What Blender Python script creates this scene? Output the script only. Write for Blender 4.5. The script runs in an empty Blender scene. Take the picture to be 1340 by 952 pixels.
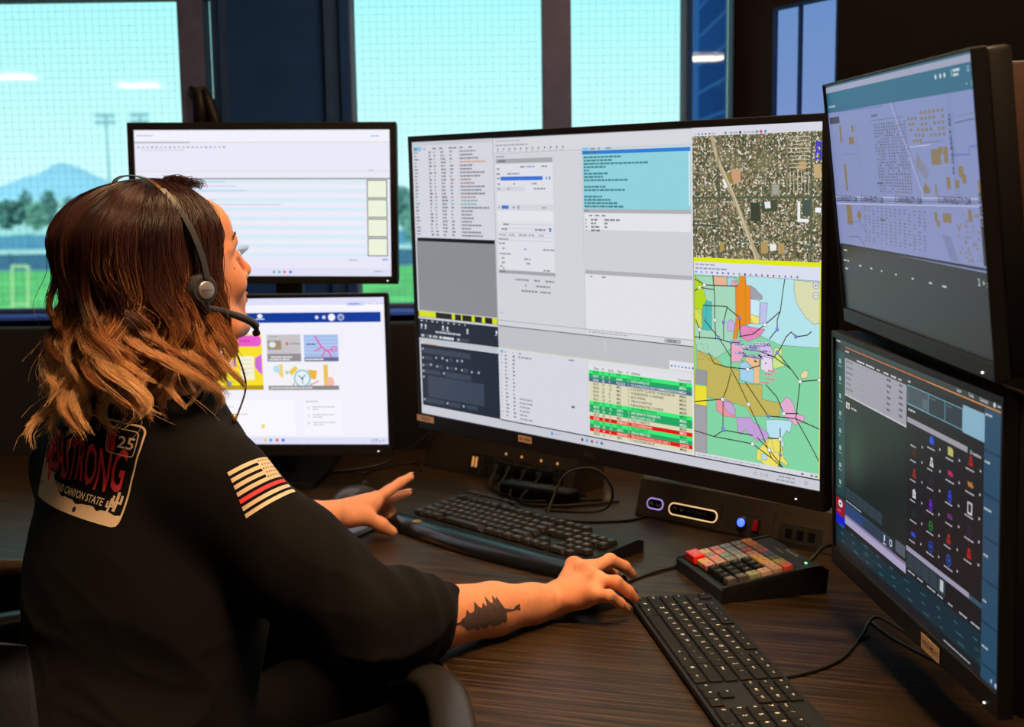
import bpy, bmesh, math, random
import numpy as np
from mathutils import Vector, Matrix
from mathutils.bvhtree import BVHTree
R = math.radians
random.seed(7)
scene = bpy.context.scene
COL = scene.collection

# ---------------------------------------------------------------- camera
CAM_Z = 1.38
PITCH = math.atan((476 - 228) / 1720)
cam_d = bpy.data.cameras.new('camera')
cam = bpy.data.objects.new('camera', cam_d)
COL.objects.link(cam)
cam_d.sensor_width = 36.0
cam_d.lens = 1720 / 1340 * 36.0
cam_d.clip_start = 0.05
cam_d.clip_end = 3000
cam.matrix_world = (Matrix.Translation((0, 0, CAM_Z)) @ Matrix.Rotation(-PITCH, 4, 'X')
                    @ Matrix.Rotation(R(.82), 4, 'Y') @ Matrix.Rotation(R(90), 4, 'X'))
cam_d.dof.use_dof = True
cam_d.dof.focus_distance = 1.76
cam_d.dof.aperture_fstop = 6.3
scene.camera = cam
# ---------------------------------------------------------------- light
sun_d = bpy.data.lights.new('sun', 'SUN')
sun_d.energy = 2.2
sun_d.angle = R(2)
sun_d.color = (1.0, .97, .88)
sun = bpy.data.objects.new('sun', sun_d)
COL.objects.link(sun)
sun.rotation_euler = (R(48), 0, R(12))      # from behind the building on to the ground outside
world = bpy.data.worlds.new('sky')
scene.world = world
world.use_nodes = True
wn, wl = world.node_tree.nodes, world.node_tree.links
wn.clear()
_o = wn.new('ShaderNodeOutputWorld')
_b = wn.new('ShaderNodeBackground')
_t = wn.new('ShaderNodeTexCoord')
_s = wn.new('ShaderNodeSeparateXYZ')
_r = wn.new('ShaderNodeValToRGB')
wl.new(_t.outputs['Generated'], _s.inputs[0])
wl.new(_s.outputs['Z'], _r.inputs[0])
wl.new(_r.outputs[0], _b.inputs[0])
wl.new(_b.outputs[0], _o.inputs[0])
_r.color_ramp.elements[0].position = 0.0
_r.color_ramp.elements[0].color = (0.66, 0.95, 0.98, 1)
_r.color_ramp.elements[1].position = 0.16
_r.color_ramp.elements[1].color = (0.38, 0.90, 0.92, 1)
_e = _r.color_ramp.elements.new(0.05)
_e.color = (0.56, 0.93, 0.93, 1)
_b.inputs[1].default_value = 1.28
view = scene.view_settings
view.view_transform = 'Standard'
view.look = 'None'
view.exposure = 0.0
view.gamma = 1.0
view.use_curve_mapping = False
WARM = (1.0, 0.60, 0.30)
CEIL_Z = 2.75
# (x, y, width, depth, watts, colour) of the luminous ceiling fixtures: each is built below as a framed panel
CEILING_LIGHTS = [
    (0.35, 0.95, 0.60, 0.60, 58.0, WARM, 'warm ceiling light panel above the desk behind the photographer'),
    (0.25, 2.30, 0.60, 0.60, 20.0, WARM, 'warm ceiling light panel above the keypad and the large monitor'),
    (-1.9, 0.4, 0.60, 0.60, 3.0, WARM, 'warm ceiling light panel over the empty floor left of the chair'),
    (-6.5, -10.7, 0.62, 0.62, 26.0, (1, .93, .82), 'far ceiling light panel reflected leftmost in the window glass'),
    (-5.35, -12.6, 0.60, 0.60, 26.0, (1, .93, .82), 'far ceiling light panel reflected beside the floodlight towers'),
    (2.4, -9.3, 0.42, 0.60, 26.0, (1, .85, .65), 'far ceiling light panel reflected in the dark right window'),
]

# ---------------------------------------------------------------- helpers
def srgb(h):
    if isinstance(h, str):
        h = h.lstrip('#')
        v = [int(h[i:i + 2], 16) / 255 for i in (0, 2, 4)]
    else:
        v = [c / 255 for c in h]
    return tuple(c / 12.92 if c <= .04045 else ((c + .055) / 1.055) ** 2.4 for c in v) + (1.0,)

MATS = {}
def mat(name, col=(.5, .5, .5), rough=.5, metal=0., spec=.5, emit=None, estr=0., noise=0., nscale=40., bump=0., coat=0., attr=None, alpha=1., transmission=0., sss=0.):
    if name in MATS:
        return MATS[name]
    m = bpy.data.materials.new(name)
    m.use_nodes = True
    nt = m.node_tree
    b = nt.nodes['Principled BSDF']
    if isinstance(col, str):
        col = srgb(col)
    c4 = tuple(col)[:3] + (1.,)
    b.inputs['Base Color'].default_value = c4
    b.inputs['Roughness'].default_value = rough
    b.inputs['Metallic'].default_value = metal
    b.inputs['Specular IOR Level'].default_value = spec
    b.inputs['Coat Weight'].default_value = coat
    b.inputs['Alpha'].default_value = alpha
    b.inputs['Transmission Weight'].default_value = transmission
    if sss:
        b.inputs['Subsurface Weight'].default_value = sss
        b.inputs['Subsurface Radius'].default_value = (.012, .005, .003)
        b.inputs['Subsurface Scale'].default_value = 1.0
    if emit is not None:
        b.inputs['Emission Color'].default_value = tuple(emit)[:3] + (1.,)
        b.inputs['Emission Strength'].default_value = estr
    tc = nt.nodes.new('ShaderNodeTexCoord')
    src = None
    if attr:
        a = nt.nodes.new('ShaderNodeAttribute')
        a.attribute_name = attr
        src = a.outputs['Color']
        nt.links.new(src, b.inputs['Base Color'])
    if noise or bump:
        n = nt.nodes.new('ShaderNodeTexNoise')
        n.inputs['Scale'].default_value = nscale
        n.inputs['Detail'].default_value = 5
        nt.links.new(tc.outputs['Object'], n.inputs['Vector'])
        if noise:
            mx = nt.nodes.new('ShaderNodeMix')
            mx.data_type = 'RGBA'
            mx.blend_type = 'MULTIPLY'
            mx.inputs[0].default_value = 1.0
            rp = nt.nodes.new('ShaderNodeMapRange')
            rp.inputs['From Min'].default_value = .3
            rp.inputs['From Max'].default_value = .7
            rp.inputs['To Min'].default_value = 1 - noise
            rp.inputs['To Max'].default_value = 1 + noise
            nt.links.new(n.outputs[0], rp.inputs[0])
            if src is None:
                mx.inputs[6].default_value = c4
            else:
                nt.links.new(src, mx.inputs[6])
            nt.links.new(rp.outputs[0], mx.inputs[7])
            nt.links.new(mx.outputs[2], b.inputs['Base Color'])
        if bump:
            bp = nt.nodes.new('ShaderNodeBump')
            bp.inputs['Strength'].default_value = bump
            bp.inputs['Distance'].default_value = .002
            nt.links.new(n.outputs[0], bp.inputs['Height'])
            nt.links.new(bp.outputs[0], b.inputs['Normal'])
    MATS[name] = m
    return m

def rotm(rx=0, ry=0, rz=0):
    return (Matrix.Rotation(R(rz), 4, 'Z') @ Matrix.Rotation(R(ry), 4, 'Y') @ Matrix.Rotation(R(rx), 4, 'X'))

class MB:
    """collects shapes and links them as ONE mesh object"""
    def __init__(s):
        s.v, s.f, s.m, s.c = [], [], [], []
    def add(s, vs, fs, mi=0, M=None, col=None):
        o = len(s.v)
        if M is not None:
            vs = [M @ Vector(p) for p in vs]
        s.v.extend(tuple(p) for p in vs)
        for f in fs:
            s.f.append(tuple(o + i for i in f))
            s.m.append(mi)
            s.c.append(col)
        return s
    def box(s, c, d, mi=0, M=None, r=0., seg=2, col=None):
        if r > 0:
            vs, fs = rbox(d[0], d[1], d[2], r, seg)
        else:
            x, y, z = d[0] / 2, d[1] / 2, d[2] / 2
            vs = [(-x, -y, -z), (x, -y, -z), (x, y, -z), (-x, y, -z), (-x, -y, z), (x, -y, z), (x, y, z), (-x, y, z)]
            fs = [(0, 3, 2, 1), (4, 5, 6, 7), (0, 1, 5, 4), (1, 2, 6, 5), (2, 3, 7, 6), (3, 0, 4, 7)]
        T = Matrix.Translation(c)
        if M is not None:
            T = M @ T
        return s.add(vs, fs, mi, T, col)
    def prism(s, pts, z0, z1, mi=0, M=None, col=None):
        n = len(pts)
        vs = [(p[0], p[1], z0) for p in pts] + [(p[0], p[1], z1) for p in pts]
        fs = [tuple(range(n))[::-1], tuple(range(n, 2 * n))] + [(i, (i + 1) % n, n + (i + 1) % n, n + i) for i in range(n)]
        return s.add(vs, fs, mi, M, col)
    def tube(s, pts, r, n=8, mi=0, M=None, closed=False, col=None):
        P = [Vector(p) for p in pts]
        rs = r if isinstance(r, (list, tuple)) else [r] * len(P)
        vs, fs = [], []
        up = None
        for i, p in enumerate(P):
            a = P[i - 1] if i else P[i]
            b = P[i + 1] if i < len(P) - 1 else P[i]
            t = (b - a).normalized()
            if up is None:
                up = Vector((0, 0, 1)) if abs(t.z) < .9 else Vector((1, 0, 0))
            u = (up - t * up.dot(t)).normalized()
            w = t.cross(u)
            up = u
            for k in range(n):
                q = 2 * math.pi * k / n
                vs.append(p + u * (math.cos(q) * rs[i]) + w * (math.sin(q) * rs[i]))
        m = len(P)
        for i in range(m - 1):
            for k in range(n):
                k2 = (k + 1) % n
                fs.append((i * n + k, i * n + k2, (i + 1) * n + k2, (i + 1) * n + k))
        fs.append(tuple(range(n))[::-1])
        fs.append(tuple(range((m - 1) * n, m * n)))
        return s.add(vs, fs, mi, M, col)
    def lathe(s, prof, n=24, mi=0, M=None, col=None):
        vs, fs = [], []
        for (r, z) in prof:
            for k in range(n):
                q = 2 * math.pi * k / n
                vs.append((r * math.cos(q), r * math.sin(q), z))
        for i in range(len(prof) - 1):
            for k in range(n):
                k2 = (k + 1) % n
                fs.append((i * n + k, i * n + k2, (i + 1) * n + k2, (i + 1) * n + k))
        fs.append(tuple(range(n))[::-1])
        fs.append(tuple(range((len(prof) - 1) * n, len(prof) * n)))
        return s.add(vs, fs, mi, M, col)
    def build(s, name, mats, parent=None, M=None, smooth=False, auto=None):
        me = bpy.data.meshes.new(name)
        me.from_pydata(s.v, [], s.f)
        if not isinstance(mats, (list, tuple)):
            mats = [mats]
        for m in mats:
            me.materials.append(m)
        me.polygons.foreach_set('material_index', s.m)
        if any(c is not None for c in s.c):
            at = me.color_attributes.new('Col', 'FLOAT_COLOR', 'CORNER')
            arr = []
            for p, c in zip(s.f, s.c):
                arr.extend((c or (1, 1, 1, 1)) * len(p))
            at.data.foreach_set('color', arr)
        if smooth:
            me.polygons.foreach_set('use_smooth', [True] * len(s.f))
        me.update()
        ob = bpy.data.objects.new(name, me)
        COL.objects.link(ob)
        if smooth and auto:
            md = ob.modifiers.new('w', 'WEIGHTED_NORMAL') if False else None
            me.set_sharp_from_angle(angle=R(auto))
        if parent:
            ob.parent = parent
        if M is not None:
            ob.matrix_local = M
        return ob

_rb = {}
def rbox(x, y, z, r, seg=2):
    key = (round(x, 5), round(y, 5), round(z, 5), round(r, 5), seg)
    if key not in _rb:
        bm = bmesh.new()
        bmesh.ops.create_cube(bm, size=1)
        for v in bm.verts:
            v.co = Vector((v.co.x * x, v.co.y * y, v.co.z * z))
        bmesh.ops.bevel(bm, geom=bm.edges[:], offset=min(r, .49 * min(x, y, z)), segments=seg, affect='EDGES', profile=.5)
        bm.verts.ensure_lookup_table()
        _rb[key] = ([tuple(v.co) for v in bm.verts], [tuple(v.index for v in f.verts) for f in bm.faces])
        bm.free()
    return _rb[key]

def rrect(w, h, r, seg=5, cx=0, cy=0):
    pts = []
    for (sx, sy, a0) in ((1, -1, -90), (1, 1, 0), (-1, 1, 90), (-1, -1, 180)):
        for k in range(seg + 1):
            a = R(a0 + 90 * k / seg)
            pts.append((cx + sx * (w / 2 - r) + r * math.cos(a), cy + sy * (h / 2 - r) + r * math.sin(a)))
    return pts

def spline(pts, n=8):
    P = [np.array(p, float) for p in pts]
    P = [2 * P[0] - P[1]] + P + [2 * P[-1] - P[-2]]
    out = []
    for i in range(1, len(P) - 2):
        for k in range(n):
            t = k / n
            out.append(.5 * ((2 * P[i]) + (-P[i - 1] + P[i + 1]) * t + (2 * P[i - 1] - 5 * P[i] + 4 * P[i + 1] - P[i + 2]) * t * t
                             + (-P[i - 1] + 3 * P[i] - 3 * P[i + 1] + P[i + 2]) * t ** 3))
    out.append(P[-2])
    return [tuple(float(c) for c in o) for o in out]

_tx = {}
def text_mesh(s, bold=False):
    """flat triangulated lettering, cap height about 0.7, starting at x=0; returns verts, faces, width"""
    if s in _tx:
        return _tx[s]
    cu = bpy.data.curves.new('t', 'FONT')
    cu.body = s
    cu.size = 1.0
    cu.resolution_u = 2
    cu.offset = .015
    ob = bpy.data.objects.new('t', cu)
    COL.objects.link(ob)
    dg = bpy.context.evaluated_depsgraph_get()
    me = bpy.data.meshes.new_from_object(ob.evaluated_get(dg))
    vs = [tuple(v.co) for v in me.vertices]
    fs = [tuple(p.vertices) for p in me.polygons]
    bpy.data.meshes.remove(me)
    bpy.data.objects.remove(ob)
    bpy.data.curves.remove(cu)
    w = max([v[0] for v in vs] + [0.01])
    _tx[s] = (vs, fs, w)
    return _tx[s]

def thing(name, label, cat, M=None, group=None):
    o = bpy.data.objects.new(name, None)
    o.empty_display_size = .05
    COL.objects.link(o)
    if M is not None:
        o.matrix_world = M
    o['label'] = label
    o['category'] = cat
    if group:
        o['group'] = group
    return o
def tag(o, label, cat, group=None, kind=None):
    o['label'] = label
    o['category'] = cat
    if group:
        o['group'] = group
    if kind:
        o['kind'] = kind
    return o
def struct(o):
    o['kind'] = 'structure'
    return o
def T(x, y, z, rx=0, ry=0, rz=0):
    return Matrix.Translation((x, y, z)) @ rotm(rx, ry, rz)

BLK = mat('black_plastic', (.009, .009, .010), .5, spec=.3, noise=.1, nscale=300, bump=.08)
BLKG = mat('gloss_black_plastic', (.008, .008, .009), .18, noise=.05)
DGREY = mat('dark_grey_plastic', (.03, .029, .028), .5, noise=.15, nscale=200)
METAL = mat('brushed_metal', (.35, .34, .33), .35, 1.0, noise=.1, nscale=80)
PAPER = mat('paper_label', (.95, .66, .40), .7, noise=.06, nscale=200)
INK = mat('label_ink', (.12, .06, .03), .8, noise=.05)
CABLE = mat('cable_rubber', (.012, .012, .012), .45, noise=.1)

# ---------------------------------------------------------------- room shell
WY = 3.40        # plane of the window wall
def at(px, py, Y):
    """point at distance Y in front of the lens seen at picture position (px, py)"""
    d = cam.matrix_world.to_3x3() @ Vector(((px - 670) / 1720, (476 - py) / 1720, -1))
    return Vector((0, 0, CAM_Z)) + d * (Y / d.y)
WALLD = mat('dark_wall_paint', (.0048, .0046, .0046), .8, spec=.08, noise=.12, nscale=12, bump=.1)
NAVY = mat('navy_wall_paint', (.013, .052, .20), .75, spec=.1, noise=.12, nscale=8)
CARPET = mat('dark_carpet', (.018, .018, .022), .9, noise=.35, nscale=250, bump=.5)
CEILM = mat('ceiling_tile', (.35, .33, .30), .85, noise=.06, nscale=60)
FRAME = mat('window_frame_glare_tint', (.085, .095, .20), .6, spec=.2, noise=.1, nscale=30)  # purple-grey of lens glare is put into the frame colour
FRAMEB = mat('window_frame_blue', (.018, .055, .17), .6, spec=.2, noise=.1, nscale=30)

X0, X1, Y0 = -9.0, 3.4, -15.0
b = MB().box(((X0 + X1) / 2, (Y0 + WY) / 2, -.05), (X1 - X0, WY - Y0, .1)).build('floor', CARPET); struct(b)
# ceiling tiles are a surface pattern of the ceiling
b = MB().box(((X0 + X1) / 2, (Y0 + WY) / 2, CEIL_Z + .06), (X1 - X0, WY - Y0, .1))
g = .61
x = X0
while x < X1:
    b.box((x, (Y0 + WY) / 2, CEIL_Z + .005), (.024, WY - Y0, .012)); x += g
y = Y0
while y < WY:
    b.box(((X0 + X1) / 2, y, CEIL_Z + .004), (X1 - X0, .024, .012)); y += g
struct(b.build('ceiling', CEILM))
struct(MB().box(((X0 + X1) / 2, Y0 - .05, CEIL_Z / 2), (X1 - X0, .1, CEIL_Z)).build('wall_back', WALLD))
struct(MB().box((X0 - .05, (Y0 + WY) / 2, CEIL_Z / 2), (.1, WY - Y0, CEIL_Z)).build('wall_left', WALLD))
struct(MB().box((X1 + .05, (Y0 + 1) / 2, CEIL_Z / 2), (.1, 1 - Y0, CEIL_Z)).build('wall_right', WALLD))

def wx(px, y=WY, py=80):
    return at(px, py, y).x
SILL = at(20, 411, WY).z
HEAD = at(60, 1.5, WY).z
# window wall: low wall below the sill, wall above the upper transom row, side strips
XR = wx(960)
b = MB()
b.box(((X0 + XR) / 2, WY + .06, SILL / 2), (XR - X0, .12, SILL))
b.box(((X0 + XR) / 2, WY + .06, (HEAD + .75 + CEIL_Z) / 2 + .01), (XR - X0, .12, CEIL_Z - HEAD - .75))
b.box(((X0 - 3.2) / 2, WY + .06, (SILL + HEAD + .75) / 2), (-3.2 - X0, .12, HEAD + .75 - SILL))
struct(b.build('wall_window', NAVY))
# windows: each opening with its own frame and glass pane
def glass_mat():
    m = bpy.data.materials.new('tinted_glass')
    m.use_nodes = True
    n, l = m.node_tree.nodes, m.node_tree.links
    n.clear()
    o = n.new('ShaderNodeOutputMaterial')
    mx = n.new('ShaderNodeMixShader')
    tr = n.new('ShaderNodeBsdfTransparent')
    tr.inputs[0].default_value = (.93, .985, .98, 1)
    gl = n.new('ShaderNodeBsdfGlossy')
    gl.inputs['Roughness'].default_value = .015
    gl.inputs['Color'].default_value = (1, .97, .92, 1)
    fr = n.new('ShaderNodeFresnel')
    fr.inputs[0].default_value = 1.6
    l.new(fr.outputs[0], mx.inputs[0])
    l.new(tr.outputs[0], mx.inputs[1])
    l.new(gl.outputs[0], mx.inputs[2])
    l.new(mx.outputs[0], o.inputs[0])
    return m
GLASS = glass_mat()
SCREEN = mat('insect_screen_wire', (.35, .62, .66), .6, noise=.05)
MUL = [  # edges of the uprights on the picture, measured at the wall plane
    (wx(239), wx(270)), (wx(447), wx(459)), (wx(711.5), wx(745)), (wx(897), wx(903))]
opens = [(-3.2, MUL[0][0]), (MUL[0][1], wx(283)), (MUL[1][1], MUL[2][0]), (MUL[2][1], MUL[3][0]), (MUL[3][1], wx(958))]
for i, (xa, xb) in enumerate(opens):
    f = MB()
    zc, hh = (SILL + HEAD) / 2, HEAD - SILL
    fw = .004
    f.box((xa + fw / 2, WY + .03, zc + .35), (fw, .10, hh + .75))
    f.box((xb - fw / 2, WY + .03, zc + .35), (fw, .10, hh + .75))
    f.box(((xa + xb) / 2, WY + .055, SILL + .004), (xb - xa, .04, .008))
    f.box(((xa + xb) / 2, WY + .015, HEAD + .015), (xb - xa, .07, .03))
    f.box(((xa + xb) / 2, WY + .03, HEAD + .74), (xb - xa, .10, .02))
    w = f.build('window_%d' % (i + 1), FRAMEB if i in (1, 4) else FRAME)
    struct(w)
    MB().box(((xa + xb) / 2, WY + .045, zc + .35), (xb - xa - .008, .006, hh + .73)).build('pane', GLASS, w)
    if i in (0, 2, 3):
        s = MB()
        st = .0185
        nx = int((xb - xa) / st)
        for k in range(1, nx):
            s.box((xb - k * st, WY + .058, zc), (.00045, .00045, hh))
        for k in range(1, int(hh / st)):
            s.box(((xa + xb) / 2, WY + .058, HEAD - k * st), (xb - xa, .00045, .00045))
        s.build('insect_screen', SCREEN, w)
for i, (xa, xb) in enumerate(MUL):
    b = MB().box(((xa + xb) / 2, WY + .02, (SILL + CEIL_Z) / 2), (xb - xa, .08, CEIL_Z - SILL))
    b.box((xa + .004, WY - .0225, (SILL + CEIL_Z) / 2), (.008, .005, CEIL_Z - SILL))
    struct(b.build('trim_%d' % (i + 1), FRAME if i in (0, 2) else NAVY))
# blind pier between the narrow window and the wide one
xa, xb = wx(284), wx(425)
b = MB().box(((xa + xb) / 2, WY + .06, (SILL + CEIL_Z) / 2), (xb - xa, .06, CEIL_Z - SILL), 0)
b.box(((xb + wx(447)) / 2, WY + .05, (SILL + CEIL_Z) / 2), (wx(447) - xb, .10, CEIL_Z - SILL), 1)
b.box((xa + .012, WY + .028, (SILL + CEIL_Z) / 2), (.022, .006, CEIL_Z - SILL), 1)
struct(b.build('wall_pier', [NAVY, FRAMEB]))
b = MB().box(((-3.2 + XR) / 2, WY - .03, SILL - .004), (XR + 3.2, .12, .008))
struct(b.build('trim_5', mat('sill_sky_blue', (.05, .14, .95), .7, spec=.1, noise=.08)))  # strong blue stands in for sky light falling on the sill
# angled right wall with frosted panels and a dark smooth wall
wa, wb = Vector((XR, WY + .02, 0)), None
W2 = at(1010, 80, 3.22)
W3 = at(1095, 80, 2.98)
W4 = Vector((X1, 1.0, 0))
def wallseg(name, p, q, m, z0=0, z1=CEIL_Z, th=.08, cls=True):
    p = Vector((p.x, p.y, 0)); q = Vector((q.x, q.y, 0))
    d = (q - p).normalized(); n = Vector((-d.y, d.x, 0)) * th
    pts = [p, q, q + n, p + n]
    o = MB().prism([(v.x, v.y) for v in pts], z0, z1).build(name, m)
    return struct(o)
wallseg('wall_right_corner', wa, W2, mat('brown_wall_paint', (.014, .009, .009), .75, spec=.1, noise=.15, nscale=10), th=.012)
wallseg('wall_right_middle', W2, W3, mat('brown_wall_paint'), 0, 1.0, th=.012)
wallseg('wall_right_lintel', W2, W3, mat('brown_wall_paint'), at(1011, 10, 3.22).z, CEIL_Z, th=.012)
wallseg('wall_right_front', W3, W4, WALLD)
# exterior brick wing seen through the narrow right window
def brick_mat():
    m = bpy.data.materials.new('shaded_brick')
    m.use_nodes = True
    n, l = m.node_tree.nodes, m.node_tree.links
    br = n.new('ShaderNodeTexBrick')
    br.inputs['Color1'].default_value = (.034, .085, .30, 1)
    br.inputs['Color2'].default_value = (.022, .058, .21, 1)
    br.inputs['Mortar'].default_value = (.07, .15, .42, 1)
    br.inputs['Scale'].default_value = 5.5
    br.inputs['Mortar Size'].default_value = .03
    tc = n.new('ShaderNodeTexCoord')
    mp = n.new('ShaderNodeMapping')
    mp.inputs['Rotation'].default_value = (R(90), 0, R(90))
    l.new(tc.outputs['Object'], mp.inputs[0])
    l.new(mp.outputs[0], br.inputs['Vector'])
    l.new(br.outputs[0], n['Principled BSDF'].inputs['Base Color'])
    n['Principled BSDF'].inputs['Roughness'].default_value = .9
    n['Principled BSDF'].inputs['Specular IOR Level'].default_value = 0
    return m
b = MB()
pa, pb = at(960, 80, 3.56), at(897, 80, 4.9)
d = Vector((pb.x - pa.x, pb.y - pa.y, 0)).normalized(); nn = Vector((d.y, -d.x, 0)) * .05
b.prism([(pa.x, pa.y), (pb.x, pb.y), (pb.x + nn.x, pb.y + nn.y), (pa.x + nn.x, pa.y + nn.y)], 0, 4)
struct(b.build('wall_outside', brick_mat()))
# window with blue film in the angled wall
def film_mat():
    m = bpy.data.materials.new('blue_window_film')
    m.use_nodes = True
    n, l = m.node_tree.nodes, m.node_tree.links
    n.clear()
    o = n.new('ShaderNodeOutputMaterial'); mx = n.new('ShaderNodeMixShader')
    tr = n.new('ShaderNodeBsdfTransparent'); tr.inputs[0].default_value = (.53, .52, .74, 1)
    gl = n.new('ShaderNodeBsdfGlossy'); gl.inputs['Roughness'].default_value = .1
    mx.inputs[0].default_value = .06
    l.new(tr.outputs[0], mx.inputs[1]); l.new(gl.outputs[0], mx.inputs[2]); l.new(mx.outputs[0], o.inputs[0])
    return m
dW = Vector((W3.x - W2.x, W3.y - W2.y, 0)); LW = dW.length; zT = at(1011, 10, 3.22).z
MW = Matrix.Translation((W2.x, W2.y, 0)) @ Matrix.Rotation(math.atan2(dW.y, dW.x), 4, 'Z')
f = MB()
for x, w in ((.004, .008), (LW * .42, .006), (LW - .004, .008)): f.box((x, .006, (1.0 + zT) / 2), (w, .010, zT - 1.0))
f.box((LW / 2, .006, 1.004), (LW, .010, .008)); f.box((LW / 2, .006, zT - .004), (LW, .010, .008))
w = f.build('window_6', NAVY, None, M=MW); struct(w)
MB().box((LW / 2, .007, (1.0 + zT) / 2), (LW - .004, .003, zT - 1.0)).build('pane', film_mat(), w)

# ceiling panels
for (x, y, w, d, wt, c, lab) in CEILING_LIGHTS:
    t = thing('ceiling_light', lab, 'ceiling light', Matrix.Translation((x, y, CEIL_Z)), 'square ceiling light panels')
    f = MB()
    for sx, sy, dx, dy in ((-1, 0, .02, d + .04), (1, 0, .02, d + .04), (0, -1, w + .04, .02), (0, 1, w + .04, .02)):
        f.box((sx * (w / 2 + .01), sy * (d / 2 + .01), -.018), (dx, dy, .03))
    f.build('frame', METAL, t)
    e = wt / (math.pi * w * d)
    MB().box((0, 0, -.012), (w, d, .006)).build('diffuser', mat('diffuser_%g_%g' % (x, y), (.8, .8, .8), .6, emit=c, estr=e), t)
# ---------------------------------------------------------------- outside
GZ = -5.0
def gy(py):      # distance on the outdoor ground of a picture row
    d = cam.matrix_world.to_3x3() @ Vector((0, (476 - py) / 1720, -1))
    return (GZ - CAM_Z) / d.z * d.y
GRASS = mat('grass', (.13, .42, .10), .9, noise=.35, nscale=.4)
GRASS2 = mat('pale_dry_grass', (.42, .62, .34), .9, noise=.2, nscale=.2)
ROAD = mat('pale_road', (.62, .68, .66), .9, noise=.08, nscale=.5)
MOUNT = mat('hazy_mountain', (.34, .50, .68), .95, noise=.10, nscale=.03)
def strip(name, ya, yb, z, m, x0=-160, x1=90):
    return MB().box(((x0 + x1) / 2, (ya + yb) / 2, z - .5), (x1 - x0, yb - ya, 1)).build(name, m)
struct(strip('ground_outside', 3.9, 700, GZ - .03, mat('pale_ground', (.50, .60, .60), .95, noise=.15, nscale=.05), -400, 300))
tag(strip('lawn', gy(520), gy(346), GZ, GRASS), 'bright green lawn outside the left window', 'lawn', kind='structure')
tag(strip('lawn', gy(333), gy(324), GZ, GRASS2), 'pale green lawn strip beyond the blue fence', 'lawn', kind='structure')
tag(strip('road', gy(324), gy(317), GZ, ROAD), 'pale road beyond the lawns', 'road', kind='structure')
def wallfence(py_b, py_t, m, label, x0, x1):
    y = gy(py_b)
    h = at(0, py_t, y).z - GZ
    t = thing('fence', label, 'fence', T(0, y, GZ))
    b = MB()
    b.box(((x0 + x1) / 2, 0, h / 2), (x1 - x0, .06, h))
    b.build('panel', m, t)
    b = MB(); x = x0
    while x <= x1:
        b.box((x, -.06, h / 2 + .05), (.12, .12, h + .1)); x += 3
    o = b.build('post', m, t)
    o['kind'] = 'stuff'
FENB = mat('navy_fence', (.05, .13, .26), .7, noise=.15, nscale=2)
wallfence(345, 333, FENB, 'dark navy fence across the lawn outside the left window', -60, 20)
wallfence(318, 309, mat('blue_fence', (.10, .25, .42), .7, noise=.1, nscale=2), 'long blue fence in front of the parking area', -90, 40)
# football goal frame
yg = gy(405)
def goal_pt(px, py): return at(px, py, yg)
t = thing('goal_frame', 'yellowish goal frame standing on the green lawn', 'goal frame', Matrix.Translation(goal_pt(26, 405)))
o0 = goal_pt(26, 405)
GO = mat('goal_paint', (.62, .66, .35), .6, noise=.05)
for xx in (16, 37):
    a, c = goal_pt(xx, 405) - o0, goal_pt(xx, 349) - o0
    MB().tube([a, c], .07, 8).build('post', GO, t)
MB().tube([goal_pt(15, 349) - o0, goal_pt(38, 349) - o0], .07, 8).build('crossbar', GO, t)
MB().tube([goal_pt(15, 398) - o0, goal_pt(38, 398) - o0], .05, 8).build('crossbar', GO, t)
# mountain as a real ridge with depth
def ridge(name, lab, prof, Y, m, depth=60):
    b = MB(); rnd = random.Random(5)
    pts = [at(px, py, Y) for px, py in prof]
    rows = 7
    vs = []; fs = []
    n = len(pts)
    for r in range(rows):
        k = r / (rows - 1)
        prof_h = math.sin(math.pi * min(1, k / .5) / 2) if k <= .5 else math.cos(math.pi * (k - .5))
        for i, p in enumerate(pts):
            base = GZ - 1
            h = (p.z - base) * max(0, prof_h) * (1 + (.08 * rnd.uniform(-1, 1) if 0 < k < .5 else 0))
            vs.append((p.x * (1 + (k - .5) * depth / Y), Y + (k - .5) * depth, base + h))
    for r in range(rows - 1):
        for i in range(n - 1):
            fs.append((r * n + i, r * n + i + 1, (r + 1) * n + i + 1, (r + 1) * n + i))
    b.add(vs, fs)
    o = b.build(name, m, smooth=True)
    tag(o, lab, 'mountain')
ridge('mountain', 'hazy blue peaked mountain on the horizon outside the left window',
      [(-120, 250), (-60, 244), (0, 244), (18, 238), (34, 231), (48, 229), (60, 222), (70, 216), (80, 212.5), (92, 216), (108, 221), (122, 229), (140, 236), (150, 241), (200, 246), (300, 250), (560, 252)], 480, MOUNT)
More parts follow.
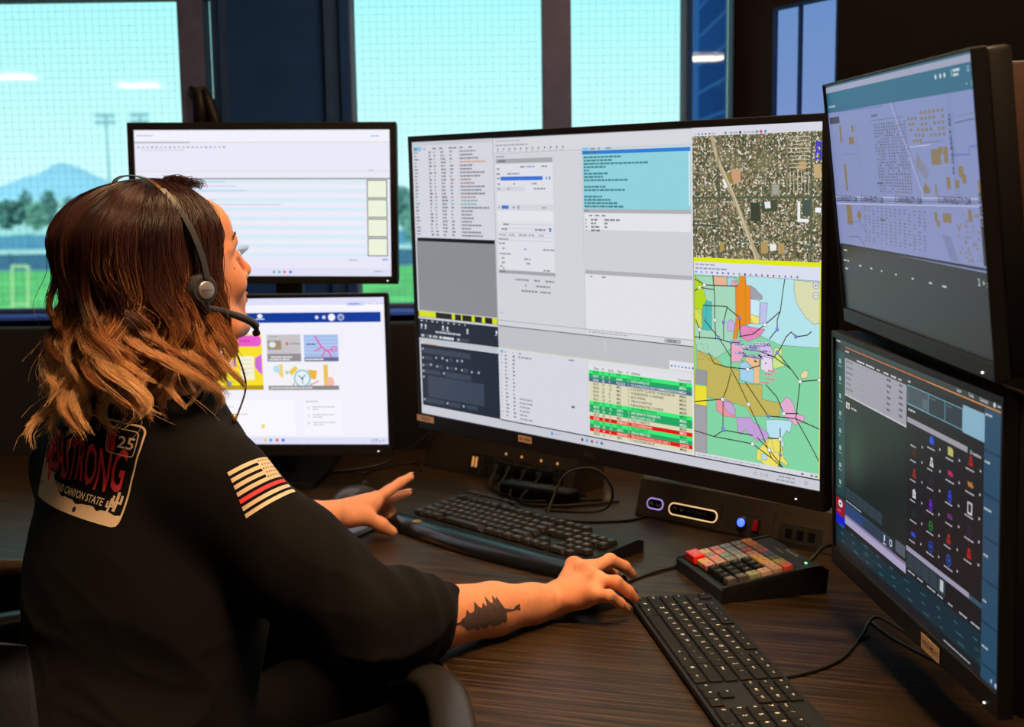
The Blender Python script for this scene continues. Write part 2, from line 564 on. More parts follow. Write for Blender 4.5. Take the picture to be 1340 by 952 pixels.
# trees: crowns made of many small leaf clumps on a trunk
def tree(px, py_top, py_base, w_px, lab, colr, seed, palm=False):
    rnd = random.Random(seed)
    y = gy(py_base)
    base = at(px, py_base, y); top = at(px, py_top, y)
    H = top.z - base.z; W = w_px / 1720 * y
    t = thing('palm_tree' if palm else 'tree', lab, 'tree', Matrix.Translation((base.x, y, base.z)), 'trees beyond the parking area')
    MB().tube([(0, 0, 0), (0.05 * W, 0, H * .35), (0, 0, H * .75)], [.05 * W, .04 * W, .02 * W], 7).build('trunk', mat('bark', (.16, .15, .15), .9, noise=.2, nscale=3), t)
    vs, fs = [], []
    for k in range(420):
        while True:
            a, c, d = rnd.uniform(-1, 1), rnd.uniform(-1, 1), rnd.uniform(-1, 1)
            if a * a + c * c + d * d < 1: break
        rr = .35 + .65 * rnd.random()
        p = Vector((a * W * .5, c * W * .5, H * .52 + d * H * .47))
        p += Vector((math.sin(seed + k % 5) * W * .1, 0, 0))
        s = W * .09
        n = Vector((rnd.gauss(0, 1), rnd.gauss(0, 1), rnd.gauss(0, 1))).normalized()
        u = n.orthogonal().normalized(); v = n.cross(u)
        i = len(vs)
        for q in range(5):
            an = q * 2 * math.pi / 5
            vs.append(tuple(p + u * s * math.cos(an) + v * s * math.sin(an) + n * rnd.uniform(-.3, .3) * s))
        fs.append(tuple(range(i, i + 5)))
    MB().add(vs, fs).build('foliage', mat('leaf_%s' % colr[0], colr[1], .85, noise=.3, nscale=1.5), t)
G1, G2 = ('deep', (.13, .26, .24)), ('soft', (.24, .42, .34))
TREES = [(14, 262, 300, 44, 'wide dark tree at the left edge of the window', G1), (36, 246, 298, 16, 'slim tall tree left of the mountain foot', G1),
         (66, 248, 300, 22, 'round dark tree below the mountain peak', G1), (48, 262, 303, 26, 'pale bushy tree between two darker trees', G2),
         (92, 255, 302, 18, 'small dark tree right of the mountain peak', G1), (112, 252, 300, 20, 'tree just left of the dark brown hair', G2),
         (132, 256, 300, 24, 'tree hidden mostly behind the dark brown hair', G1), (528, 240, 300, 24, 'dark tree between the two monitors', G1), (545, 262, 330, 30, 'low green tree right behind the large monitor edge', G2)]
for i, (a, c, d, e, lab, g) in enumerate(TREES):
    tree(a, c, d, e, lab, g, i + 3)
# parked cars / pale low buildings in the haze
y = gy(309)
for i, (px, w, h, colr, lab) in enumerate([(8, 20, 9, (.75, .8, .85), 'white parked van at the far left of the parking area'), (33, 16, 7, (.35, .42, .55), 'grey blue parked car near the slim tree'),
                              (52, 15, 7, (.8, .85, .88), 'white parked car below the pale tree'), (528, 22, 10, (.7, .78, .82), 'pale parked van seen between the monitors')]):
    p = at(px, 309, y + 2 + i * .1)
    W = w / 1720 * y; Hh = h / 1720 * y
    t = thing('car', lab, 'car', Matrix.Translation((p.x, p.y, GZ)), None)
    cm = mat('car_paint_%d' % i, colr, .35, noise=.03)
    prof = [(-W / 2, .25), (-W / 2, .55 * Hh), (-.36 * W, .62 * Hh), (-.22 * W, Hh), (.2 * W, Hh), (.36 * W, .6 * Hh), (W / 2, .5 * Hh), (W / 2, .25)]
    MB().prism(prof, -.8, .8, M=rotm(90)).build('body', cm, t)
    for sx in (-.3, .3):
        MB().lathe([(0, -.1), (.3, -.1), (.3, .1), (0, .1)], 14, M=T(sx * W, -.75, .3, rx=90)).build('wheel', BLK, t)
# floodlight towers
for (px, pt, w, lab) in [(148, 150, 26, 'tall floodlight tower left of the upper monitor'), (192, 149, 24, 'tall floodlight tower right above the upper monitor')]:
    y = 150.
    p = at(px, 318, y); tp = at(px, pt, y)
    t = thing('floodlight_tower', lab, 'light tower', Matrix.Translation((p.x, y, GZ)), 'floodlight towers')
    LT = mat('tower_steel', (.35, .50, .58), .6, noise=.1, nscale=4)
    H = tp.z - GZ; W = w / 1720 * y
    MB().tube([(0, 0, 0), (0, 0, H)], [.22, .12], 8).build('pole', LT, t)
    b = MB()
    for zz in (0, .75):
        b.box((0, 0, H - .2 - zz), (W, .1, .1))
    b.build('crossarm', LT, t)
    for zz in (0, .75):
        for k in range(5):
            MB().lathe([(.05, -.1), (.26, .12), (.26, .18), (0, .18)], 10, M=T((k - 2) * W / 5, -.2, H - .1 - zz, rx=100)).build('floodlight', LT, t)

# ---------------------------------------------------------------- desk
DZ = .74
def desk_mat():
    m = bpy.data.materials.new('dark_wood_laminate')
    m.use_nodes = True
    n, l = m.node_tree.nodes, m.node_tree.links
    b = n['Principled BSDF']
    tc = n.new('ShaderNodeTexCoord')
    mp = n.new('ShaderNodeMapping')
    mp.inputs['Scale'].default_value = (1.5, 62, 62)
    m0 = n.new('ShaderNodeMapping')
    m0.inputs['Rotation'].default_value = (0, 0, R(17))
    l.new(tc.outputs['Object'], m0.inputs[0])
    l.new(m0.outputs[0], mp.inputs[0])
    no = n.new('ShaderNodeTexNoise')
    no.inputs['Scale'].default_value = 3.2
    no.inputs['Detail'].default_value = 7
    no.inputs['Roughness'].default_value = .62
    l.new(mp.outputs[0], no.inputs['Vector'])
    rp = n.new('ShaderNodeValToRGB')
    e = rp.color_ramp.elements
    e[0].position, e[0].color = .34, (.006, .0036, .0018, 1)
    e[1].position, e[1].color = .70, (.105, .064, .029, 1)
    x = rp.color_ramp.elements.new(.5); x.color = (.029, .0172, .0078, 1)
    l.new(no.outputs[0], rp.inputs[0])
    l.new(rp.outputs[0], b.inputs['Base Color'])
    b.inputs['Roughness'].default_value = .42
    b.inputs['Specular IOR Level'].default_value = .22
    bp = n.new('ShaderNodeBump')
    bp.inputs['Strength'].default_value = .12
    bp.inputs['Distance'].default_value = .001
    l.new(no.outputs[0], bp.inputs['Height'])
    l.new(bp.outputs[0], b.inputs['Normal'])
    return m
DESKM = desk_mat()
front = spline([(-2.3, 2.20), (-1.3, 2.20), (-.86, 2.18), (-.56, 2.13), (-.33, 2.03), (-.19, 1.90), (-.115, 1.74), (-.080, 1.60), (-.060, 1.48), (-.052, 1.25), (-.05, .92)], 8)
poly = [(p[0], p[1]) for p in front] + [(.98, .92), (.98, 2.35), (.32, 3.04), (-2.3, 3.04)]
dk = thing('desk', 'large curved corner desk with dark wood grain top', 'desk', T(0, 0, 0))
MB().prism(poly, DZ - .03, DZ).build('worktop', DESKM, dk)
eb = [(p[0], p[1], DZ - .0153) for p in front]
MB().tube([(p[0], p[1] - .001, p[2]) for p in eb], .0155, 10).build('edge_band', mat('edge_band_brown', (.09, .055, .03), .4, noise=.2, nscale=90), dk, smooth=True)
for (x, y) in ((-2.1, 2.8), (-.9, 2.85), (.8, 2.3), (.86, 1.0), (.1, 1.0)):
    MB().box((x, y, (DZ - .03) / 2), (.06, .06, DZ - .03), r=.004).build('leg', BLK, dk)
MB().box((-.95, 3.03, .41), (2.7, .018, .64)).build('modesty_panel', BLK, dk)
# dark acoustic screen between desk and window (black band below the sill)
o = MB().box((-1.1, 3.12, .5175), (3.6, .05, 1.033), r=.006).build('desk_divider', mat('black_fabric_panel', (.008, .008, .012), .9, noise=.2, nscale=300, bump=.3))
tag(o, 'low black divider panel between the desk and the window', 'divider')

# ---------------------------------------------------------------- display content
EM = bpy.data.materials.new('display_light')
EM.use_nodes = True
_n, _l = EM.node_tree.nodes, EM.node_tree.links
_p = _n['Principled BSDF']
_a = _n.new('ShaderNodeAttribute'); _a.attribute_name = 'Col'
_l.new(_a.outputs['Color'], _p.inputs['Emission Color'])
_p.inputs['Emission Strength'].default_value = 1.08
_p.inputs['Base Color'].default_value = (.004, .004, .005, 1)
_p.inputs['Roughness'].default_value = .38
_p.inputs['Specular IOR Level'].default_value = .35

class Screen:
    """vector drawing on a 1920 x 1080 display surface; each call goes to a slightly higher layer"""
    def __init__(s, w, h, gain=1.0):
        s.w, s.h, s.mb, s.L, s.gain, s.soft = w, h, MB(), 0, gain, None
    def c(s, col):
        c = srgb(col)
        return tuple(k * s.gain for k in c[:3]) + (1.,)
    def P(s, x, y, L):
        return ((x / 1920 - .5) * s.w, -.00004 * L, (.5 - y / 1080) * s.h)
    def poly(s, pts, col, L=1, mi=0):
        a = sum(pts[i - 1][0] * pts[i][1] - pts[i][0] * pts[i - 1][1] for i in range(len(pts)))
        if a < 0: pts = pts[::-1]
        # picture y runs down, so a positive area is clockwise on the screen
        s.mb.add([s.P(x, y, L) for x, y in pts], [tuple(range(len(pts)))[::-1]], mi, col=s.c(col))
    def rect(s, x0, y0, x1, y1, col, L=1, mi=0):
        s.poly([(x0, y0), (x1, y0), (x1, y1), (x0, y1)], col, L, mi)
    def line(s, pts, col, t=2, L=3):
        for (x0, y0), (x1, y1) in zip(pts[:-1], pts[1:]):
            dx, dy = x1 - x0, y1 - y0
            n = math.hypot(dx, dy) or 1
            ux, uy = -dy / n * t / 2, dx / n * t / 2
            ex, ey = dx / n * t * .3, dy / n * t * .3
            s.poly([(x0 + ux - ex, y0 + uy - ey), (x1 + ux + ex, y1 + uy + ey), (x1 - ux + ex, y1 - uy + ey), (x0 - ux - ex, y0 - uy - ey)], col, L)
    def ring(s, x, y, r, col, t=2, L=3):
        s.line([(x + r * math.cos(k * math.pi / 8), y + r * math.sin(k * math.pi / 8)) for k in range(17)], col, t, L)
    def disc(s, x, y, r, col, L=3, ry=None, n=14):
        s.poly([(x + r * math.cos(k * 2 * math.pi / n), y + (ry or r) * math.sin(k * 2 * math.pi / n)) for k in range(n)], col, L)
    def text(s, x, y, st, size, col, L=5, vertical=False, sx=1.0):
        vs, fs, w = text_mesh(st)
        out = []
        for v in vs:
            if vertical:
                out.append(s.P(x - v[1] * size, y - v[0] * size * sx, L))
            else:
                out.append(s.P(x + v[0] * size * sx, y - v[1] * size, L))
        s.mb.add(out, fs, 0, col=s.c(col))
    def dashes(s, x, y, n, col, h=5, seed=0, wmax=16, L=3, gap=4):
        if not isinstance(col, tuple):
            q = [int(col[i:i + 2], 16) for i in (1, 3, 5)]
            if s.soft and sum(q) < 480: col = tuple(v + (s.soft[i] - v) * .38 for i, v in enumerate(q))
        """illegibly small words as short bars"""
        rd = random.Random(seed)
        for k in range(n):
            w = rd.uniform(.35, 1) * wmax
            s.rect(x, y - h / 2, x + w, y + h / 2, col, L)
            x += w + gap
        return x
    def build(s, parent, mats=None, name='screen'):
        return s.mb.build(name, mats or [EM], parent)

def pose(o, a):
    return Matrix.Translation(o) @ Matrix.Rotation(R(a[0]), 4, 'Z') @ Matrix.Rotation(R(-a[1]), 4, 'X') @ Matrix.Rotation(R(a[2]), 4, 'Y')

def monitor(label, M, w, h, side, top, bot, body=.045, bezel_mat=BLK, led=None, logo=None, logo_col=None, back_y=.03):
    t = thing('monitor', label, 'monitor', M)
    f = MB()
    z0, z1 = -h / 2 - bot, h / 2 + top
    fr = .004
    f.box((-w / 2 - side / 2, fr, (z0 + z1) / 2), (side, .016, z1 - z0), r=.0015)
    f.box((w / 2 + side / 2, fr, (z0 + z1) / 2), (side, .016, z1 - z0), r=.0015)
    f.box((0, fr, h / 2 + top / 2), (w + side, .0155, top), r=.0015)
    f.box((0, fr, -h / 2 - bot / 2), (w + side, .0155, bot), r=.0015)
    f.build('bezel', bezel_mat, t)
    k = MB()
    k.box((0, .012 + body / 4, (z0 + z1) / 2), (w + side * 2 - .002, body / 2, z1 - z0 - .002), r=.006)
    k.box((0, .010 + body * .75, (z0 + z1) / 2), (w * .72, body * .6, (z1 - z0) * .66), r=.012, seg=3)
    k.build('housing', BLK, t, smooth=True, auto=35)
    if led:
        MB().box((led[0], -.0045, led[1]), (.0026, .002, .002), r=.0005).build('power_light', mat('led_' + led[2], (.5, .5, .5), .5, emit=srgb(led[2])[:3], estr=1.6), t)
    if logo:
        vs, fs, tw = text_mesh(logo)
        s = .0125
        MB().add([((v[0] - tw / 2) * s, -.00425, z0 + bot / 2 + (v[1] - .33) * s) for v in vs], fs).build('logo', logo_col or mat('logo_grey', (.05, .05, .05), .4, noise=.02), t)
    return t

def sticker(t, w, h, cx, cz, text, name='label_sticker', yoff=-.0048):
    o = MB().box((cx, yoff, cz), (w, .0004, h), 0, r=.0001)
    vs, fs, tw = text_mesh(text)
    s = min(h * .62, w * .82 / tw)
    o.add([(cx + (v[0] - tw / 2) * s, yoff - .00035, cz + (v[1] - .34) * s) for v in vs], fs, 1)
    b = o.build(name, [PAPER, INK], t)
    b['label'] = 'small tan paper label on the bezel'
    return b

def post_stand(t, M, y_back, z_attach, foot=(.26, .19), x_off=0, round_=True):
    """upright column down to the desk with a flat foot; built in world space under the monitor"""
    inv = M.inverted()
    a = M @ Vector((x_off, .045, z_attach))
    n = (M.to_3x3() @ Vector((0, 1, 0))); n.z = 0; n.normalize()
    c = Vector((a.x, a.y, 0)) + n * y_back
    b = MB()
    b.box((0, 0, (a.z + DZ) / 2), (.06, .03, a.z + .05 - DZ), r=.006, M=Matrix.Translation((c.x, c.y, 0)) @ Matrix.Rotation(math.atan2(n.y, n.x) - math.pi / 2, 4, 'Z'))
    b.build('column', BLK, t, M=inv, smooth=True, auto=35)
    b = MB()
    rot = Matrix.Translation((c.x, c.y, 0)) @ Matrix.Rotation(math.atan2(n.y, n.x) - math.pi / 2, 4, 'Z')
    b.prism(rrect(foot[0], foot[1], .02), DZ + .0005, DZ + .014, M=rot @ Matrix.Translation((0, -.03, 0)))
    b.build('base', BLK, t, M=inv)
    b = MB()
    b.tube([a - n * .01, a + n * (y_back + .005)], .022, 12)
    b.build('mount_arm', BLK, t, M=inv, smooth=True, auto=35)
# ---------------------------------------------------------------- large monitor
M_BIG = pose((.1296, 2.2117, 1.1804), (-48.38, -.84, -.21))
big = monitor('very large black widescreen monitor showing the coloured map and call lists', M_BIG, .941, .529, .0085, .0115, .030, led=(.43, -.529 / 2 - .018, '#ffffff'), logo='DELL')
S = Screen(.941, .529, .88)
S.soft = (222, 222, 230)
W_, LG, G2_ = '#dfe0e8', '#c9cad2', '#a9abb0'
S.rect(0, 0, 1920, 1080, '#e2e3ea', 0)
# call list window, upper left
S.rect(0, 0, 484, 373, '#d9dae3', 1)
S.rect(0, 0, 484, 14, '#cccdd6', 2)
S.rect(8, 19, 60, 36, '#8fc2e6', 2)
S.dashes(14, 28, 1, '#35506a', 8, 1, 40)
for cx, n in ((72, 1), (128, 1), (170, 1), (228, 2), (292, 1), (345, 1)):
    S.dashes(cx, 28, n, '#55565e', 6, cx, 24)
rng = random.Random(3)
names_c = ['#70707c', '#55565f', '#55565f', '#c58a5a', '#55565f', '#4a4b55', '#4a4b55', '#4a4b55', '#8a4a4a', '#8a4a4a', '#4a4b55', '#4a4b55', '#4a4b55', '#a85a50', '#5a9a92', '#5a9a92', '#4a4b55', '#4a4b55', '#4a4b55', '#4a4b55', '#4a4b55', '#4a4b55', '#4a4b55', '#4a4b55', '#4a4b55']
for i, cc in enumerate(names_c):
    y = 42 + i * 13.2
    S.dashes(12, y, 1, cc if i % 3 else '#5f83a8', 6, i, 26)
    S.dashes(104, y, 1, '#3a3b44', 7, i + 50, 18); S.dashes(134, y, 1, cc, 6, i + 80, 16)
    S.dashes(178, y, 2, '#44454e', 7, i + 90, 16); S.dashes(232, y, 1, cc, 6, i + 120, 22)
    S.dashes(282, y, 1, cc, 1.5, i, 6)
    S.dashes(292, y, rng.choice((4, 5, 7, 9)), cc, 6.5, i + 20, 20, gap=3)
S.rect(12, 372, 480, 386, '#17181c', 2)
S.rect(6, 386, 482, 662, '#909196', 2)
for k in range(34):
    S.rect(8, 392 + k * 8, 480, 393.2 + k * 8, '#85868c', 3)
S.rect(0, 661, 482, 688, '#23241f', 3)
S.rect(0, 660, 484, 664, '#c8c9c0', 4)
for a, c_ in ((4, 112), (212, 231), (268, 276), (332, 350), (392, 410), (452, 480)):
    S.rect(a, 664, c_, 686, '#d7e31a', 4)
S.rect(0, 687, 484, 695, '#cfd2d6', 4)
S.rect(0, 695, 484, 775, '#232c3b', 3)
for k in range(9):
    S.dashes(14 + k * 34, 702, 1, '#c9ced6', 5, k, 14, 5)
for x, yy in ((14, 722), (40, 722), (150, 720), (178, 722), (300, 722), (470, 716)):
    S.rect(x, yy - 6, x + 9, yy + 6, '#dfe3ea', 5); S.dashes(x - 3, yy + 11, 1, '#cfd3da', 4, x, 18, 5)
S.dashes(106, 742, 6, '#bfc5d0', 7, 5, 26, 5, 4)
for x, wd, cc in ((14, 20, '#b8bec8'), (46, 24, '#5f6672'), (66, 12, '#dfe3ea'), (88, 30, '#aab0bb'), (130, 14, '#dfe3ea'), (150, 52, '#d5d9e0'), (206, 12, '#eef'), (240, 16, '#a9b0bb'), (258, 54, '#454c58')):
    if cc == '#eef': cc = '#eeeeff'
    S.rect(x, 757, x + wd, 767, cc, 5)
S.rect(0, 772, 484, 794, '#c4c8d0', 5)
S.rect(30, 794, 118, 797, '#c78a55', 6)
S.rect(8, 796, 482, 1046, '#212b3b', 3)
for (x0, y0, x1, y1) in ((40, 818, 312, 846), (36, 858, 84, 876), (36, 893, 78, 912), (36, 930, 140, 950), (164, 928, 316, 950), (40, 962, 392, 1010 - 8)):
    pass
FD = '#3a4557'
for (x0, y0, x1, y1) in ((22, 811, 316, 832), (34, 844, 78, 858), (132, 836, 152, 850), (188, 838, 208, 854), (250, 838, 262, 854), (34, 872, 72, 886), (116, 872, 146, 888), (190, 872, 212, 886), (272, 872, 300, 888), (350, 874, 366, 888), (24, 898, 128, 914), (160, 896, 318, 918), (46, 922, 392, 1008), (30, 1014, 148, 1032), (176, 1014, 248, 1032), (284, 1014, 350, 1030)):
    S.rect(x0, y0, x1, y1, FD, 4)
for (x, y) in ((16, 812), (16, 848), (100, 842), (140, 840), (168, 846), (232, 842), (262, 840), (16, 878), (66, 872), (104, 876), (170, 876), (222, 874), (258, 876), (318, 878), (360, 876), (16, 902), (146, 900), (16, 926), (16, 1018), (162, 1018), (262, 1018)):
    S.rect(x, y, x + 9, y + 8, '#b9c0cc', 5)
# entry form window
S.rect(484, 0, 1436, 688, '#dcdce4', 2)
S.rect(484, 0, 1432, 2, '#8f9099', 3)
S.rect(484, 0, 486, 688, '#8d8f80', 4)
S.dashes(498, 12, 7, '#8a8b95', 4, 9, 24)
S.dashes(498, 27, 8, '#84858f', 5, 10, 26)
for k in range(12):
    S.disc(512 + k * 31, 41, 3.5, '#5b5d68', 4); S.dashes(502 + k * 31, 50, 1, '#9798a2', 3, k, 20)
S.line([(486, 57), (1430, 50)], '#b2b3bb', 2, 4)
S.rect(494, 60, 944, 690, '#d7d7df', 3)
S.dashes(498, 68, 3, '#5d5e68', 5, 3, 22, 4)
S.rect(498, 76, 798, 92, '#aaaab2', 4); S.dashes(512, 84, 1, '#33343c', 6, 2, 40, 5)
S.rect(498, 94, 798, 478, '#e4e4ec', 4)
for (x, y, n, cc) in ((502, 112, 1, '#5a5b64'), (630, 106, 1, '#5a5b64'), (660, 106, 3, '#5a86c8'), (742, 106, 1, '#5a5b64'), (758, 106, 1, '#4a80d0'), (500, 130, 1, '#666'), (560, 130, 4, '#6a6b74'), (502, 146, 1, '#5a5b64')):
    S.dashes(x, y, n, cc if len(cc) == 7 else '#666666', 6, int(x), 22, 5)
S.rect(522, 140, 746, 154, '#3f76d8', 5); S.rect(762, 142, 768, 152, '#4a80d0', 5); S.rect(778, 142, 786, 152, '#4a80d0', 5)
for (x, y, n) in ((505, 166, 1), (592, 166, 1), (690, 166, 2), (505, 184, 1), (560, 184, 1), (700, 184, 4)):
    S.dashes(x, y, n, '#5a5b64', 6, int(x + y), 14, 5)
S.rect(500, 176, 650, 192, '#d2d2da', 4)
S.rect(500, 240, 798, 262, '#d9d9e1', 5); S.rect(524, 244, 562, 256, '#3f76d8', 6); S.rect(612, 244, 618, 256, '#3f76d8', 6)
S.dashes(506, 251, 1, '#5a5b64', 6, 1, 14, 6); S.dashes(584, 251, 1, '#5a5b64', 6, 1, 26, 6); S.dashes(740, 251, 2, '#5a5b64', 6, 4, 18, 6)
S.rect(500, 262, 796, 300, '#e9e9f0', 5)
for y in (312, 326, 342, 356, 370):
    S.line([(520, y), (794, y)], '#c6c6cf', 2, 5)
S.dashes(530, 312, 1, '#55565f', 6, 2, 30, 6); S.dashes(520, 330, 2, '#55565f', 6, 3, 22, 6); S.dashes(700, 330, 3, '#55565f', 6, 8, 24, 6); S.rect(774, 322, 784, 336, '#3f76d8', 6)
for k in range(5): S.dashes(505 + k * 54, 350, 2, '#6a6b74', 5, k, 20, 6)
for (x, y, n) in ((502, 366, 3), (502, 382, 2), (520, 400, 1), (640, 400, 1), (740, 400, 3), (504, 420, 3), (516, 436, 1), (640, 436, 2), (516, 452, 1), (650, 452, 1), (504, 466, 1), (520, 474, 1), (740, 474, 2)):
    S.dashes(x, y, n, '#5f6069', 5.5, int(x * y), 22, 6)
S.rect(498, 480, 800, 492, '#a6a6ad', 5); S.dashes(504, 486, 2, '#33343c', 5, 4, 28, 6)
for (x, y, n) in ((590, 512, 5), (690, 512, 2), (750, 512, 3), (640, 532, 1), (700, 532, 5), (620, 552, 5), (720, 552, 4)):
    S.dashes(x, y, n, '#44454e', 6, int(x * y), 16, 5)
S.dashes(498, 640, 2, '#8a8b94', 5, 4, 14, 5)
S.line([(944, 50), (946, 690)], '#bdbdc6', 2, 4)
S.soft = (147, 214, 226)
# cyan narrative pane
S.rect(946, 46, 1426, 58, '#cfd9e2', 4); S.rect(948, 47, 978, 57, '#7fd0ea', 5)
for k in range(3): S.dashes(984 + k * 36, 52, 1, '#6d7f8c', 5, k, 26, 5)
S.rect(946, 58, 1426, 70, '#2f83dc', 5); S.dashes(952, 64, 2, '#1a3d66', 6, 2, 30, 6)
S.rect(948, 70, 1426, 254, '#93d6e2', 4)
for i, n in enumerate((9, 7, 15, 6, 2, 5, 5, 13, 0, 6, 10, 0, 5, 7, 8, 9)):
    S.dashes(952, 80 + i * 11, n, '#1c5660', 6.5, i, 24, 6, 3)
S.soft = (222, 222, 230)
S.rect(1418, 72, 1424, 240, '#d7eef2', 6)
S.rect(948, 254, 1428, 266, '#b3b3ba', 5); S.dashes(952, 260, 2, '#4a4b54', 5, 4, 18, 6)
S.rect(950, 266, 1428, 470, '#d4d4dc', 4); S.rect(952, 268, 1426, 324, '#e8e8ef', 5)
S.dashes(974, 276, 3, '#55565f', 5, 3, 30, 6, 12)
for i in range(4):
    S.dashes(956, 290 + i * 12, 1, '#6a6b74', 5, i, 8, 6); S.dashes(982, 290 + i * 12, 2, '#3f4049', 6, i + 3, 22, 6); S.dashes(1046, 290 + i * 12, (3, 1, 1, 0)[i], '#4a4b54', 6, i + 6, 26, 6)
S.rect(950, 462, 1430, 476, '#b4b4bb', 6); S.dashes(954, 469, 2, '#8a8b94', 5, 2, 14, 7)
S.rect(950, 476, 1430, 668, '#e6e6ed', 5); S.dashes(974, 484, 1, '#55565f', 5, 1, 22, 6); S.dashes(1030, 484, 1, '#55565f', 5, 4, 34, 6)
S.line([(484, 668), (1434, 668)], '#9a9ba3', 2, 6); S.dashes(960, 676, 9, '#8f909a', 4, 8, 26, 6)
S.rect(1310, 671, 1380, 685, '#aeb0b6', 6); S.text(1322, 682, '12:51:29', 12, '#2d2e35', 7, sx=.9)
S.line([(484, 689), (1434, 689)], '#3d3e44', 3, 7)
S.rect(484, 691, 1434, 772, '#c4c5cb', 6); S.line([(1040, 700), (1040, 738)], '#d9d9e0', 3, 7)
S.rect(1330, 742, 1434, 775, '#e6e8f2', 7)
for k, cc in enumerate(('#b04a5a', '#5a7ad0', '#5a9ad0', '#5a7ad0', '#4a62c0', '#7aa0d8', '#3d55c8')): S.disc(1340 + k * 15, 759, 3.5, cc, 8)
S.line([(482, 772), (1434, 772)], '#cfd8a2', 2, 8)
S.rect(482, 774, 950, 1045, '#dbdbe4', 6); S.rect(492, 779, 510, 790, '#66c4ee', 7)
for cx, wd in ((520, 14), (562, 8), (596, 24), (860, 50)): S.dashes(cx, 785, 1, '#55565f', 5, 4, wd, 7)
for i in range(17):
    y = 799 + i * 14.2
    S.dashes(493, y, 1, '#7fb0d0' if i in (1, 2) else '#9a9ba6', 5, i, 10, 7); S.dashes(517, y, 1, '#5d5e69', 6, i + 9, 18, 7); S.dashes(560, y, 1, '#3d3e48', 6.5, i + 22, 14, 7)
S.dashes(592, 799, 4, '#6d6e78', 6, 44, 22, 7)
for i, n in enumerate((4, 4, 3, 3, 2, 4)): S.dashes(594, 955 + i * 15, n, '#75767f', 6, i + 70, 22, 7)
S.rect(868, 948, 884, 955, '#55565f', 7)
S.line([(952, 776), (952, 1042)], '#b8b9c0', 2, 8)
# call table with coloured rows, at the lower middle
S.rect(954, 790, 1432, 1040, '#e6e6ea', 6)
for st, x in (('Time', 982), ('Pr', 1022), ('Gp #', 1050), ('Type', 1094), ('P', 1140), ('Address', 1160), ('Community', 1366)):
    S.text(x, 806, st, 12, '#4c4d55', 8)
rows = ['L', 'D', 'B', 'C', 'C', 'C', 'C', 'C', 'L', 'D', 'D', 'C', 'R', 'L', 'D', 'R', 'C']
adr = ['1557 W IMPALA CIR', '2126 N AVILLA ST', '161 E ATHLETICS WAY COMMUNICATIONS', 'S COUNTRY CLUB DR / W BASELINE RD', 'W BASELINE RD / S VINEYARD', '630 S HORNE', '1960 N E HAPPY RD', 'E BROADWAY RD / S HORNE', '130 N ROBSON POLICE', '640 E MAIN ST PIONEER PK', '4422 E SLEEPY HOL ST', '7740 E 6 NETH ST', '762 N DOBSON RD', '1301 E 32ND ST', '1056 N HIDVY RD', '730 SOUTH E HOSTILLO RD UNIT 3', 'S 152 E FOUNTAIN ST']
com = ['MESA'] * 17; com[7] = 'MAPK'; com[14] = 'MARC'; com[15] = 'QWCR'
CC = {'L': ('#3ef07c', '#0f6a34'), 'D': ('#22a866', '#d8f2e2'), 'B': ('#4c6c86', '#dfe8f0'), 'C': ('#dfdcbc', '#4f4d3c'), 'R': ('#e01818', '#ffd8d0')}
for i, k in enumerate(rows):
    y0 = 809 + i * 13.55
    bg, fg = CC[k]
    S.rect(958, y0, 1426, y0 + 13.6, bg, 7)
    S.text(978, y0 + 11, '00:%02d' % (38 - i), 12.5, fg, 9); S.text(1020, y0 + 11, str((13, 27, 18, 10)[i % 4]), 12.5, fg, 9)
    S.text(1054, y0 + 11, str((6, 7, 9, 12, 15)[i % 5]), 12.5, fg, 9); S.text(1090, y0 + 11, {'L': 'FTR', 'D': 'INFO', 'B': 'POLICE', 'C': 'MIC', 'R': 'REMNDR'}[k], 12.5, fg, 9)
    S.text(1142, y0 + 11, '1', 12.5, fg, 9); S.text(1156, y0 + 11, adr[i], 12, fg, 9, sx=.92); S.text(1372, y0 + 11, com[i], 12.5, fg, 9)
# aerial photo window
S.rect(1434, 0, 1914, 26, '#dcdde9', 5)
for k, cc in enumerate(('#b9c4d8', '#4a6ab0', '#4a6ab0', '#4d5a6a', '#4d5a6a')): S.disc(1446 + k * 14, 20, 3, cc, 7)
for x, cc in ((1566, '#5a9a6a'), (1622, '#3a3a44'), (1684, '#5a7ab8'), (1700, '#d03a3a'), (1716, '#4a7ad0')): S.disc(x, 20, 4.5, cc, 7)
S.dashes(1500, 20, 2, '#8a8c98', 4, 3, 18, 7); S.dashes(1580, 20, 2, '#8a8c98', 4, 5, 18, 7); S.dashes(1634, 20, 4, '#8a8c98', 4, 5, 14, 7)
S.rect(1434, 26, 1917, 402, '#7a7a5a', 5, mi=1)
for k in range(15):
    S.line([(1448 + k * 31, 30), (1452 + k * 31, 400)], '#5c5a46', 1.6, 5.5)
for k in range(21):
    S.line([(1436, 34 + k * 18), (1915, 33 + k * 18)], '#6a6650', 1.5, 5.4)
for pts, cc, t_ in (([(1512, 30), (1538, 110), (1596, 212), (1690, 402)], '#b9a888', 14), ([(1520, 66), (1600, 212), (1680, 400)], '#e0d6b4', 4), ([(1434, 216), (1917, 214)], '#55604e', 6), ([(1536, 30), (1536, 402)], '#5a6452', 5), ([(1880, 30), (1880, 402)], '#5a6452', 6), ([(1712, 28), (1712, 214)], '#6a6a52', 3), ([(1795, 30), (1795, 210)], '#8a8468', 4), ([(1434, 300), (1536, 302)], '#3c443a', 4)):
    S.line(pts, cc, t_, 6)
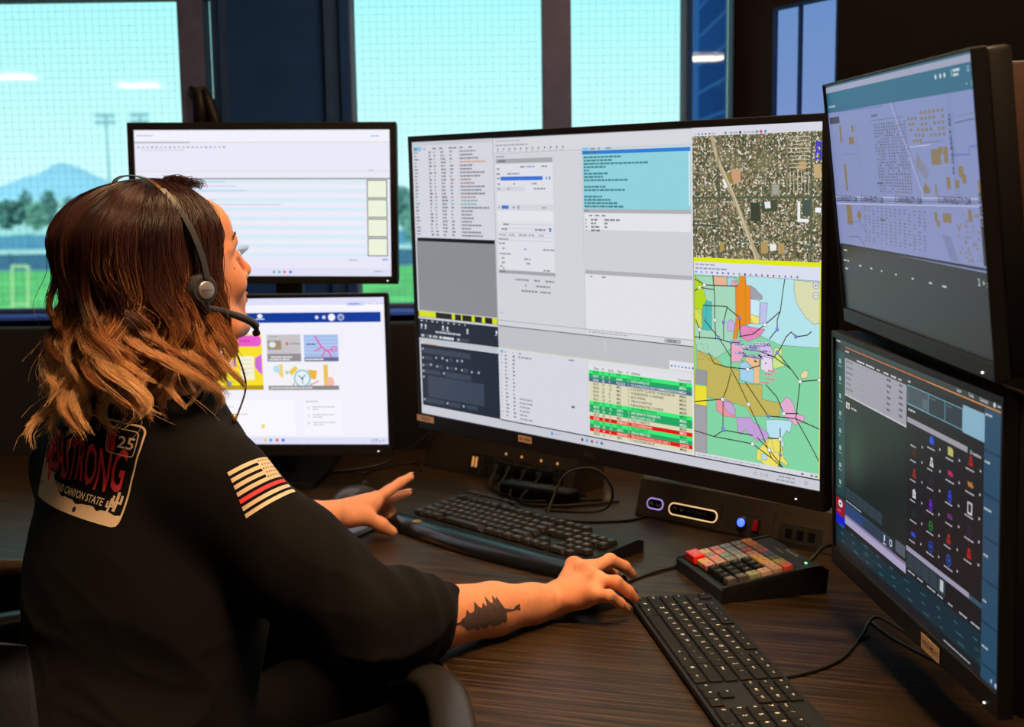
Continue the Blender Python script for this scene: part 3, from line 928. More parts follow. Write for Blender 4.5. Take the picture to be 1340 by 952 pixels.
for pts, cc in (([(1585, 130), (1622, 128), (1624, 168), (1596, 176)], '#cda27c'), ([(1565, 142), (1590, 136), (1592, 172), (1580, 170)], '#9a8448'), ([(1552, 160), (1560, 158), (1574, 182), (1564, 188)], '#eceef0'), ([(1832, 226), (1842, 226), (1842, 276), (1872, 278), (1872, 287), (1832, 286)], '#f0f2f6'), ([(1848, 222), (1878, 222), (1878, 268), (1850, 270)], '#4c5a52'), ([(1894, 244), (1914, 244), (1914, 258), (1894, 258)], '#f4f6fa'), ([(1712, 228), (1734, 226), (1736, 246), (1716, 248)], '#e8eaea'), ([(1700, 226), (1758, 222), (1760, 256), (1704, 258)], '#46523e'), ([(1660, 230), (1696, 230), (1698, 286), (1662, 286)], '#3c4638'), ([(1732, 354), (1756, 352), (1756, 372), (1734, 374)], '#f0eee8'), ([(1700, 346), (1726, 346), (1726, 380), (1700, 384)], '#b59a62'), ([(1762, 350), (1786, 348), (1786, 380), (1764, 382)], '#b59a62'), ([(1836, 112), (1860, 110), (1862, 134), (1838, 136)], '#c0a276'), ([(1738, 176), (1768, 176), (1768, 208), (1738, 208)], '#8d8a7c'), ([(1542, 352), (1560, 352), (1560, 378), (1542, 380)], '#b09858'), ([(1886, 120), (1914, 120), (1914, 160), (1890, 158)], '#c8ac7c')):
    S.poly(pts, cc, 7 if cc != '#46523e' else 6.5)
S.line([(1898, 56), (1914, 58), (1912, 84), (1896, 82), (1898, 56), (1906, 70), (1914, 58)], '#4a42c8', 4, 8)
S.line([(1896, 84), (1914, 88), (1910, 106), (1894, 102), (1896, 84)], '#4a42c8', 5, 8)
for k in range(7): S.line([(1742, 180 + k * 4), (1765, 180 + k * 4)], '#c8c6bc', 1.6, 8)
for k in range(9):
    S.line([(1804, 40 + k * 11), (1874, 40 + k * 11)], '#cfc8b4', 2.2, 7)
for k in range(6):
    S.line([(1806 + k * 13, 138), (1806 + k * 13, 204)], '#cfc8b4', 2.2, 7)
# yellow framed map window
S.rect(1434, 402, 1920, 416, '#e6ec1c', 8); S.rect(1433, 402, 1438, 1050, '#b8c440', 8); S.rect(1913, 402, 1920, 1046, '#e6ec1c', 8)
S.rect(1438, 416, 1913, 456, '#dfe2f4', 7)
S.dashes(1444, 424, 4, '#7a7c90', 4, 3, 26, 9); S.dashes(1444, 436, 7, '#6a6c80', 4.5, 4, 26, 9)
for k, cc in enumerate(('#5aa0d8', '#5aa0d8', '#9ab0d8', '#5a6a9a', '#5a6a9a', '#5a6a9a', '#5a6a9a', '#7ab07a', '#8a8a9a', '#44444c', '#9a9aaa', '#5a7ab8', '#c05a5a', '#9a5a8a', '#d03a3a', '#5aa07a', '#5a7ad0', '#9a7ab8', '#6a7a8a')):
    S.disc(1446 + k * 21.5, 448, 3.6, cc, 9)
S.rect(1438, 456, 1913, 1046, '#86d8a8', 7)
POLYS = [
('#b8e8f0', [(1641, 452), (1913, 456), (1913, 652), (1772, 655), (1723, 640), (1669, 623), (1641, 595)]),
('#dfe0b4', [(1822, 457), (1913, 460), (1913, 577), (1893, 584), (1863, 565), (1833, 528), (1822, 489)]),
('#a8dcc0', [(1441, 460), (1609, 460), (1608, 650), (1585, 659), (1585, 682), (1508, 727), (1449, 697), (1439, 663)]),
('#ef9020', [(1618, 454), (1641, 453), (1646, 480), (1661, 483), (1661, 582), (1669, 594), (1618, 612), (1608, 650), (1592, 651), (1604, 590), (1602, 486), (1618, 478)]),
('#e8b898', [(1518, 457), (1570, 457), (1570, 486), (1518, 486)]), ('#a8d8e8', [(1572, 457), (1602, 457), (1602, 486), (1572, 486)]), ('#ecaab4', [(1588, 470), (1612, 470), (1612, 486), (1588, 486)]),
('#b8dc22', [(1441, 460), (1470, 481), (1487, 537), (1487, 598), (1440, 563)]),
('#d8e258', [(1440, 563), (1469, 569), (1469, 630), (1439, 609)]),
('#4cc0bc', [(1487, 537), (1509, 540), (1508, 631), (1471, 630), (1471, 561)]),
('#ea8cc0', [(1618, 604), (1716, 612), (1696, 635), (1650, 654), (1621, 641)]),
('#c6b860', [(1447, 698), (1513, 711), (1556, 738), (1618, 747), (1617, 788), (1705, 783), (1704, 828), (1773, 831), (1773, 872), (1669, 885), (1641, 858), (1575, 850), (1487, 845), (1488, 760), (1448, 760)]),
('#9c9ca4', [(1440, 763), (1488, 763), (1487, 806), (1440, 807)]),
('#f0e438', [(1438, 811), (1487, 810), (1487, 875), (1457, 876), (1437, 874)]),
('#a4a4aa', [(1437, 874), (1487, 876), (1486, 1045), (1438, 1043)]),
('#ec9aa6', [(1524, 848), (1594, 856), (1603, 897), (1555, 899), (1526, 883)]),
('#cfa8dc', [(1546, 842), (1586, 850), (1603, 876), (1598, 892), (1570, 884)]),
('#c6a4dc', [(1606, 896), (1664, 889), (1672, 904), (1696, 911), (1712, 924), (1728, 930), (1728, 960), (1707, 952), (1687, 962), (1668, 950), (1650, 944), (1640, 930), (1622, 952), (1612, 941)]),
('#bce6f4', [(1719, 890), (1760, 884), (1817, 881), (1809, 919), (1796, 912), (1782, 937), (1788, 958), (1774, 983), (1751, 986), (1742, 950), (1724, 930)]),
('#f0e46c', [(1687, 988), (1706, 972), (1724, 949), (1773, 942), (1787, 1000), (1800, 1010), (1800, 1024), (1776, 1012), (1760, 1034), (1724, 1036), (1700, 1022), (1683, 1019)]),
('#b8e0ec', [(1700, 1000), (1722, 996), (1724, 1014), (1704, 1018)]),
('#e8b0d4', [(1773, 835), (1795, 810), (1812, 818), (1821, 829), (1830, 857), (1861, 861), (1857, 883), (1843, 880), (1831, 894), (1800, 876), (1786, 870)]),
('#ecdcf0', [(1701, 694), (1741, 690), (1746, 734), (1723, 744), (1701, 735)]),
('#f0c490', [(1641, 699), (1660, 694), (1696, 691), (1696, 780), (1673, 782), (1673, 741), (1641, 714)]),
('#a8d4f0', [(1620, 724), (1645, 716), (1673, 734), (1673, 782), (1620, 777)]),
('#ecaec8', [(1585, 659), (1618, 656), (1636, 677), (1636, 700), (1618, 720), (1585, 724)]),
('#cfe88c', [(1750, 664), (1781, 665), (1776, 688), (1790, 716), (1750, 730), (1743, 720)]),
('#c4c4f0', [(1699, 532), (1725, 531), (1719, 595), (1696, 595)]),
('#a4a4ac', [(1661, 481), (1680, 490), (1690, 500), (1705, 510), (1705, 521), (1661, 521)]),
('#cdeef8', [(1661, 523), (1696, 525), (1694, 576), (1661, 568)]),
('#f4e678', [(1661, 568), (1694, 576), (1694, 597), (1661, 597)]),
('#c8b4e8', [(1571, 601), (1585, 590), (1599, 599), (1599, 628), (1571, 626)]),
('#d8c4ee', [(1690, 650), (1730, 654), (1746, 676), (1742, 700), (1700, 694)]),
('#f0dca0', [(1846, 738), (1860, 722), (1874, 726), (1870, 744), (1850, 748)]),
]
for i, (cc, pts) in enumerate(POLYS):
    S.poly(pts, cc, 8 + i * .12)
    S.line(pts + [pts[0]], '#6d6f70', 1.2, 12.5)
LINES = [
[(1514, 456), (1521, 520), (1521, 596), (1525, 656)], [(1441, 471), (1480, 488), (1609, 486)], [(1440, 509), (1460, 497), (1519, 501)],
[(1474, 553), (1566, 551), (1618, 582), (1622, 641)], [(1571, 551), (1556, 601), (1556, 654)], [(1439, 656), (1537, 655), (1585, 663), (1618, 660)],
[(1479, 599), (1537, 652), (1585, 708)], [(1459, 662), (1459, 631), (1444, 601)], [(1585, 659), (1585, 746), (1613, 785), (1653, 849), (1701, 929), (1742, 1007), (1787, 1033)],
[(1498, 705), (1517, 734), (1565, 741), (1650, 740), (1696, 724), (1696, 694)], [(1584, 758), (1570, 805), (1551, 845), (1437, 866)],
[(1788, 455), (1783, 484), (1772, 553), (1716, 597), (1669, 630), (1618, 641)], [(1772, 553), (1761, 579), (1761, 608), (1732, 640)],
[(1632, 678), (1696, 680), (1750, 693), (1812, 724), (1845, 758), (1839, 805), (1830, 872), (1878, 938), (1913, 990)],
[(1772, 666), (1794, 628), (1812, 612), (1829, 625), (1868, 618), (1884, 606)], [(1845, 758), (1913, 746)], [(1641, 782), (1673, 816), (1728, 877), (1830, 872), (1913, 893)],
[(1719, 781), (1760, 814), (1786, 862), (1839, 856)], [(1436, 961), (1516, 970), (1555, 944), (1669, 945)], [(1516, 970), (1669, 972), (1742, 1007)],
[(1773, 909), (1774, 991), (1769, 1036)], [(1687, 950), (1733, 982), (1787, 1033)], [(1728, 945), (1773, 942)], [(1750, 693), (1772, 666), (1761, 678), (1812, 724)], [(1553, 845), (1552, 938)]]
for ln in LINES:
    S.line(ln, '#3a2a10', 3.2, 13)
rng = random.Random(12)
for ln in LINES:
    x, y = ln[len(ln) // 2]
    c_ = rng.random()
    if c_ < .4:
        S.disc(x, y, 6, '#5a66c8', 14)
        S.disc(x, y - 1, 3, '#9aa4e8', 15)
    else:
        S.rect(x - 6, y - 5, x + 6, y + 6, '#f2f2f2', 14); S.line([(x - 6, y - 5), (x + 6, y - 5), (x + 6, y + 6), (x - 6, y + 6), (x - 6, y - 5)], '#55555a', 1.2, 15)
for k in range(26):      # unit tags clustered over the city
    x, y = rng.uniform(1596, 1715), rng.uniform(650, 700)
    S.rect(x, y, x + rng.uniform(18, 40), y + 6, rng.choice(['#c8c4ea', '#a8a0dc', '#dcd8f4', '#8a84c8']), 14 + k * .01)
    S.dashes(x + 2, y + 3, 3, '#3a3466', 3, k, 9, 16)
for k in range(14):
    x, y = rng.uniform(1600, 1730), rng.uniform(655, 720)
    S.line([(x, y), (x + rng.uniform(-6, 6), y + rng.uniform(-5, 5)), (x + rng.uniform(2, 8), y + rng.uniform(-3, 6))], '#15151a', 2.5, 15)
for x, y in ((1712, 745), (1722, 760), (1700, 772), (1726, 734)):
    S.rect(x, y, x + 34, y + 6, '#e8a8b0', 15); S.dashes(x + 2, y + 3, 3, '#a02a34', 3, int(x), 10, 16)
for k in range(16):
    x, y = rng.uniform(1452, 1500), rng.uniform(665, 735)
    S.line([(x, y), (x + rng.uniform(-7, 7), y + rng.uniform(-7, 7))], '#5a6a50', 1.5, 15)
for sgn, y in (('+', 469), ('-', 499)):
    S.disc(1899, y, 10, '#e8ecd8', 14, n=16); S.ring(1899, y, 10, '#7a80c0', 1.8, 15); S.rect(1894, y - 1, 1904, y + 1, '#5a60a8', 16)
    if sgn == '+': S.rect(1898, y - 5, 1900, y + 5, '#5a60a8', 16)
S.rect(1438, 1030, 1913, 1046, '#dcdde4', 17); S.dashes(1446, 1038, 12, '#9a9ba4', 3.5, 5, 22, 18)
for x in (1850, 1884, 1900): S.dashes(x, 1038, 1, '#44454e', 6, 2, 10, 18)
S.line([(484, 1046), (1917, 1047)], '#26272c', 4, 18)
# task bar
S.rect(0, 1048, 1920, 1080, '#ccced8', 17)
S.rect(760, 1056, 770, 1068, '#4a9ae8', 18); S.dashes(778, 1062, 3, '#9ab0cc', 4, 3, 12, 18)
for x, cc in ((920, '#4a4c55'), (944, '#4aa8e0'), (968, '#b03a3a'), (992, '#8aa0c8'), (1016, '#2a7a9a')): S.disc(x, 1063, 6, cc, 18)
for x in (1680, 1704, 1722): S.ring(x, 1064, 5, '#8f919a', 1.5, 18)
S.dashes(1768, 1058, 3, '#7a7c86', 5, 2, 22, 18); S.dashes(1760, 1070, 4, '#7a7c86', 5, 3, 22, 18); S.ring(1868, 1064, 5, '#7a7c86', 1.5, 18)

# aerial imagery material: cells of roofs, yards and trees
AER = bpy.data.materials.new('aerial_imagery')
AER.use_nodes = True
n, l = AER.node_tree.nodes, AER.node_tree.links
p = n['Principled BSDF']
p.inputs['Base Color'].default_value = (.004, .004, .004, 1)
tc = n.new('ShaderNodeTexCoord')
v1 = n.new('ShaderNodeTexVoronoi'); v1.inputs['Scale'].default_value = 400; v1.feature = 'F1'; v1.distance = 'CHEBYCHEV'
v2 = n.new('ShaderNodeTexNoise'); v2.inputs['Scale'].default_value = 26; v2.inputs['Detail'].default_value = 4
r1 = n.new('ShaderNodeValToRGB'); r1.color_ramp.interpolation = 'CONSTANT'
els = [(0, '#3c4a34'), (.2, '#565c40'), (.36, '#a08c68'), (.5, '#4a5640'), (.6, '#c8c0a8'), (.7, '#7a7456'), (.82, '#e4e0d4'), (.92, '#8c6a50')]
cr = r1.color_ramp
while len(cr.elements) < len(els): cr.elements.new(.5)
for e, (ps, hx) in zip(cr.elements, els): e.position = ps; e.color = srgb(hx)
sp = n.new('ShaderNodeSeparateColor')
l.new(tc.outputs['Object'], v1.inputs['Vector']); l.new(tc.outputs['Object'], v2.inputs['Vector'])
l.new(v1.outputs['Color'], sp.inputs[0]); l.new(sp.outputs[0], r1.inputs[0])
mx = n.new('ShaderNodeMix'); mx.data_type = 'RGBA'; mx.blend_type = 'MIX'
r2 = n.new('ShaderNodeMapRange'); r2.inputs[1].default_value = .5; r2.inputs[2].default_value = .7; r2.inputs[3].default_value = 0; r2.inputs[4].default_value = .55
l.new(v2.outputs[0], r2.inputs[0]); l.new(r2.outputs[0], mx.inputs[0]); l.new(r1.outputs[0], mx.inputs[6]); mx.inputs[7].default_value = srgb('#8f8a64')
l.new(mx.outputs[2], p.inputs['Emission Color']); p.inputs['Emission Strength'].default_value = .98
S.build(big, [EM, AER])
sticker(big, .054, .0125, -.455, -.529 / 2 - .0095, 'CAD 01')
sticker(big, .036, .0125, -.163, -.529 / 2 - .0105, 'MC-100000')
post_stand(big, M_BIG, .35, -.14, (.20, .14))

# ---------------------------------------------------------------- upper right monitor
M_RU = pose((.4431, 1.5108, 1.3412), (-88.75, -6.56, .13))
ru = monitor('thin black monitor at upper right showing the street map with building outlines', M_RU, .527, .296, .003, .003, .019, body=.05, led=(.235, -.296 / 2 - .013, '#ffffff'))
S = Screen(.527, .296, .74)
S.rect(0, 0, 1920, 1080, '#20272a', 0)
S.rect(0, 0, 1920, 8, '#3a6478', 1); S.rect(0, 8, 1920, 34, '#a8a8c4', 1)
S.rect(0, 34, 1920, 128, '#2a6a88', 1)
S.dashes(20, 100, 2, '#9ac0cc', 8, 2, 60)
for x in (1531, 1582, 1625): S.disc(x, 62, 10, '#dfe8ea', 2, ry=9)
S.rect(1690, 46, 1700, 72, '#6ad0b0', 2); S.dashes(1712, 52, 2, '#dfe8ea', 9, 3, 50); S.dashes(1712, 68, 2, '#dfe8ea', 9, 4, 50)
S.ring(1858, 56, 9, '#c8dce0', 3, 2); S.dashes(1830, 106, 1, '#c8dce0', 5, 1, 22); S.rect(1880, 98, 1884, 114, '#c8dce0', 2)
S.rect(0, 128, 1908, 764, '#8894c8', 1)
BT, MG, DG = '#8c774f', '#6c6c92', '#3c3c52'
def bl(x0, y0, x1, y1, c=BT): S.rect(x0, y0, x1, y1, c, 4)
for a in ((1416, 325, 1520, 384), (1500, 318, 1548, 345), (1556, 318, 1597, 378), (199, 373, 232, 500), (320, 252, 400, 285), (377, 199, 412, 228), (176, 192, 205, 272),
          (1491, 566, 1580, 600), (1399, 564, 1430, 600), (1420, 596, 1453, 620), (176, 567, 262, 660), (348, 600, 415, 622), (368, 590, 392, 634), (1693, 390, 1740, 430), (1720, 420, 1763, 452), (1561, 430, 1600, 474), (1299, 470, 1372, 494), (1310, 456, 1340, 480), (1755, 545, 1790, 585), (1650, 440, 1690, 470), (1150 + 280, 456, 1448, 500), (1869, 440, 1900, 486)):
    bl(*a)
for i in range(5):
    for j in range(3):
        if (i + j) % 4 != 3: bl(1178 + i * 10 + j * 40, 196 + i * 22, 1178 + i * 10 + j * 40 + 24, 208 + i * 22)
for i in range(5):
    for j in range(6):
        if (i * j) % 5 != 4: bl(1330 + j * 46, 178 + i * 22, 1356 + j * 46, 190 + i * 22)
for k in range(6):
    S.poly([(1250 + k * 22, 345 + k * 12), (1268 + k * 22, 335 + k * 12), (1250 + k * 18, 390 + k * 10), (1236 + k * 18, 396 + k * 10)], BT, 4)
rd = random.Random(9)
for j in range(13):         # rows of small homes
    x = 720 + j * 34
    S.line([(x - 12, 205), (x + 6, 510)], MG, 1.6, 3)
    for i in range(24):
        if rd.random() < .82:
            bl(x + i * .8 + rd.uniform(-3, 3), 206 + i * 12.4, x + i * .8 + 14, 213 + i * 12.4, rd.choice(['#5d5d66', '#776a54', '#4c4c68']))
for j in range(14):
    x = 470 + j * 62
    S.line([(x, 560), (x - 40, 745)], MG, 1.5, 3)
    for i in range(12):
        if rd.random() < .8: bl(x - i * 3 + 6, 566 + i * 14, x - i * 3 + 24, 572 + i * 14, rd.choice(['#6e6e7c', '#5e5e78', '#7c6e5a']))
for j in range(9):
    for i in range(9):
        if rd.random() < .6:
            x, y = 1640 + j * 28 + rd.uniform(-5, 5), 560 + i * 20 + rd.uniform(-4, 4)
            bl(x, y, x + rd.uniform(10, 20), y + rd.uniform(7, 14), rd.choice([BT, '#8a8a94', BT]))
for k in range(9): S.line([(1470 + k * 10, 650), (1540 + k * 10, 742)], '#6a6a88', 3, 4)
for pts, cc, tk in (([(0, 532), (1900, 504)], '#cacae6', 4), ([(0, 566), (1900, 530)], '#cacae6', 4), ([(0, 550), (1900, 517)], DG, 2), ([(975, 128), (1290, 505)], '#c4c4e4', 5), ([(1010, 128), (1320, 505)], MG, 3),
                    ([(1640, 132), (1650, 500)], MG, 4), ([(1672, 132), (1682, 500)], MG, 3), ([(1650, 350), (1808, 350), (1818, 322), (1908, 322)], '#4a5ab8', 4), ([(110, 128), (860, 122 + 14)], '#5a6ac0', 3),
                    ([(440, 200), (460, 540)], MG, 2), ([(690, 140), (690, 190), (1130, 190)], MG, 3), ([(460, 555), (462, 700)], MG, 3), ([(150, 650), (380, 640), (480, 690), (520, 740)], MG, 3), ([(180, 720), (340, 712), (420, 750)], MG, 5),
                    ([(1300, 300), (1560, 296)], MG, 3), ([(1690, 236), (1900, 226)], DG, 3), ([(1690, 214), (1900, 206)], MG, 2), ([(1180, 312), (1420, 308)], '#c4c4e4', 4), ([(230, 330), (440, 326)], MG, 2)):
    S.line(pts, cc, tk, 5)
for x, y in ((30, 551), (430, 546), (930, 538), (1455, 528)): S.text(x, y, 'E UNIVERSITY DR', 38, '#20202c', 7, sx=1.15)
S.text(1655, 420, 'N GILBERT RD', 36, '#1e1e48', 7, vertical=True, sx=.95)
for k in range(5): S.rect(22 + k * 34, 152, 50 + k * 34, 180, '#33384a', 6)
S.rect(20, 150, 190, 182, '#4a5064', 5)
for i in range(3): S.rect(1868, 486 + i * 44, 1904, 520 + i * 44, '#181a20', 7); S.ring(1886, 503 + i * 44, 8, '#dfe0ea', 2, 8)
S.rect(1868, 600, 1902, 740, '#20222a', 7)
for yy in (170, 460, 620): S.dashes(700, yy, 3, '#55556a', 8, yy, 30, 6)
S.line([(20, 764), (1912, 752)], '#15181a', 10, 8)
for x, y in ((60, 790), (90, 790), (40, 840), (100, 840), (56, 880)): S.dashes(x, y, 2, '#c8d0d2', 8, x, 26, 3)
for x in (300, 480, 640, 840, 1060, 1270, 1420): S.dashes(x, 850, 1, '#c0c8ca', 8, x, 50, 3)
for x, st in ((1800, '2'), (1842, '+'), (1880, ':')): S.text(x, 815, st, 36, '#dfe6e8', 4)
S.build(ru)
post_stand(ru, M_RU, .24, -.08, (.16, .10))

# ---------------------------------------------------------------- lower right monitor
M_RL = pose((.4657, 1.526, 1.0032), (-86.14, -1.39, .3))
rl = monitor('black monitor at lower right with dark icon grid and tan label', M_RL, .527, .296, .007, .009, .026, body=.05, led=(.238, -.296 / 2 - .020, '#ffffff'))
S = Screen(.527, .296, .74)
S.rect(0, 0, 1920, 1080, '#20242a', 0)
S.rect(0, 0, 1920, 26, '#2d3a3c', 1); S.dashes(14, 14, 2, '#b8d0cc', 8, 1, 40)
S.rect(150, 29, 1912, 34, '#d8703a', 2); S.rect(1200, 29, 1912, 34, '#e89a4a', 3)
for x, st in ((1500, 'Layer'), (1610, 'Tools'), (1710, 'Contacts')): S.text(x, 20, st, 20, '#d8d8de', 3)
S.disc(1838, 14, 9, '#e8e8ee', 3); S.rect(1862, 12, 1890, 16, '#e8e8ee', 3)
S.rect(0, 60, 140, 800, '#26494c', 1)
for i in range(8):
    yy = 100 + i * 88
    S.line([(4, yy + 52), (136, yy + 52)], '#1c3436', 3, 2); S.rect(54, yy, 84, yy + 22, '#9ab8b8', 2); S.dashes(40, yy + 36, 2, '#7fa0a0', 6, i, 30, 2)
S.rect(8, 790, 140, 1080, '#17323e', 1)
S.rect(4, 812, 142, 900, '#a01830', 2); S.disc(74, 838, 34, '#e8e4ea', 3, ry=19); S.rect(58, 834, 90, 842, '#501020', 4); S.dashes(30, 878, 2, '#d0707e', 8, 4, 46, 3)
S.rect(4, 900, 142, 950, '#1822d8', 2)
S.rect(144, 80, 970, 262, '#a9a6b4', 2); S.rect(144, 62, 970, 84, '#30333a', 3)
S.dashes(150, 50, 2, '#c8c8ce', 8, 3, 40, 3)
for k, x in enumerate((320, 380, 450, 520, 600, 690, 780, 870)): S.dashes(x, 73, 2, '#d8d8de', 8, k, 34, 4)
for i in range(6):
    yy = 98 + i * 27
    S.dashes(160, yy, 3, '#7d7a88', 9, i, 40, 4)
    for x in (336, 396, 460, 560): S.rect(x, yy - 5, x + 7, yy + 5, '#8a8794', 4)
    S.dashes(730, yy, 2, '#5d5a68', 11, i + 5, 28, 4); S.dashes(880, yy, 2, '#5d5a68', 11, i + 9, 28, 4)
S.rect(144, 262, 970, 270, '#d0cdd8', 4)
S.rect(144, 270, 976, 820, '#1b2726', 2)
for k in range(14):
    S.disc(330 - k * 2, 540, 178 - k * 11, (27 + k * .7, 39 + k * 2.1, 38 + k * .9), 2.1 + k * .1, ry=220 - k * 14, n=36)
S.rect(160, 300, 215, 330, '#d8d8de', 4); S.text(168, 326, 'TM', 26, '#30333a', 5); S.dashes(240, 318, 2, '#c0c4c8', 8, 3, 60, 4)
for k in range(6): S.rect(150 + k * 88, 730, 232 + k * 88, 788, '#30424c', 4); 
S.dashes(160, 800, 5, '#aab0b8', 7, 5, 50, 4)
for k in range(8):
    S.rect(150 + k * 84, 812, 230 + k * 84, 872, '#34507c' if k < 4 else '#34465c', 5); S.rect(156 + k * 84, 822, 224 + k * 84, 868, '#2c4a80' if k < 3 else '#2e4054', 6)
S.rect(700, 822, 716, 850, '#d8dce4', 7); S.ring(790, 836, 14, '#e8ecf4', 5, 7); S.dashes(690, 862, 1, '#c0c4cc', 7, 5, 50, 7)
S.rect(848, 800, 968, 856, '#56626c', 6); S.rect(830, 868, 974, 884, '#6a4030', 5)
S.rect(148, 872, 976, 884, '#8e82ae', 7); S.rect(148, 884, 976, 920, '#b4aed0', 7)
S.rect(8, 950, 1640, 1080, '#12333f', 1)
for i in range(3):
    for k in range(10): S.dashes(60 + k * 180 + i * 20, 950 + i * 36, 1, '#3c6a76', 7, i * 7 + k, 70, 3)
S.rect(976, 60, 1756, 1080, '#1b1c22', 2)
S.dashes(984, 64, 1, '#c8c8ce', 8, 3, 60, 3)
S.rect(980, 78, 1562, 164, '#6fa8bc', 3); S.rect(984, 82, 1212, 158, '#44545e', 4); S.rect(1218, 82, 1384, 160, '#2a3842', 4); S.rect(1390, 82, 1554, 160, '#293844', 4)
S.rect(1150, 110, 1205, 150, '#5d6d76', 5); S.dashes(1225, 94, 2, '#5a6a74', 6, 3, 50, 5); S.dashes(1400, 94, 2, '#5a6a74', 6, 4, 50, 5)
S.rect(1560, 62, 1758, 170, '#8fbcd4', 4); S.dashes(990, 184, 3, '#c8c8ce', 8, 3, 40, 3)
S.rect(980, 218, 1608, 241, '#a6a2b0', 3); S.text(1630, 238, '22 members', 20, '#d8d8de', 4)
ICON = [(1253, 269, '#2a5ae0', 'b'), (1446, 271, '#c8c070', 'n'), (1640, 268, '#b01818', 'p'), (1065, 365, '#4a1c18', 'b'), (1255, 359, '#d8d4c8', 'p'), (1447, 360, '#d0206a', 's'), (1639, 359, '#c0803a', 's'),
        (1066, 451, '#a8281c', 'p'), (1255, 440, '#2c2434', 'b'), (1066, 540, '#e0e0e8', 'h'), (1445, 453, '#2a4ae0', 'g'), (1636, 453, '#e0e0e8', 'f'), (1251, 539, '#6a2ac0', 'g'), (1068, 629, '#1c3030', 'b'), (1448, 536, '#7a2a8a', 's'),
        (1253, 628, '#2a8a3a', 'o'), (1438, 632, '#b02a20', 'p'), (1636, 543, '#3c2450', 'o'), (1060, 720, '#2a50e0', 's'), (1253, 717, '#2a50d8', 'r'), (1440, 719, '#2a60d8', 'r'), (1635, 633, '#c02020', 'p'), (1066, 300, '#202228', 'b')]
for i, (x, y, cc, k) in enumerate(ICON):
    if k == 'b': S.rect(x - 22, y - 12, x + 22, y + 13, cc, 4); S.rect(x - 12, y - 20, x + 12, y - 12, cc, 4)
    elif k == 'n': S.poly([(x - 26, y - 16), (x + 16, y - 16), (x + 26, y - 8), (x + 26, y + 18), (x - 26, y + 18)], cc, 4)
    elif k == 'p': S.disc(x, y - 14, 13, cc, 4, ry=8); S.poly([(x - 20, y + 18), (x - 15, y - 4), (x + 15, y - 4), (x + 20, y + 18)], cc, 4); S.rect(x - 4, y - 2, x + 4, y + 8, '#1b1c22', 5)
    elif k == 's': S.disc(x - 10, y, 15, cc, 4, ry=9); S.disc(x + 12, y + 3, 14, cc, 4, ry=8); S.line([(x - 24, y - 8), (x + 24, y + 6)], cc, 5, 5); S.line([(x - 16, y + 10), (x + 16, y - 12)], cc, 5, 5)
    elif k == 'h': S.poly([(x - 24, y - 8), (x, y - 24), (x + 24, y - 8)], cc, 4); S.rect(x - 18, y - 6, x + 18, y + 18, cc, 4); S.line([(x - 14, y + 4), (x + 14, y + 4)], '#1b1c22', 3, 5)
    elif k == 'g': S.ring(x, y - 8, 12, cc, 7, 4); S.ring(x, y + 9, 14, cc, 8, 4)
    elif k == 'f': S.rect(x - 22, y - 24, x + 22, y + 24, cc, 4); S.rect(x - 14, y - 18, x + 14, y + 16, '#1b1c22', 5)
    elif k == 'o': S.ring(x, y, 18, cc, 6, 4); S.line([(x - 10, y), (x + 10, y)], cc, 5, 5)
    elif k == 'r': S.ring(x, y, 22, cc, 4, 4); S.poly([(x - 12, y - 8), (x + 14, y - 6), (x, y + 12)], cc, 4)
    S.dashes(x - 46, y + 34, 3, '#c0c0c8', 6, i, 30, 5)
    S.poly([(x + 82, y + 10), (x + 96, y + 17), (x + 82, y + 24)], '#d0d0d8', 4)
S.rect(980, 788, 1640, 810, '#a6a2bc', 5)
for k in range(5): S.rect(986 + k * 86, 816, 1066 + k * 86, 884, '#31434e', 4)
S.rect(1356, 822, 1390, 870, '#c8ccd4', 5); S.rect(1640, 792, 1756, 812, '#3a5a6c', 5)
for k in range(7): S.dashes(1000 + k * 110, 896, 2, '#b8bcc4', 7, k, 44, 5)
S.rect(976, 910, 1756, 1040, '#15303c', 3)
S.rect(8, 1040, 1756, 1080, '#1b1d24', 4)
S.dashes(1400, 1066, 12, '#b0b4bc', 7, 7, 34, 5)
S.rect(1756, 36, 1912, 1080, '#27506e', 3)
for i in range(6): S.rect(1756, 190 + i * 165, 1912, 200 + i * 165, '#1d3c52', 4); S.dashes(1764, 60 + i * 178, 2, '#c0ccd4', 8, i, 30, 5)
S.disc(1890, 1064, 10, '#d8dce4', 5); S.disc(1850, 1060, 8, '#b8bcc4', 5)
S.build(rl)
sticker(rl, .054, .0185, .0935, -.296 / 2 - .0155, 'PSCO-MD-31')
post_stand(rl, M_RL, .17, -.08, (.16, .14))

# ---------------------------------------------------------------- upper left monitor
M_LU = pose((-.5068, 2.7207, 1.3275), (-2.95, .23, .76))
lu = monitor('upper left black monitor showing a white page with pale blue stripes', M_LU, .527, .298, .0135, .0155, .016, led=(.256, -.298 / 2 - .009, '#ffffff'))
S = Screen(.527, .298, .96)
S.rect(0, 0, 1920, 1080, '#e6e6f6', 0)
S.rect(0, 0, 1920, 85, '#eeeefa', 1); S.dashes(20, 40, 3, '#b8b8c8', 8, 2, 50); S.dashes(1780, 46, 3, '#9ab0e0', 9, 4, 34)
S.rect(0, 86, 1920, 92, '#dcd8c0', 2); S.rect(0, 86, 420, 94, '#9a9aa4', 3)
for k in range(20):
    S.rect(24 + k * 34, 118, 40 + k * 34, 132, ('#a8a8b8', '#b8b8c4', '#d8b090', '#9aa0c0')[k % 4], 2)
S.dashes(60, 146, 14, '#c4c4d0', 6, 7, 34)
S.rect(0, 300, 1920, 306, '#dcdcc8', 2); S.dashes(1760, 296, 1, '#b0b0bc', 6, 3, 70)
S.rect(0, 352, 1920, 362, '#8f8f80', 3)
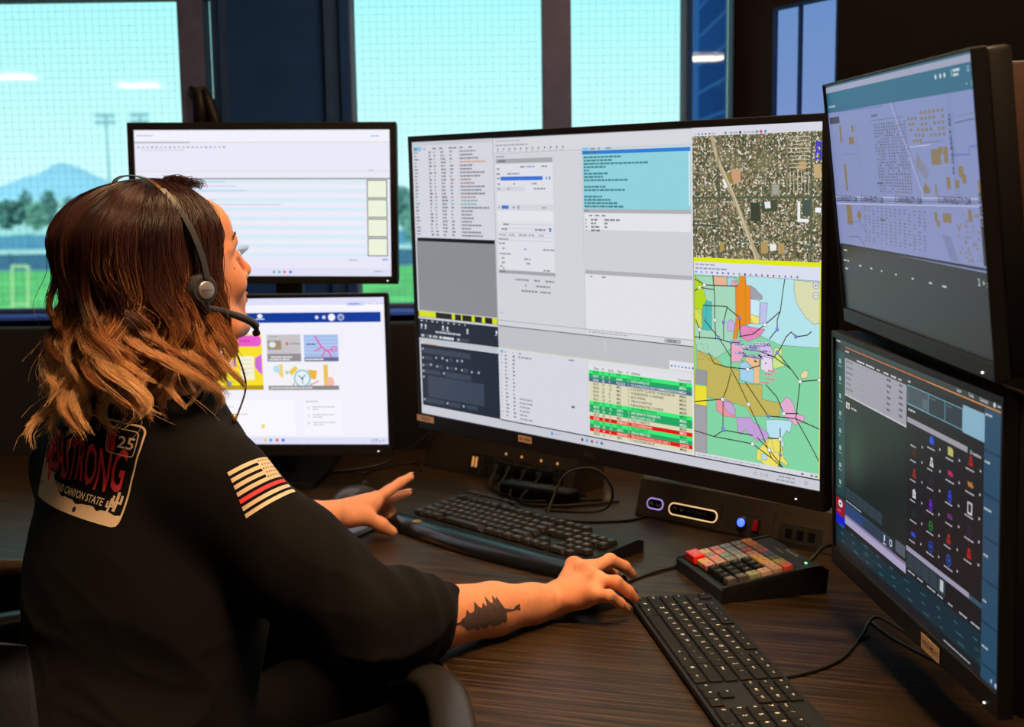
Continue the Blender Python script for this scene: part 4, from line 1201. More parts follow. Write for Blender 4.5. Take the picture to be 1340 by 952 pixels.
for i in range(17):
    yy = 370 + i * 34
    S.rect(0, yy, 1738, yy + 19, ('#cfeaf4', '#e9e9f6')[i % 2], 2)
    S.dashes(40, yy + 8, (22, 28, 30, 14, 22, 38, 12, 0, 0, 0, 0, 9, 0, 0, 0, 26, 0)[i], ('#9ac8dc', '#b4b8cc')[i % 2], 6, i, 34)
for i in range(4):
    S.rect(1744, 366 + i * 143, 1896, 502 + i * 143, '#26282c', 3); S.rect(1750, 372 + i * 143, 1890, 496 + i * 143, '#e8f0d8', 4)
S.rect(0, 940, 1920, 1020, '#e4e4f6', 3); S.dashes(1600, 960, 2, '#9aa0b8', 8, 4, 60, 4); S.rect(1850, 948, 1896, 964, '#9ab8f0', 4)
S.rect(0, 1022, 1920, 1080, '#dcdcf2', 4)
for x, cc in ((1030, '#8ab08a'), (1070, '#6ab0e0'), (1110, '#e06a5a'), (1156, '#4a6ae0')): S.disc(x, 1050, 11, cc, 5)
S.dashes(1790, 1044, 3, '#9aa0b8', 7, 3, 30, 5)
S.build(lu)
post_stand(lu, M_LU, .18, -.02, (.2, .2))

# ---------------------------------------------------------------- lower left monitor
M_LL = pose((-.514, 2.6337, .9907), (-6.09, .76, -.38))
ll = monitor('lower left black monitor with web page, blue banner and yellow picture', M_LL, .527, .298, .006, .008, .024, led=(.243, -.298 / 2 - .0135, '#ffffff'), logo=None)
S = Screen(.527, .298, .96)
S.rect(0, 0, 1920, 1080, '#eeedf8', 0)
S.rect(0, -2, 1920, 52, '#dcdcf6', 1); S.rect(0, 52, 1920, 90, '#f4f4fc', 1); S.line([(0, 76), (1620, 78)], '#dcdce8', 3, 2)
S.rect(1640, 34, 1770, 60, '#c8d0f4', 3); S.dashes(1660, 47, 3, '#6a80d8', 8, 3, 36, 4)
for x in (1815, 1868, 1900): S.disc(x, 48, 6, '#b8bcd8', 3)
S.rect(0, 107, 1890, 180, '#0c3a98', 3)
S.disc(990, 130, 20, '#e8ecf8', 5, ry=16); S.rect(958, 148, 1024, 156, '#c8d4f0', 5)
S.disc(1416, 143, 14, '#c8d4f0', 5); S.disc(1469, 143, 14, '#c8d4f0', 5); S.disc(1527, 143, 27, '#ecf0fa', 5); S.disc(1595, 143, 26, '#9ab0dc', 5); S.disc(1597, 146, 12, '#7a5a6a', 6)
S.rect(520, 262, 995, 674, '#f4dc2c', 3)
S.rect(800, 272, 975, 352, '#e65ac8', 4); S.disc(800, 312, 50, '#e65ac8', 4, ry=40); S.disc(962, 312, 30, '#e65ac8', 4.2, ry=40); S.dashes(830, 312, 3, '#c8369e', 12, 3, 40, 6)
S.rect(640, 378, 770, 410, '#e65ac8', 4); S.dashes(650, 394, 3, '#ffffff', 12, 4, 44, 6)
S.rect(700, 450, 770, 520, '#f6f2dc', 4); S.rect(826, 424, 930, 600, '#f2eed4', 4); S.rect(700, 566, 724, 600, '#e8c41c', 4)
for i in range(4): S.line([(838, 450 + i * 32), (918, 450 + i * 32)], '#d0c8a8', 4, 5)
S.poly([(940, 440), (990, 408), (990, 560), (960, 540), (935, 500)], '#cc6ad8', 4); S.rect(775, 440, 796, 500, '#cc6ad8', 4)
S.disc(738, 626, 18, '#5a9ae0', 5); S.rect(520, 640, 995, 674, '#b8961c', 5); S.dashes(560, 650, 4, '#f8f4e8', 13, 4, 60, 6)
S.rect(1033, 267, 1288, 465, '#c4c0c4', 3); S.rect(1040, 310, 1142, 378, '#9a9080', 4); S.disc(1075, 340, 26, '#e4e4e0', 5, ry=22); S.disc(1118, 352, 16, '#b08a4a', 5); S.disc(1186, 334, 12, '#d8703a', 5)
S.dashes(1210, 334, 3, '#807c80', 8, 5, 28, 5); S.dashes(1060, 280, 3, '#a09ca0', 7, 4, 30, 5); S.rect(1033, 408, 1288, 465, '#8f8b90', 4); S.dashes(1060, 432, 5, '#e8e8ec', 10, 6, 44, 5); S.dashes(1048, 450, 5, '#e8e8ec', 9, 8, 44, 5)
S.rect(1312, 270, 1568, 466, '#a4bce8', 3)
for i in range(5): S.line([(1320, 296 + i * 26), (1560, 296 + i * 26)], '#c4d4f4', 5, 4)
S.line([(1395, 280), (1420, 320), (1445, 362), (1500, 400), (1515, 440)], '#e050a8', 11, 5); S.line([(1445, 362), (1390, 390)], '#e050a8', 9, 5); S.line([(1470, 384), (1540, 376)], '#e050a8', 8, 5); S.line([(1470, 384), (1440, 440)], '#e050a8', 9, 5)
S.ring(1536, 376, 20, '#e050a8', 7, 5); S.dashes(1330, 340, 2, '#3a50a0', 10, 2, 34, 5); S.rect(1312, 436, 1568, 466, '#6a6a8a', 6); S.dashes(1320, 450, 5, '#f0f0f8', 10, 3, 36, 7)
S.rect(1033, 486, 1564, 676, '#f0eef4', 3)
S.disc(1104, 520, 30, '#b4dcec', 4, ry=28); S.poly([(1118, 486), (1146, 486), (1146, 590), (1112, 560)], '#f0d060', 4)
S.poly([(1190, 540), (1238, 495), (1262, 520), (1210, 570)], '#e8c84a', 4); S.poly([(1330, 525), (1404, 535), (1390, 600), (1350, 590)], '#e8b43a', 4); S.disc(1178, 546, 14, '#9ad0d8', 4)
S.disc(1290, 590, 64, '#8cc4dc', 5, ry=66, n=24); S.disc(1290, 590, 52, '#e4eef2', 6, ry=54, n=24)
S.line([(1262, 570), (1290, 592), (1312, 565)], '#5a78a8', 7, 7); S.line([(1290, 592), (1292, 630)], '#5a78a8', 6, 7); S.disc(1290, 590, 8, '#3a4a70', 8)
S.line([(1345, 640), (1410, 612)], '#e08a84', 9, 6); S.line([(1215, 655), (1228, 625)], '#d87a74', 8, 6); S.rect(1452, 490, 1484, 670, '#eac050', 4); S.disc(1500, 620, 30, '#f0b8ac', 4.5, ry=40)
S.rect(1033, 644, 1564, 676, '#8c8888', 8); S.dashes(1050, 660, 11, '#e8e8e8', 8, 2, 34, 9)
S.rect(560, 752, 1226, 1014, '#f5f4fb', 3); S.dashes(560, 800, 6, '#d0d0dc', 8, 3, 50, 4); S.dashes(600, 856, 6, '#c8c8d4', 8, 6, 60, 4); S.rect(966, 930, 992, 960, '#ecd860', 4)
S.rect(1290, 750, 1584, 1012, '#f3f1fa', 3); S.dashes(1310, 762, 3, '#b0b0bc', 8, 3, 46, 4)
for i in range(3): S.rect(1318, 800 + i * 56, 1336, 822 + i * 56, '#dcdce6', 4); S.dashes(1358, 802 + i * 58, 5, '#bcbcc8', 7, i, 42, 4); S.dashes(1358, 820 + i * 58, 2, '#bcbcc8', 7, i + 4, 42, 4)
S.rect(0, 1028, 1920, 1080, '#dcdcf6', 4)
for x, cc in ((990, '#e8c84a'), (1032, '#4a9ae0'), (1080, '#e0583a'), (1126, '#3a5ae0')): S.disc(x, 1050, 12, cc, 5)
S.dashes(1800, 1044, 2, '#9a9ab0', 7, 3, 34, 5); S.dashes(1790, 1058, 3, '#9a9ab0', 7, 5, 28, 5); S.rect(1880, 1046, 1888, 1058, '#5a5a70', 5)
S.build(ll)
post_stand(ll, M_LL, .10, -.10, (.20, .18))
# the fifth monitor at the right picture edge, seen nearly edge on
_c = at(1291, 197, 1.95)
MX = Matrix.Translation((_c.x + .258 * math.cos(R(28)), _c.y - .258 * math.sin(R(28)) + .0, _c.z)) @ Matrix.Rotation(R(180 - 28), 4, 'Z')
BRZ = mat('bronze_plastic', (.05, .028, .020), .35, noise=.1)
ex = monitor('dark brown monitor at the far right picture edge, seen from behind', MX, .50, .232, .008, .01, .012, body=.02, bezel_mat=mat('screen_light_edge', (.10, .22, .40), .3, .4, noise=.05))  # bezel coloured blue for screen light leaking round the edge
S = Screen(.50, .232, .4); S.rect(0, 0, 1920, 1080, '#24506e', 0); S.rect(0, 0, 1920, 60, '#6a9ac8', 1); S.build(ex)
for ch in ex.children:
    if ch.name.startswith('housing'): ch.data.materials[0] = BRZ
post_stand(ex, MX, .03, -.05, (.2, .2))
# ---------------------------------------------------------------- keyboards
U = .01905
ROWS = [  # (y row, [(x units, width, legend)])
    (5.0, [(0, 1, 'Esc')] + [(2 + i, 1, 'F%d' % (i + 1)) for i in range(4)] + [(6.5 + i, 1, 'F%d' % (i + 5)) for i in range(4)] + [(11 + i, 1, 'F%d' % (i + 9)) for i in range(4)] + [(15.25, 1, 'PrS'), (16.25, 1, 'ScL'), (17.25, 1, 'Pau')]),
    (4, [(i, 1, c) for i, c in enumerate('`1234567890-=')] + [(13, 2, 'Back'), (15.25, 1, 'Ins'), (16.25, 1, 'Hm'), (17.25, 1, 'PgU'), (18.5, 1, 'Num'), (19.5, 1, '/'), (20.5, 1, '*'), (21.5, 1, '-')]),
    (3, [(0, 1.5, 'Tab')] + [(1.5 + i, 1, c) for i, c in enumerate('QWERTYUIOP[]')] + [(13.5, 1.5, '\\'), (15.25, 1, 'Del'), (16.25, 1, 'End'), (17.25, 1, 'PgD'), (18.5, 1, '7'), (19.5, 1, '8'), (20.5, 1, '9'), (21.5, 1, '+')]),
    (2, [(0, 1.75, 'Caps')] + [(1.75 + i, 1, c) for i, c in enumerate("ASDFGHJKL;'")] + [(12.75, 2.25, 'Enter'), (18.5, 1, '4'), (19.5, 1, '5'), (20.5, 1, '6')]),
    (1, [(0, 2.25, 'Shift')] + [(2.25 + i, 1, c) for i, c in enumerate('ZXCVBNM,./')] + [(12.25, 2.75, 'Shift'), (16.25, 1, '^'), (18.5, 1, '1'), (19.5, 1, '2'), (20.5, 1, '3'), (21.5, 1, 'Ent')]),
    (0, [(0, 1.25, 'Ctrl'), (1.25, 1.25, '#'), (2.5, 1.25, 'Alt'), (3.75, 6.25, ''), (10, 1.25, 'Alt'), (11.25, 1.25, 'Fn'), (12.5, 1.25, 'M'), (13.75, 1.25, 'Ctrl'), (15.25, 1, '<'), (16.25, 1, 'v'), (17.25, 1, '>'), (18.5, 2, '0'), (20.5, 1, '.')]),
]
def keycap(w, d, h, taper, r=.0012):
    vs, fs = rbox(w, d, h, r, 1)
    out = []
    for v in vs:
        k = 1 - taper * (v[2] / h + .5)
        dz = -.0006 * (1 - (2 * v[0] / w) ** 2) if (v[2] > h * .4 and taper > .12) else 0
        out.append((v[0] * k, v[1] * k - taper * .0016 * (v[2] / h + .5), v[2] + h / 2 + dz))
    return out, fs
KEYB = mat('key_black', (.007, .007, .007), .6, spec=.25, noise=.08, nscale=200)
LEG = mat('key_legend_white', (.95, .95, .90), .6, noise=.03)
KEYT = mat('key_dark_warm', (.022, .018, .014), .45, noise=.1, nscale=200)
LEG2 = mat('key_legend_faded', (.50, .46, .38), .6, noise=.05)
def keyboard(label, M, style):
    t = thing('keyboard', label, 'keyboard', M)
    if style == 'flat':
        LX, LY = .511, .124
        UX = .0225
        b = MB()
        pts = rrect(LX, LY, .006, cx=LX / 2, cy=LY / 2)
        b.prism(pts, .004, .0115)
        b.box((LX / 2, LY * .80, .004), (LX * .96, .03, .008), r=.002)
        b.box((LX / 2, .012, .002), (LX * .9, .01, .004), r=.001)
        b.build('body', BLK, t)
        ox, oy, kh, tp, z = .0035, .0035, .0042, .04, .0105
        km, lm, gapk = KEYB, LEG, .0022
        sy = (LY - .007 - .0) / 6.0 / U
    else:
        LX, LY = .452, .158
        b = MB()
        # wedge body, high at the back
        prof = [(0, 0), (LY, 0), (LY, .020), (LY - .012, .0245), (.01, .0135), (0, .010)]
        b.prism([(p[0], p[1]) for p in prof], 0, LX, M=Matrix(((0, 0, 1, 0), (1, 0, 0, 0), (0, 1, 0, 0), (0, 0, 0, 1))))
        b.build('body', BLK, t)
        # curved palm rest in front
        n = 24
        vs, fs = [], []
        for i in range(n + 1):
            x = LX * i / n
            bow = .052 + .016 * math.sin(math.pi * i / n)
            pr = [(0, .0005), (0, .016), (-.3 * bow, .0205), (-.65 * bow, .0195), (-.92 * bow, .012), (-bow, .004), (-bow, .0005)]
            for (yy, zz) in pr:
                vs.append((x, yy, zz))
        for i in range(n):
            for k in range(6):
                fs.append((i * 7 + k, i * 7 + k + 1, (i + 1) * 7 + k + 1, (i + 1) * 7 + k))
        fs.append(tuple(range(7))); fs.append(tuple(range(n * 7, n * 7 + 7))[::-1])
        MB().add(vs, fs).build('palm_rest', mat('palm_rest_black', (.007, .007, .007), .24, noise=.05), t, smooth=True, auto=50)
        for k in range(7):
            MB().box((.02 + k * .020, LY - .012, .034), (.014, .008, .005), r=.0015).build('media_button', DGREY, t)
        ox, oy, kh, tp, z = .011, .012, .0085, .26, .0145
        UX = U
        km, lm, gapk = KEYT, LEG2, .0012
        sy = .0195 / U
    for (ry, ks) in ROWS:
        for (kx, kw, lg) in ks:
            w = kw * UX - gapk
            d = U * sy - gapk
            hh = kh
            if style == 'flat' and ry == 5.0:
                pass
            yy = oy + (ry + .5) * U * sy
            if style != 'flat' and ry == 5.0: yy += .006
            xx = ox + (kx + kw / 2) * UX
            zz = z + (0 if style == 'flat' else (yy - .012) * .075)
            vs, fs = keycap(w, d, hh, tp)
            m = MB().add(vs, fs, 0, Matrix.Translation((xx, yy, zz)))
            if lg:
                tv, tf, tw = text_mesh(lg)
                s = .0085 if len(lg) == 1 else .0044
                if style != 'flat': s *= .95
                lx = -w / 2 + w * (.10 + tp * .5)
                ly = d * .02 if len(lg) == 1 else d * .0
                m.add([(xx + lx + v[0] * s, yy + ly + v[1] * s * .9 - .001, zz + hh + .00012) for v in tv], tf, 1)
            m.build('key', [km, lm], t)
    return t, (LX, LY)
kbR, _ = keyboard('thin flat black keyboard with white legends in the foreground at the right', Matrix.Translation((.170, 1.889, DZ)) @ Matrix.Rotation(R(-82.3), 4, 'Z'), 'flat')
# front left corner of the palm rest sits at (-.243, 2.353)
yawL = R(-46.8)
ML = Matrix.Translation((-.243 + .729 * .052, 2.353 + .685 * .052, DZ)) @ Matrix.Rotation(yawL, 4, 'Z')
kbL, _ = keyboard('older black keyboard with tall keys and curved glossy palm rest', ML, 'tall')
MB().lathe([(.0, 0), (.009, 0), (.0095, .002), (.006, .0035), (0, .004)], 20, M=T(.075, -.03, .0188)).build('round_button', mat('brass_button', (.6, .36, .12), .3, .8, noise=.1), kbL)

# ---------------------------------------------------------------- programmable keypad
MP = Matrix.Translation((.262, 2.064, DZ)) @ Matrix.Rotation(R(-75.2), 4, 'Z')
kp = thing('telephone_keypad', 'black desk keypad with colourful keys and one red corner key', 'keypad', MP)
LX, LY = .18, .172
AX = Matrix(((0, 0, 1, 0), (1, 0, 0, 0), (0, 1, 0, 0), (0, 0, 0, 1)))
b = MB()
b.prism([(0, 0), (LY, 0), (LY + .004, .034), (LY - .01, .043), (LY - .04, .040), (LY - .044, .036), (.012, .019), (.006, .0225), (0, .020)], 0, LX, M=AX)
b.prism([(0, 0), (LY, 0), (LY + .004, .036), (LY - .01, .045), (LY - .04, .042), (.010, .0255), (.002, .0235)], 0, .007, M=AX)
b.prism([(0, 0), (LY, 0), (LY + .004, .036), (LY - .01, .045), (LY - .04, .042), (.010, .0255), (.002, .0235)], LX - .007, LX, M=AX)
b.build('body', mat('keypad_plastic', (.013, .013, .012), .55, noise=.12, nscale=300, bump=.15), kp)
GRID = [  # rows run from the far side towards the viewer, columns from the front edge to the back
    ['R', 'e0b040', 'c05048', '8d8f98', '6a5450', 'd0702c'], ['R', '8a6260', 'd8603c', '8a8f9c', '6a5a54', 'd06a30'], ['e0a83c', 'd86a48', '4f7a5c', '7d858c', 'b83c3c', '7c5e4c'], ['d06a6a', 'b87458', '7a7058', '98a0a0', 'd89a88', 'b84a5a'],
    ['K', 'K', 'K', 'K', 'd8a848', '3c4c88'], ['K', 'K', 'K', 'K', 'd8a050', '5c6a3c'], ['K', 'K', 'K', 'K', 'c89878', '8f8c40'], ['G', 'G', '8a9468', 'd0a488', 'b89070', 'c03c34']]
KL = {(4, 1): '3', (4, 2): '6', (4, 3): '9', (5, 1): '2', (5, 2): '5', (5, 3): '8', (6, 1): '1', (6, 2): '4', (6, 3): '7', (5, 0): '0', (6, 0): '*', (4, 0): '#', (7, 0): 'CLR', (7, 1): 'TR'}
LG3 = mat('keypad_legend', (.55, .52, .46), .6, noise=.03)
LGD = mat('keypad_legend_dark', (.12, .05, .04), .6, noise=.03)
pc, pr_ = .0185, (LX - .022) / 8
for r in range(8):
    for c in range(6):
        k = GRID[r][c]
        x = .011 + (r + .5) * pr_
        y = .014 + (c + .5) * pc
        z0 = .0215 + (y - .012) * .145
        if k == 'R' and r == 1: continue
        Mk = Matrix.Translation((x, y, z0)) @ Matrix.Rotation(R(8.2), 4, 'X')
        m = MB()
        if k == 'R':
            vs, fs = keycap(pr_ * 2 - .001, pc + .004, .013, .12)
            Mk = Matrix.Translation((x + pr_ / 2, y - .002, z0)) @ Matrix.Rotation(R(8.2), 4, 'X')
            m.add(vs, fs, 0, Mk)
            mm = mat('red_key', (.85, .012, .010), .35, noise=.05); tp_ = .013; lg = 'Release'
        elif k in 'KG':
            vs, fs = keycap(pr_ - .0012, pc - .0012, .010, .2)
            m.add(vs, fs, 0, Mk)
            mm = KEYB if k == 'K' else mat('grey_brown_key', (.10, .08, .07), .4, noise=.1); tp_ = .010; lg = KL.get((r, c), '')
        else:
            vs, fs = keycap(pr_ - .0012, pc - .0008, .009, .05)
            m.add(vs, fs, 0, Mk)
            cc = srgb(k)
            mm = mat('key_' + k, tuple(min(1, v ** .72) for v in cc[:3]), .35, coat=.3, noise=.08, nscale=150); tp_ = .009
            lg = ['Line', 'Hold', 'Fire', 'Xfer', 'Ops', 'Dir'][(r + c) % 6]
        if lg:
            tv, tf, tw = text_mesh(lg)
            s = .0075 if len(lg) == 1 else .0042
            s = min(s, pr_ * .8 / tw)
            m.add([Mk @ Vector(((v[0] - tw / 2) * s, (v[1] - .3) * s, tp_ + .0002)) for v in tv], tf, 1)
        m.build('key', [mm, LG3 if k in 'KGR' else LGD], kp)
MB().box((.155, LY - .022, .0425), (.004, .003, .0015), r=.0007).build('status_light', mat('green_led', (.1, .5, .1), .5, emit=(.1, 1, .2), estr=6), kp)
tv, tf, tw = text_mesh('SOLACOM'); m = MB()
Mt = T(.085, LY - .020, .0436, rx=4)
m.add([Mt @ Vector(((v[0]) * .008, (v[1] - .3) * .008, .0002)) for v in tv], tf)
tv, tf, tw = text_mesh('ComCentrex')
m.add([Mt @ Vector((-.02 + (v[0]) * .0055, (v[1] - 2.0) * .0055, -.0006)) for v in tv], tf)
m.build('lettering', LG3, kp)

# ---------------------------------------------------------------- desk power box and control box
def boxalong(p, q):
    p, q = Vector(p), Vector(q)
    return Matrix.Translation((p.x, p.y, DZ)) @ Matrix.Rotation(math.atan2(q.y - p.y, q.x - p.x), 4, 'Z'), (q - p).length
AX2 = Matrix(((0, 0, 1, 0), (1, 0, 0, 0), (0, 1, 0, 0), (0, 0, 0, 1)))
BOXM = mat('warm_grey_painted_metal', (.085, .072, .058), .42, .3, noise=.12, nscale=60, bump=.05)
def consolebox(t, L, h, dep, lean):
    b = MB()
    b.prism([(0, .004), (lean, h), (lean + .006, h + .003), (dep, h + .003), (dep, 0), (0, 0)], 0, L, M=AX2)
    b.build('body', BOXM, t)
M1, L1 = boxalong((-.198, 2.862, 0), (.115, 2.558, 0))
pw = thing('power_outlet_box', 'long grey outlet box with cables plugged in below the large monitor left half', 'outlet box', M1)
H1 = .078
consolebox(pw, L1, H1, .10, .022)
Mf = Matrix.Rotation(-math.atan2(.022, H1), 4, 'X')       # front face frame: x along, z up, facing -y
def facept(x, z, y=0): return Mf @ Vector((x, y, z))
ZO = -.010
def onface(mb, x, z, w, h, t=.002, mi=0, r=0, y=0): return mb.box((x, y - t / 2, z + ZO), (w, t, h), mi, M=Mf, r=r)
AMB = mat('amber_glow', (.8, .4, .15), .5, emit=(1, .45, .15), estr=.55)
m = MB(); onface(m, .155, .040, .034, .044, .003, 0, .001); m.build('usb_charger', DGREY, pw)
m = MB(); onface(m, .150, .041, .005, .022, .0045, 0, .001); onface(m, .160, .041, .005, .022, .0045, 0, .001); m.build('usb_port_light', AMB, pw)
for x in (.195, .250, .300, .345, .395):
    if x > L1 - .02: continue
    m = MB(); onface(m, x, .040, .034, .044, .003, 0, .001)
    onface(m, x - .006, .046, .003, .010, .0035, 1); onface(m, x + .006, .046, .003, .008, .0035, 1); m.lathe([(0, 0), (.003, 0), (.003, .0006), (0, .0006)], 12, 1, M=Mf @ T(x, -.003, .032 + ZO, rx=90))
    m.build('outlet', [DGREY, BLKG], pw)
for x in (.240, .285, .340, .385):
    m = MB(); m.lathe([(0, 0), (.0028, 0), (.0028, .001), (0, .001)], 12, M=Mf @ T(x, 0, .070 + ZO, rx=90)); m.build('indicator_light', AMB, pw)
for i, (x, dirx) in enumerate(((.252, .03), (.286, .04), (.330, .03), (.372, .05))):
    m = MB()
    a = facept(x, .040, -.004)
    m.box((x, -.018, .040 + ZO), (.022, .030, .026), M=Mf, r=.004)
    m.box((x - .004, -.034, .040 + ZO), (.012, .002, .012), M=Mf, mi=1, r=.001)
    m.tube(spline([facept(x, .036, -.032), facept(x + .01, .020, -.05), Vector((x + .03, -.075 - i * .012, .006)), Vector((x + .10, -.05 - i * .01, .004)), Vector((x + .17, .02, .004))], 6), .0028, 6)
    o = m.build('power_plug', [BLK, METAL], None, M=None, smooth=True, auto=35)
    o.matrix_world = M1
    tag(o, ['black plug nearest the usb ports on the outlet box', 'second black plug from the left with bright latch', 'third black plug from the left on the outlet box', 'rightmost black plug beside the long dark adapter'][i], 'plug', 'plugs in the outlet box')
o = MB().box((0, 0, 0), (.17, .040, .028), r=.006, seg=3)
o = o.build('power_adapter', BLK, None, smooth=True, auto=35)
o.matrix_world = M1 @ T(.40, -.055, .0145, rz=8)
tag(o, 'long black power adapter lying in front of the outlet box', 'power adapter')

M2, L2 = boxalong((.228, 2.412, 0), (.540, 2.114, 0))
cb = thing('desk_control_box', 'grey control box with glowing purple ringed buttons below the large monitor', 'control box', M2)
H2 = .068
Mf = Matrix.Rotation(-math.atan2(.02, H2), 4, 'X')
consolebox(cb, L2, H2, .09, .02)
m = MB(); onface(m, .188, .034, .0012, .06, .0008); onface(m, .298, .034, .0012, .06, .0008); m.build('seam', BLK, cb)
PUR = mat('purple_ring_light', (.5, .4, .8), .4, emit=(.55, .38, 1.0), estr=.9)
WRM = mat('warm_ring_light', (.8, .6, .4), .4, emit=(1, .62, .3), estr=1.2)
def pill(x, z, w, h, name, ring, th=.0010):
    x += .012; z += ZO
    out = rrect(w, h, h / 2 - .0001, 10, x, z)
    a = [Mf @ Vector((p[0], -.0012, p[1])) for p in out]
    m = MB(); m.tube(a + [a[0]], th, 8); r_ = m.build(name, ring, cb, smooth=True)
    m = MB(); m.prism(rrect(w - .002, h - .002, h / 2 - .0011, 10, x, z), -.0008, .0016, M=Mf @ Matrix(((1, 0, 0, 0), (0, 0, -1, 0), (0, 1, 0, 0), (0, 0, 0, 1)))); return m
m = pill(.030, .038, .036, .019, 'button_ring', PUR); m.build('button_pad', BLKG, cb)
m = pill(.116, .036, .106, .021, 'button_ring', WRM); m.build('button_pad', BLKG, cb)
def chev(mb, x, z, up, s=.004):
    k = 1 if up else -1
    for sx in (-1, 1):
        mb.box((x + sx * s * .45, -.0022, z), (s * 1.35, .0008, .0011), 0, M=Mf @ Matrix.Translation((0, 0, 0)))
CH = mat('button_symbol', (.45, .42, .42), .5, noise=.03)
for (x, up) in ((.022, 1), (.038, 0), (.076, 1), (.092, 0)):
    k = 1 if up else -1
    pts = [Mf @ Vector((x + .0075, -.0022, .037 + ZO - .002 * k)), Mf @ Vector((x + .012, -.0022, .037 + ZO + .003 * k)), Mf @ Vector((x + .0165, -.0022, .037 + ZO - .002 * k))]
    MB().tube(pts, .0007, 5).build('arrow_symbol', CH, cb)
for k in range(5):
    MB().lathe([(0, 0), (.0035, 0), (.0035, .0015), (0, .002)], 14, M=Mf @ T(.118 + k * .009, -.0015, .037 + ZO, rx=90)).build('memory_button', DGREY, cb)
MB().lathe([(0, 0), (.011, 0), (.012, .002), (.0105, .004), (0, .004)], 20, M=Mf @ T(.234, 0, .036 + ZO, rx=90)).build('light_bezel', DGREY, cb)
MB().lathe([(.0075, .003), (.0075, .005), (.005, .0075), (0, .0085)], 18, M=Mf @ T(.234, 0, .036 + ZO, rx=90)).build('blue_light', mat('blue_light', (.05, .1, .9), .3, emit=(.03, .07, 1), estr=5), cb)
m = MB(); onface(m, .264, .035, .014, .024, .004, 0, .0015); m.build('switch_bezel', DGREY, cb)
m = MB(); onface(m, .264, .035, .009, .018, .007, 0, .0015); m.build('red_rocker_switch', mat('red_rocker', (.5, .01, .01), .3, emit=(1, .02, .01), estr=.06), cb)
m = MB(); onface(m, .352, .034, .085, .034, .0025, 0, .004); m.build('port_plate', DGREY, cb)
for x in (.330, .352, .375):
    m = MB(); onface(m, x, .034, .013, .016, .0035, 0, .001); m.build('port', BLKG, cb)

# ---------------------------------------------------------------- mice
def mouse(label, M, colm):
    t = thing('mouse', label, 'computer mouse', M)
    vs, fs = [], []
    n, mseg = 18, 14
    for i in range(mseg + 1):
        v = i / mseg
        y = (v - .5) * .112
        wd = .031 * math.sqrt(max(0, 1 - (2 * v - 1) ** 4)) + .0005
        ht = .036 * (math.sin(math.pi * min(1, v * .92 + .02)) ** .55) * (1 - .25 * v) + .001
        for k in range(n):
            a = math.pi * k / (n - 1)
            vs.append((wd * math.cos(a) * (1 + .06 * math.sin(a)), y, .001 + ht * math.sin(a) ** .75))
    for i in range(mseg):
        for k in range(n - 1):
            fs.append((i * n + k, i * n + k + 1, (i + 1) * n + k + 1, (i + 1) * n + k))
        fs.append((i * n, (i + 1) * n, (i + 1) * n + n - 1, i * n + n - 1))
    MB().add(vs, fs).build('shell', colm, t, smooth=True, auto=60)
    MB().lathe([(0, -.003), (.008, -.003), (.0085, 0), (.008, .003), (0, .003)], 16, M=T(0, .034, .028, ry=90)).build('scroll_wheel', DGREY, t, smooth=True, auto=40)
    return t
mouse('glossy dark mouse beyond the left hand', Matrix.Translation((-.315, 2.545, DZ)) @ Matrix.Rotation(R(-30), 4, 'Z'), mat('mouse_grey', (.05, .05, .055), .28, noise=.05))
mouse('black mouse held under the right hand', Matrix.Translation((.135, 1.905, DZ)) @ Matrix.Rotation(R(-52), 4, 'Z'), BLK)

# silver notebook edge beside the palm rest, under the left arm
o = MB().box((0, 0, .005), (.21, .15, .009), r=.002).build('notepad', mat('pale_notepad', (.55, .56, .60), .35, noise=.04), None)
o.matrix_world = Matrix.Translation((-.36, 2.36, DZ + .0005)) @ Matrix.Rotation(R(-28), 4, 'Z')
tag(o, 'pale shiny notepad lying under the left forearm', 'notepad')

# ---------------------------------------------------------------- cables
def cable(label, pts, r=.0024, n=8):
    o = MB().tube(spline(pts, n), r, 8).build('cable', CABLE, None, smooth=True)
    tag(o, label, 'cable')
zc = DZ + .0026
cable('thin black cable running from the flat keyboard up to the tan labelled monitor', [(.305, 1.60, zc + .006), (.345, 1.595, zc), (.42, 1.645, zc), (.475, 1.735, zc), (.505, 1.775, zc + .014), (.53, 1.72, zc + .012), (.548, 1.66, zc + .006), (.62, 1.55, zc)])
cable('looped black cable curling on the desk below the right lower monitor', [(.505, 1.80, zc), (.52, 1.72, zc), (.565, 1.60, zc), (.60, 1.52, zc), (.64, 1.45, zc)])
cable('black cable from the hand held mouse to behind the keypad', [(.165, 1.95, DZ + .016), (.182, 2.00, zc), (.225, 2.045, zc), (.262, 2.075, zc), (.33, 2.16, zc)])
cable('black cable arching over the desk between the outlet box and the control box', [(.055, 2.35, zc), (.07, 2.40, DZ + .03), (.10, 2.44, DZ + .075), (.155, 2.44, DZ + .083), (.185, 2.42, DZ + .05), (.175, 2.42, zc + .01), (.13, 2.43, zc), (.06, 2.45, zc)])
cable('black cable lying flat behind the older keyboard', [(-.02, 2.55, zc), (.02, 2.45, zc), (.10, 2.37, zc), (.17, 2.36, zc), (.22, 2.37, zc), (.262, 2.41, zc)])
cable('thick grey cable leaving the keypad towards the lower right monitor', [(.44, 1.985, DZ + .022), (.465, 2.00, DZ + .032), (.495, 2.03, DZ + .045), (.55, 2.10, DZ + .03), (.60, 2.2, zc)], .0032)
cable('black cable hanging between lower left monitor and outlet box', [(-.40, 2.80, zc), (-.29, 2.83, DZ + .012), (-.22, 2.84, DZ + .05), (-.15, 2.86, DZ + .10), (-.06, 2.87, DZ + .14)], .003)
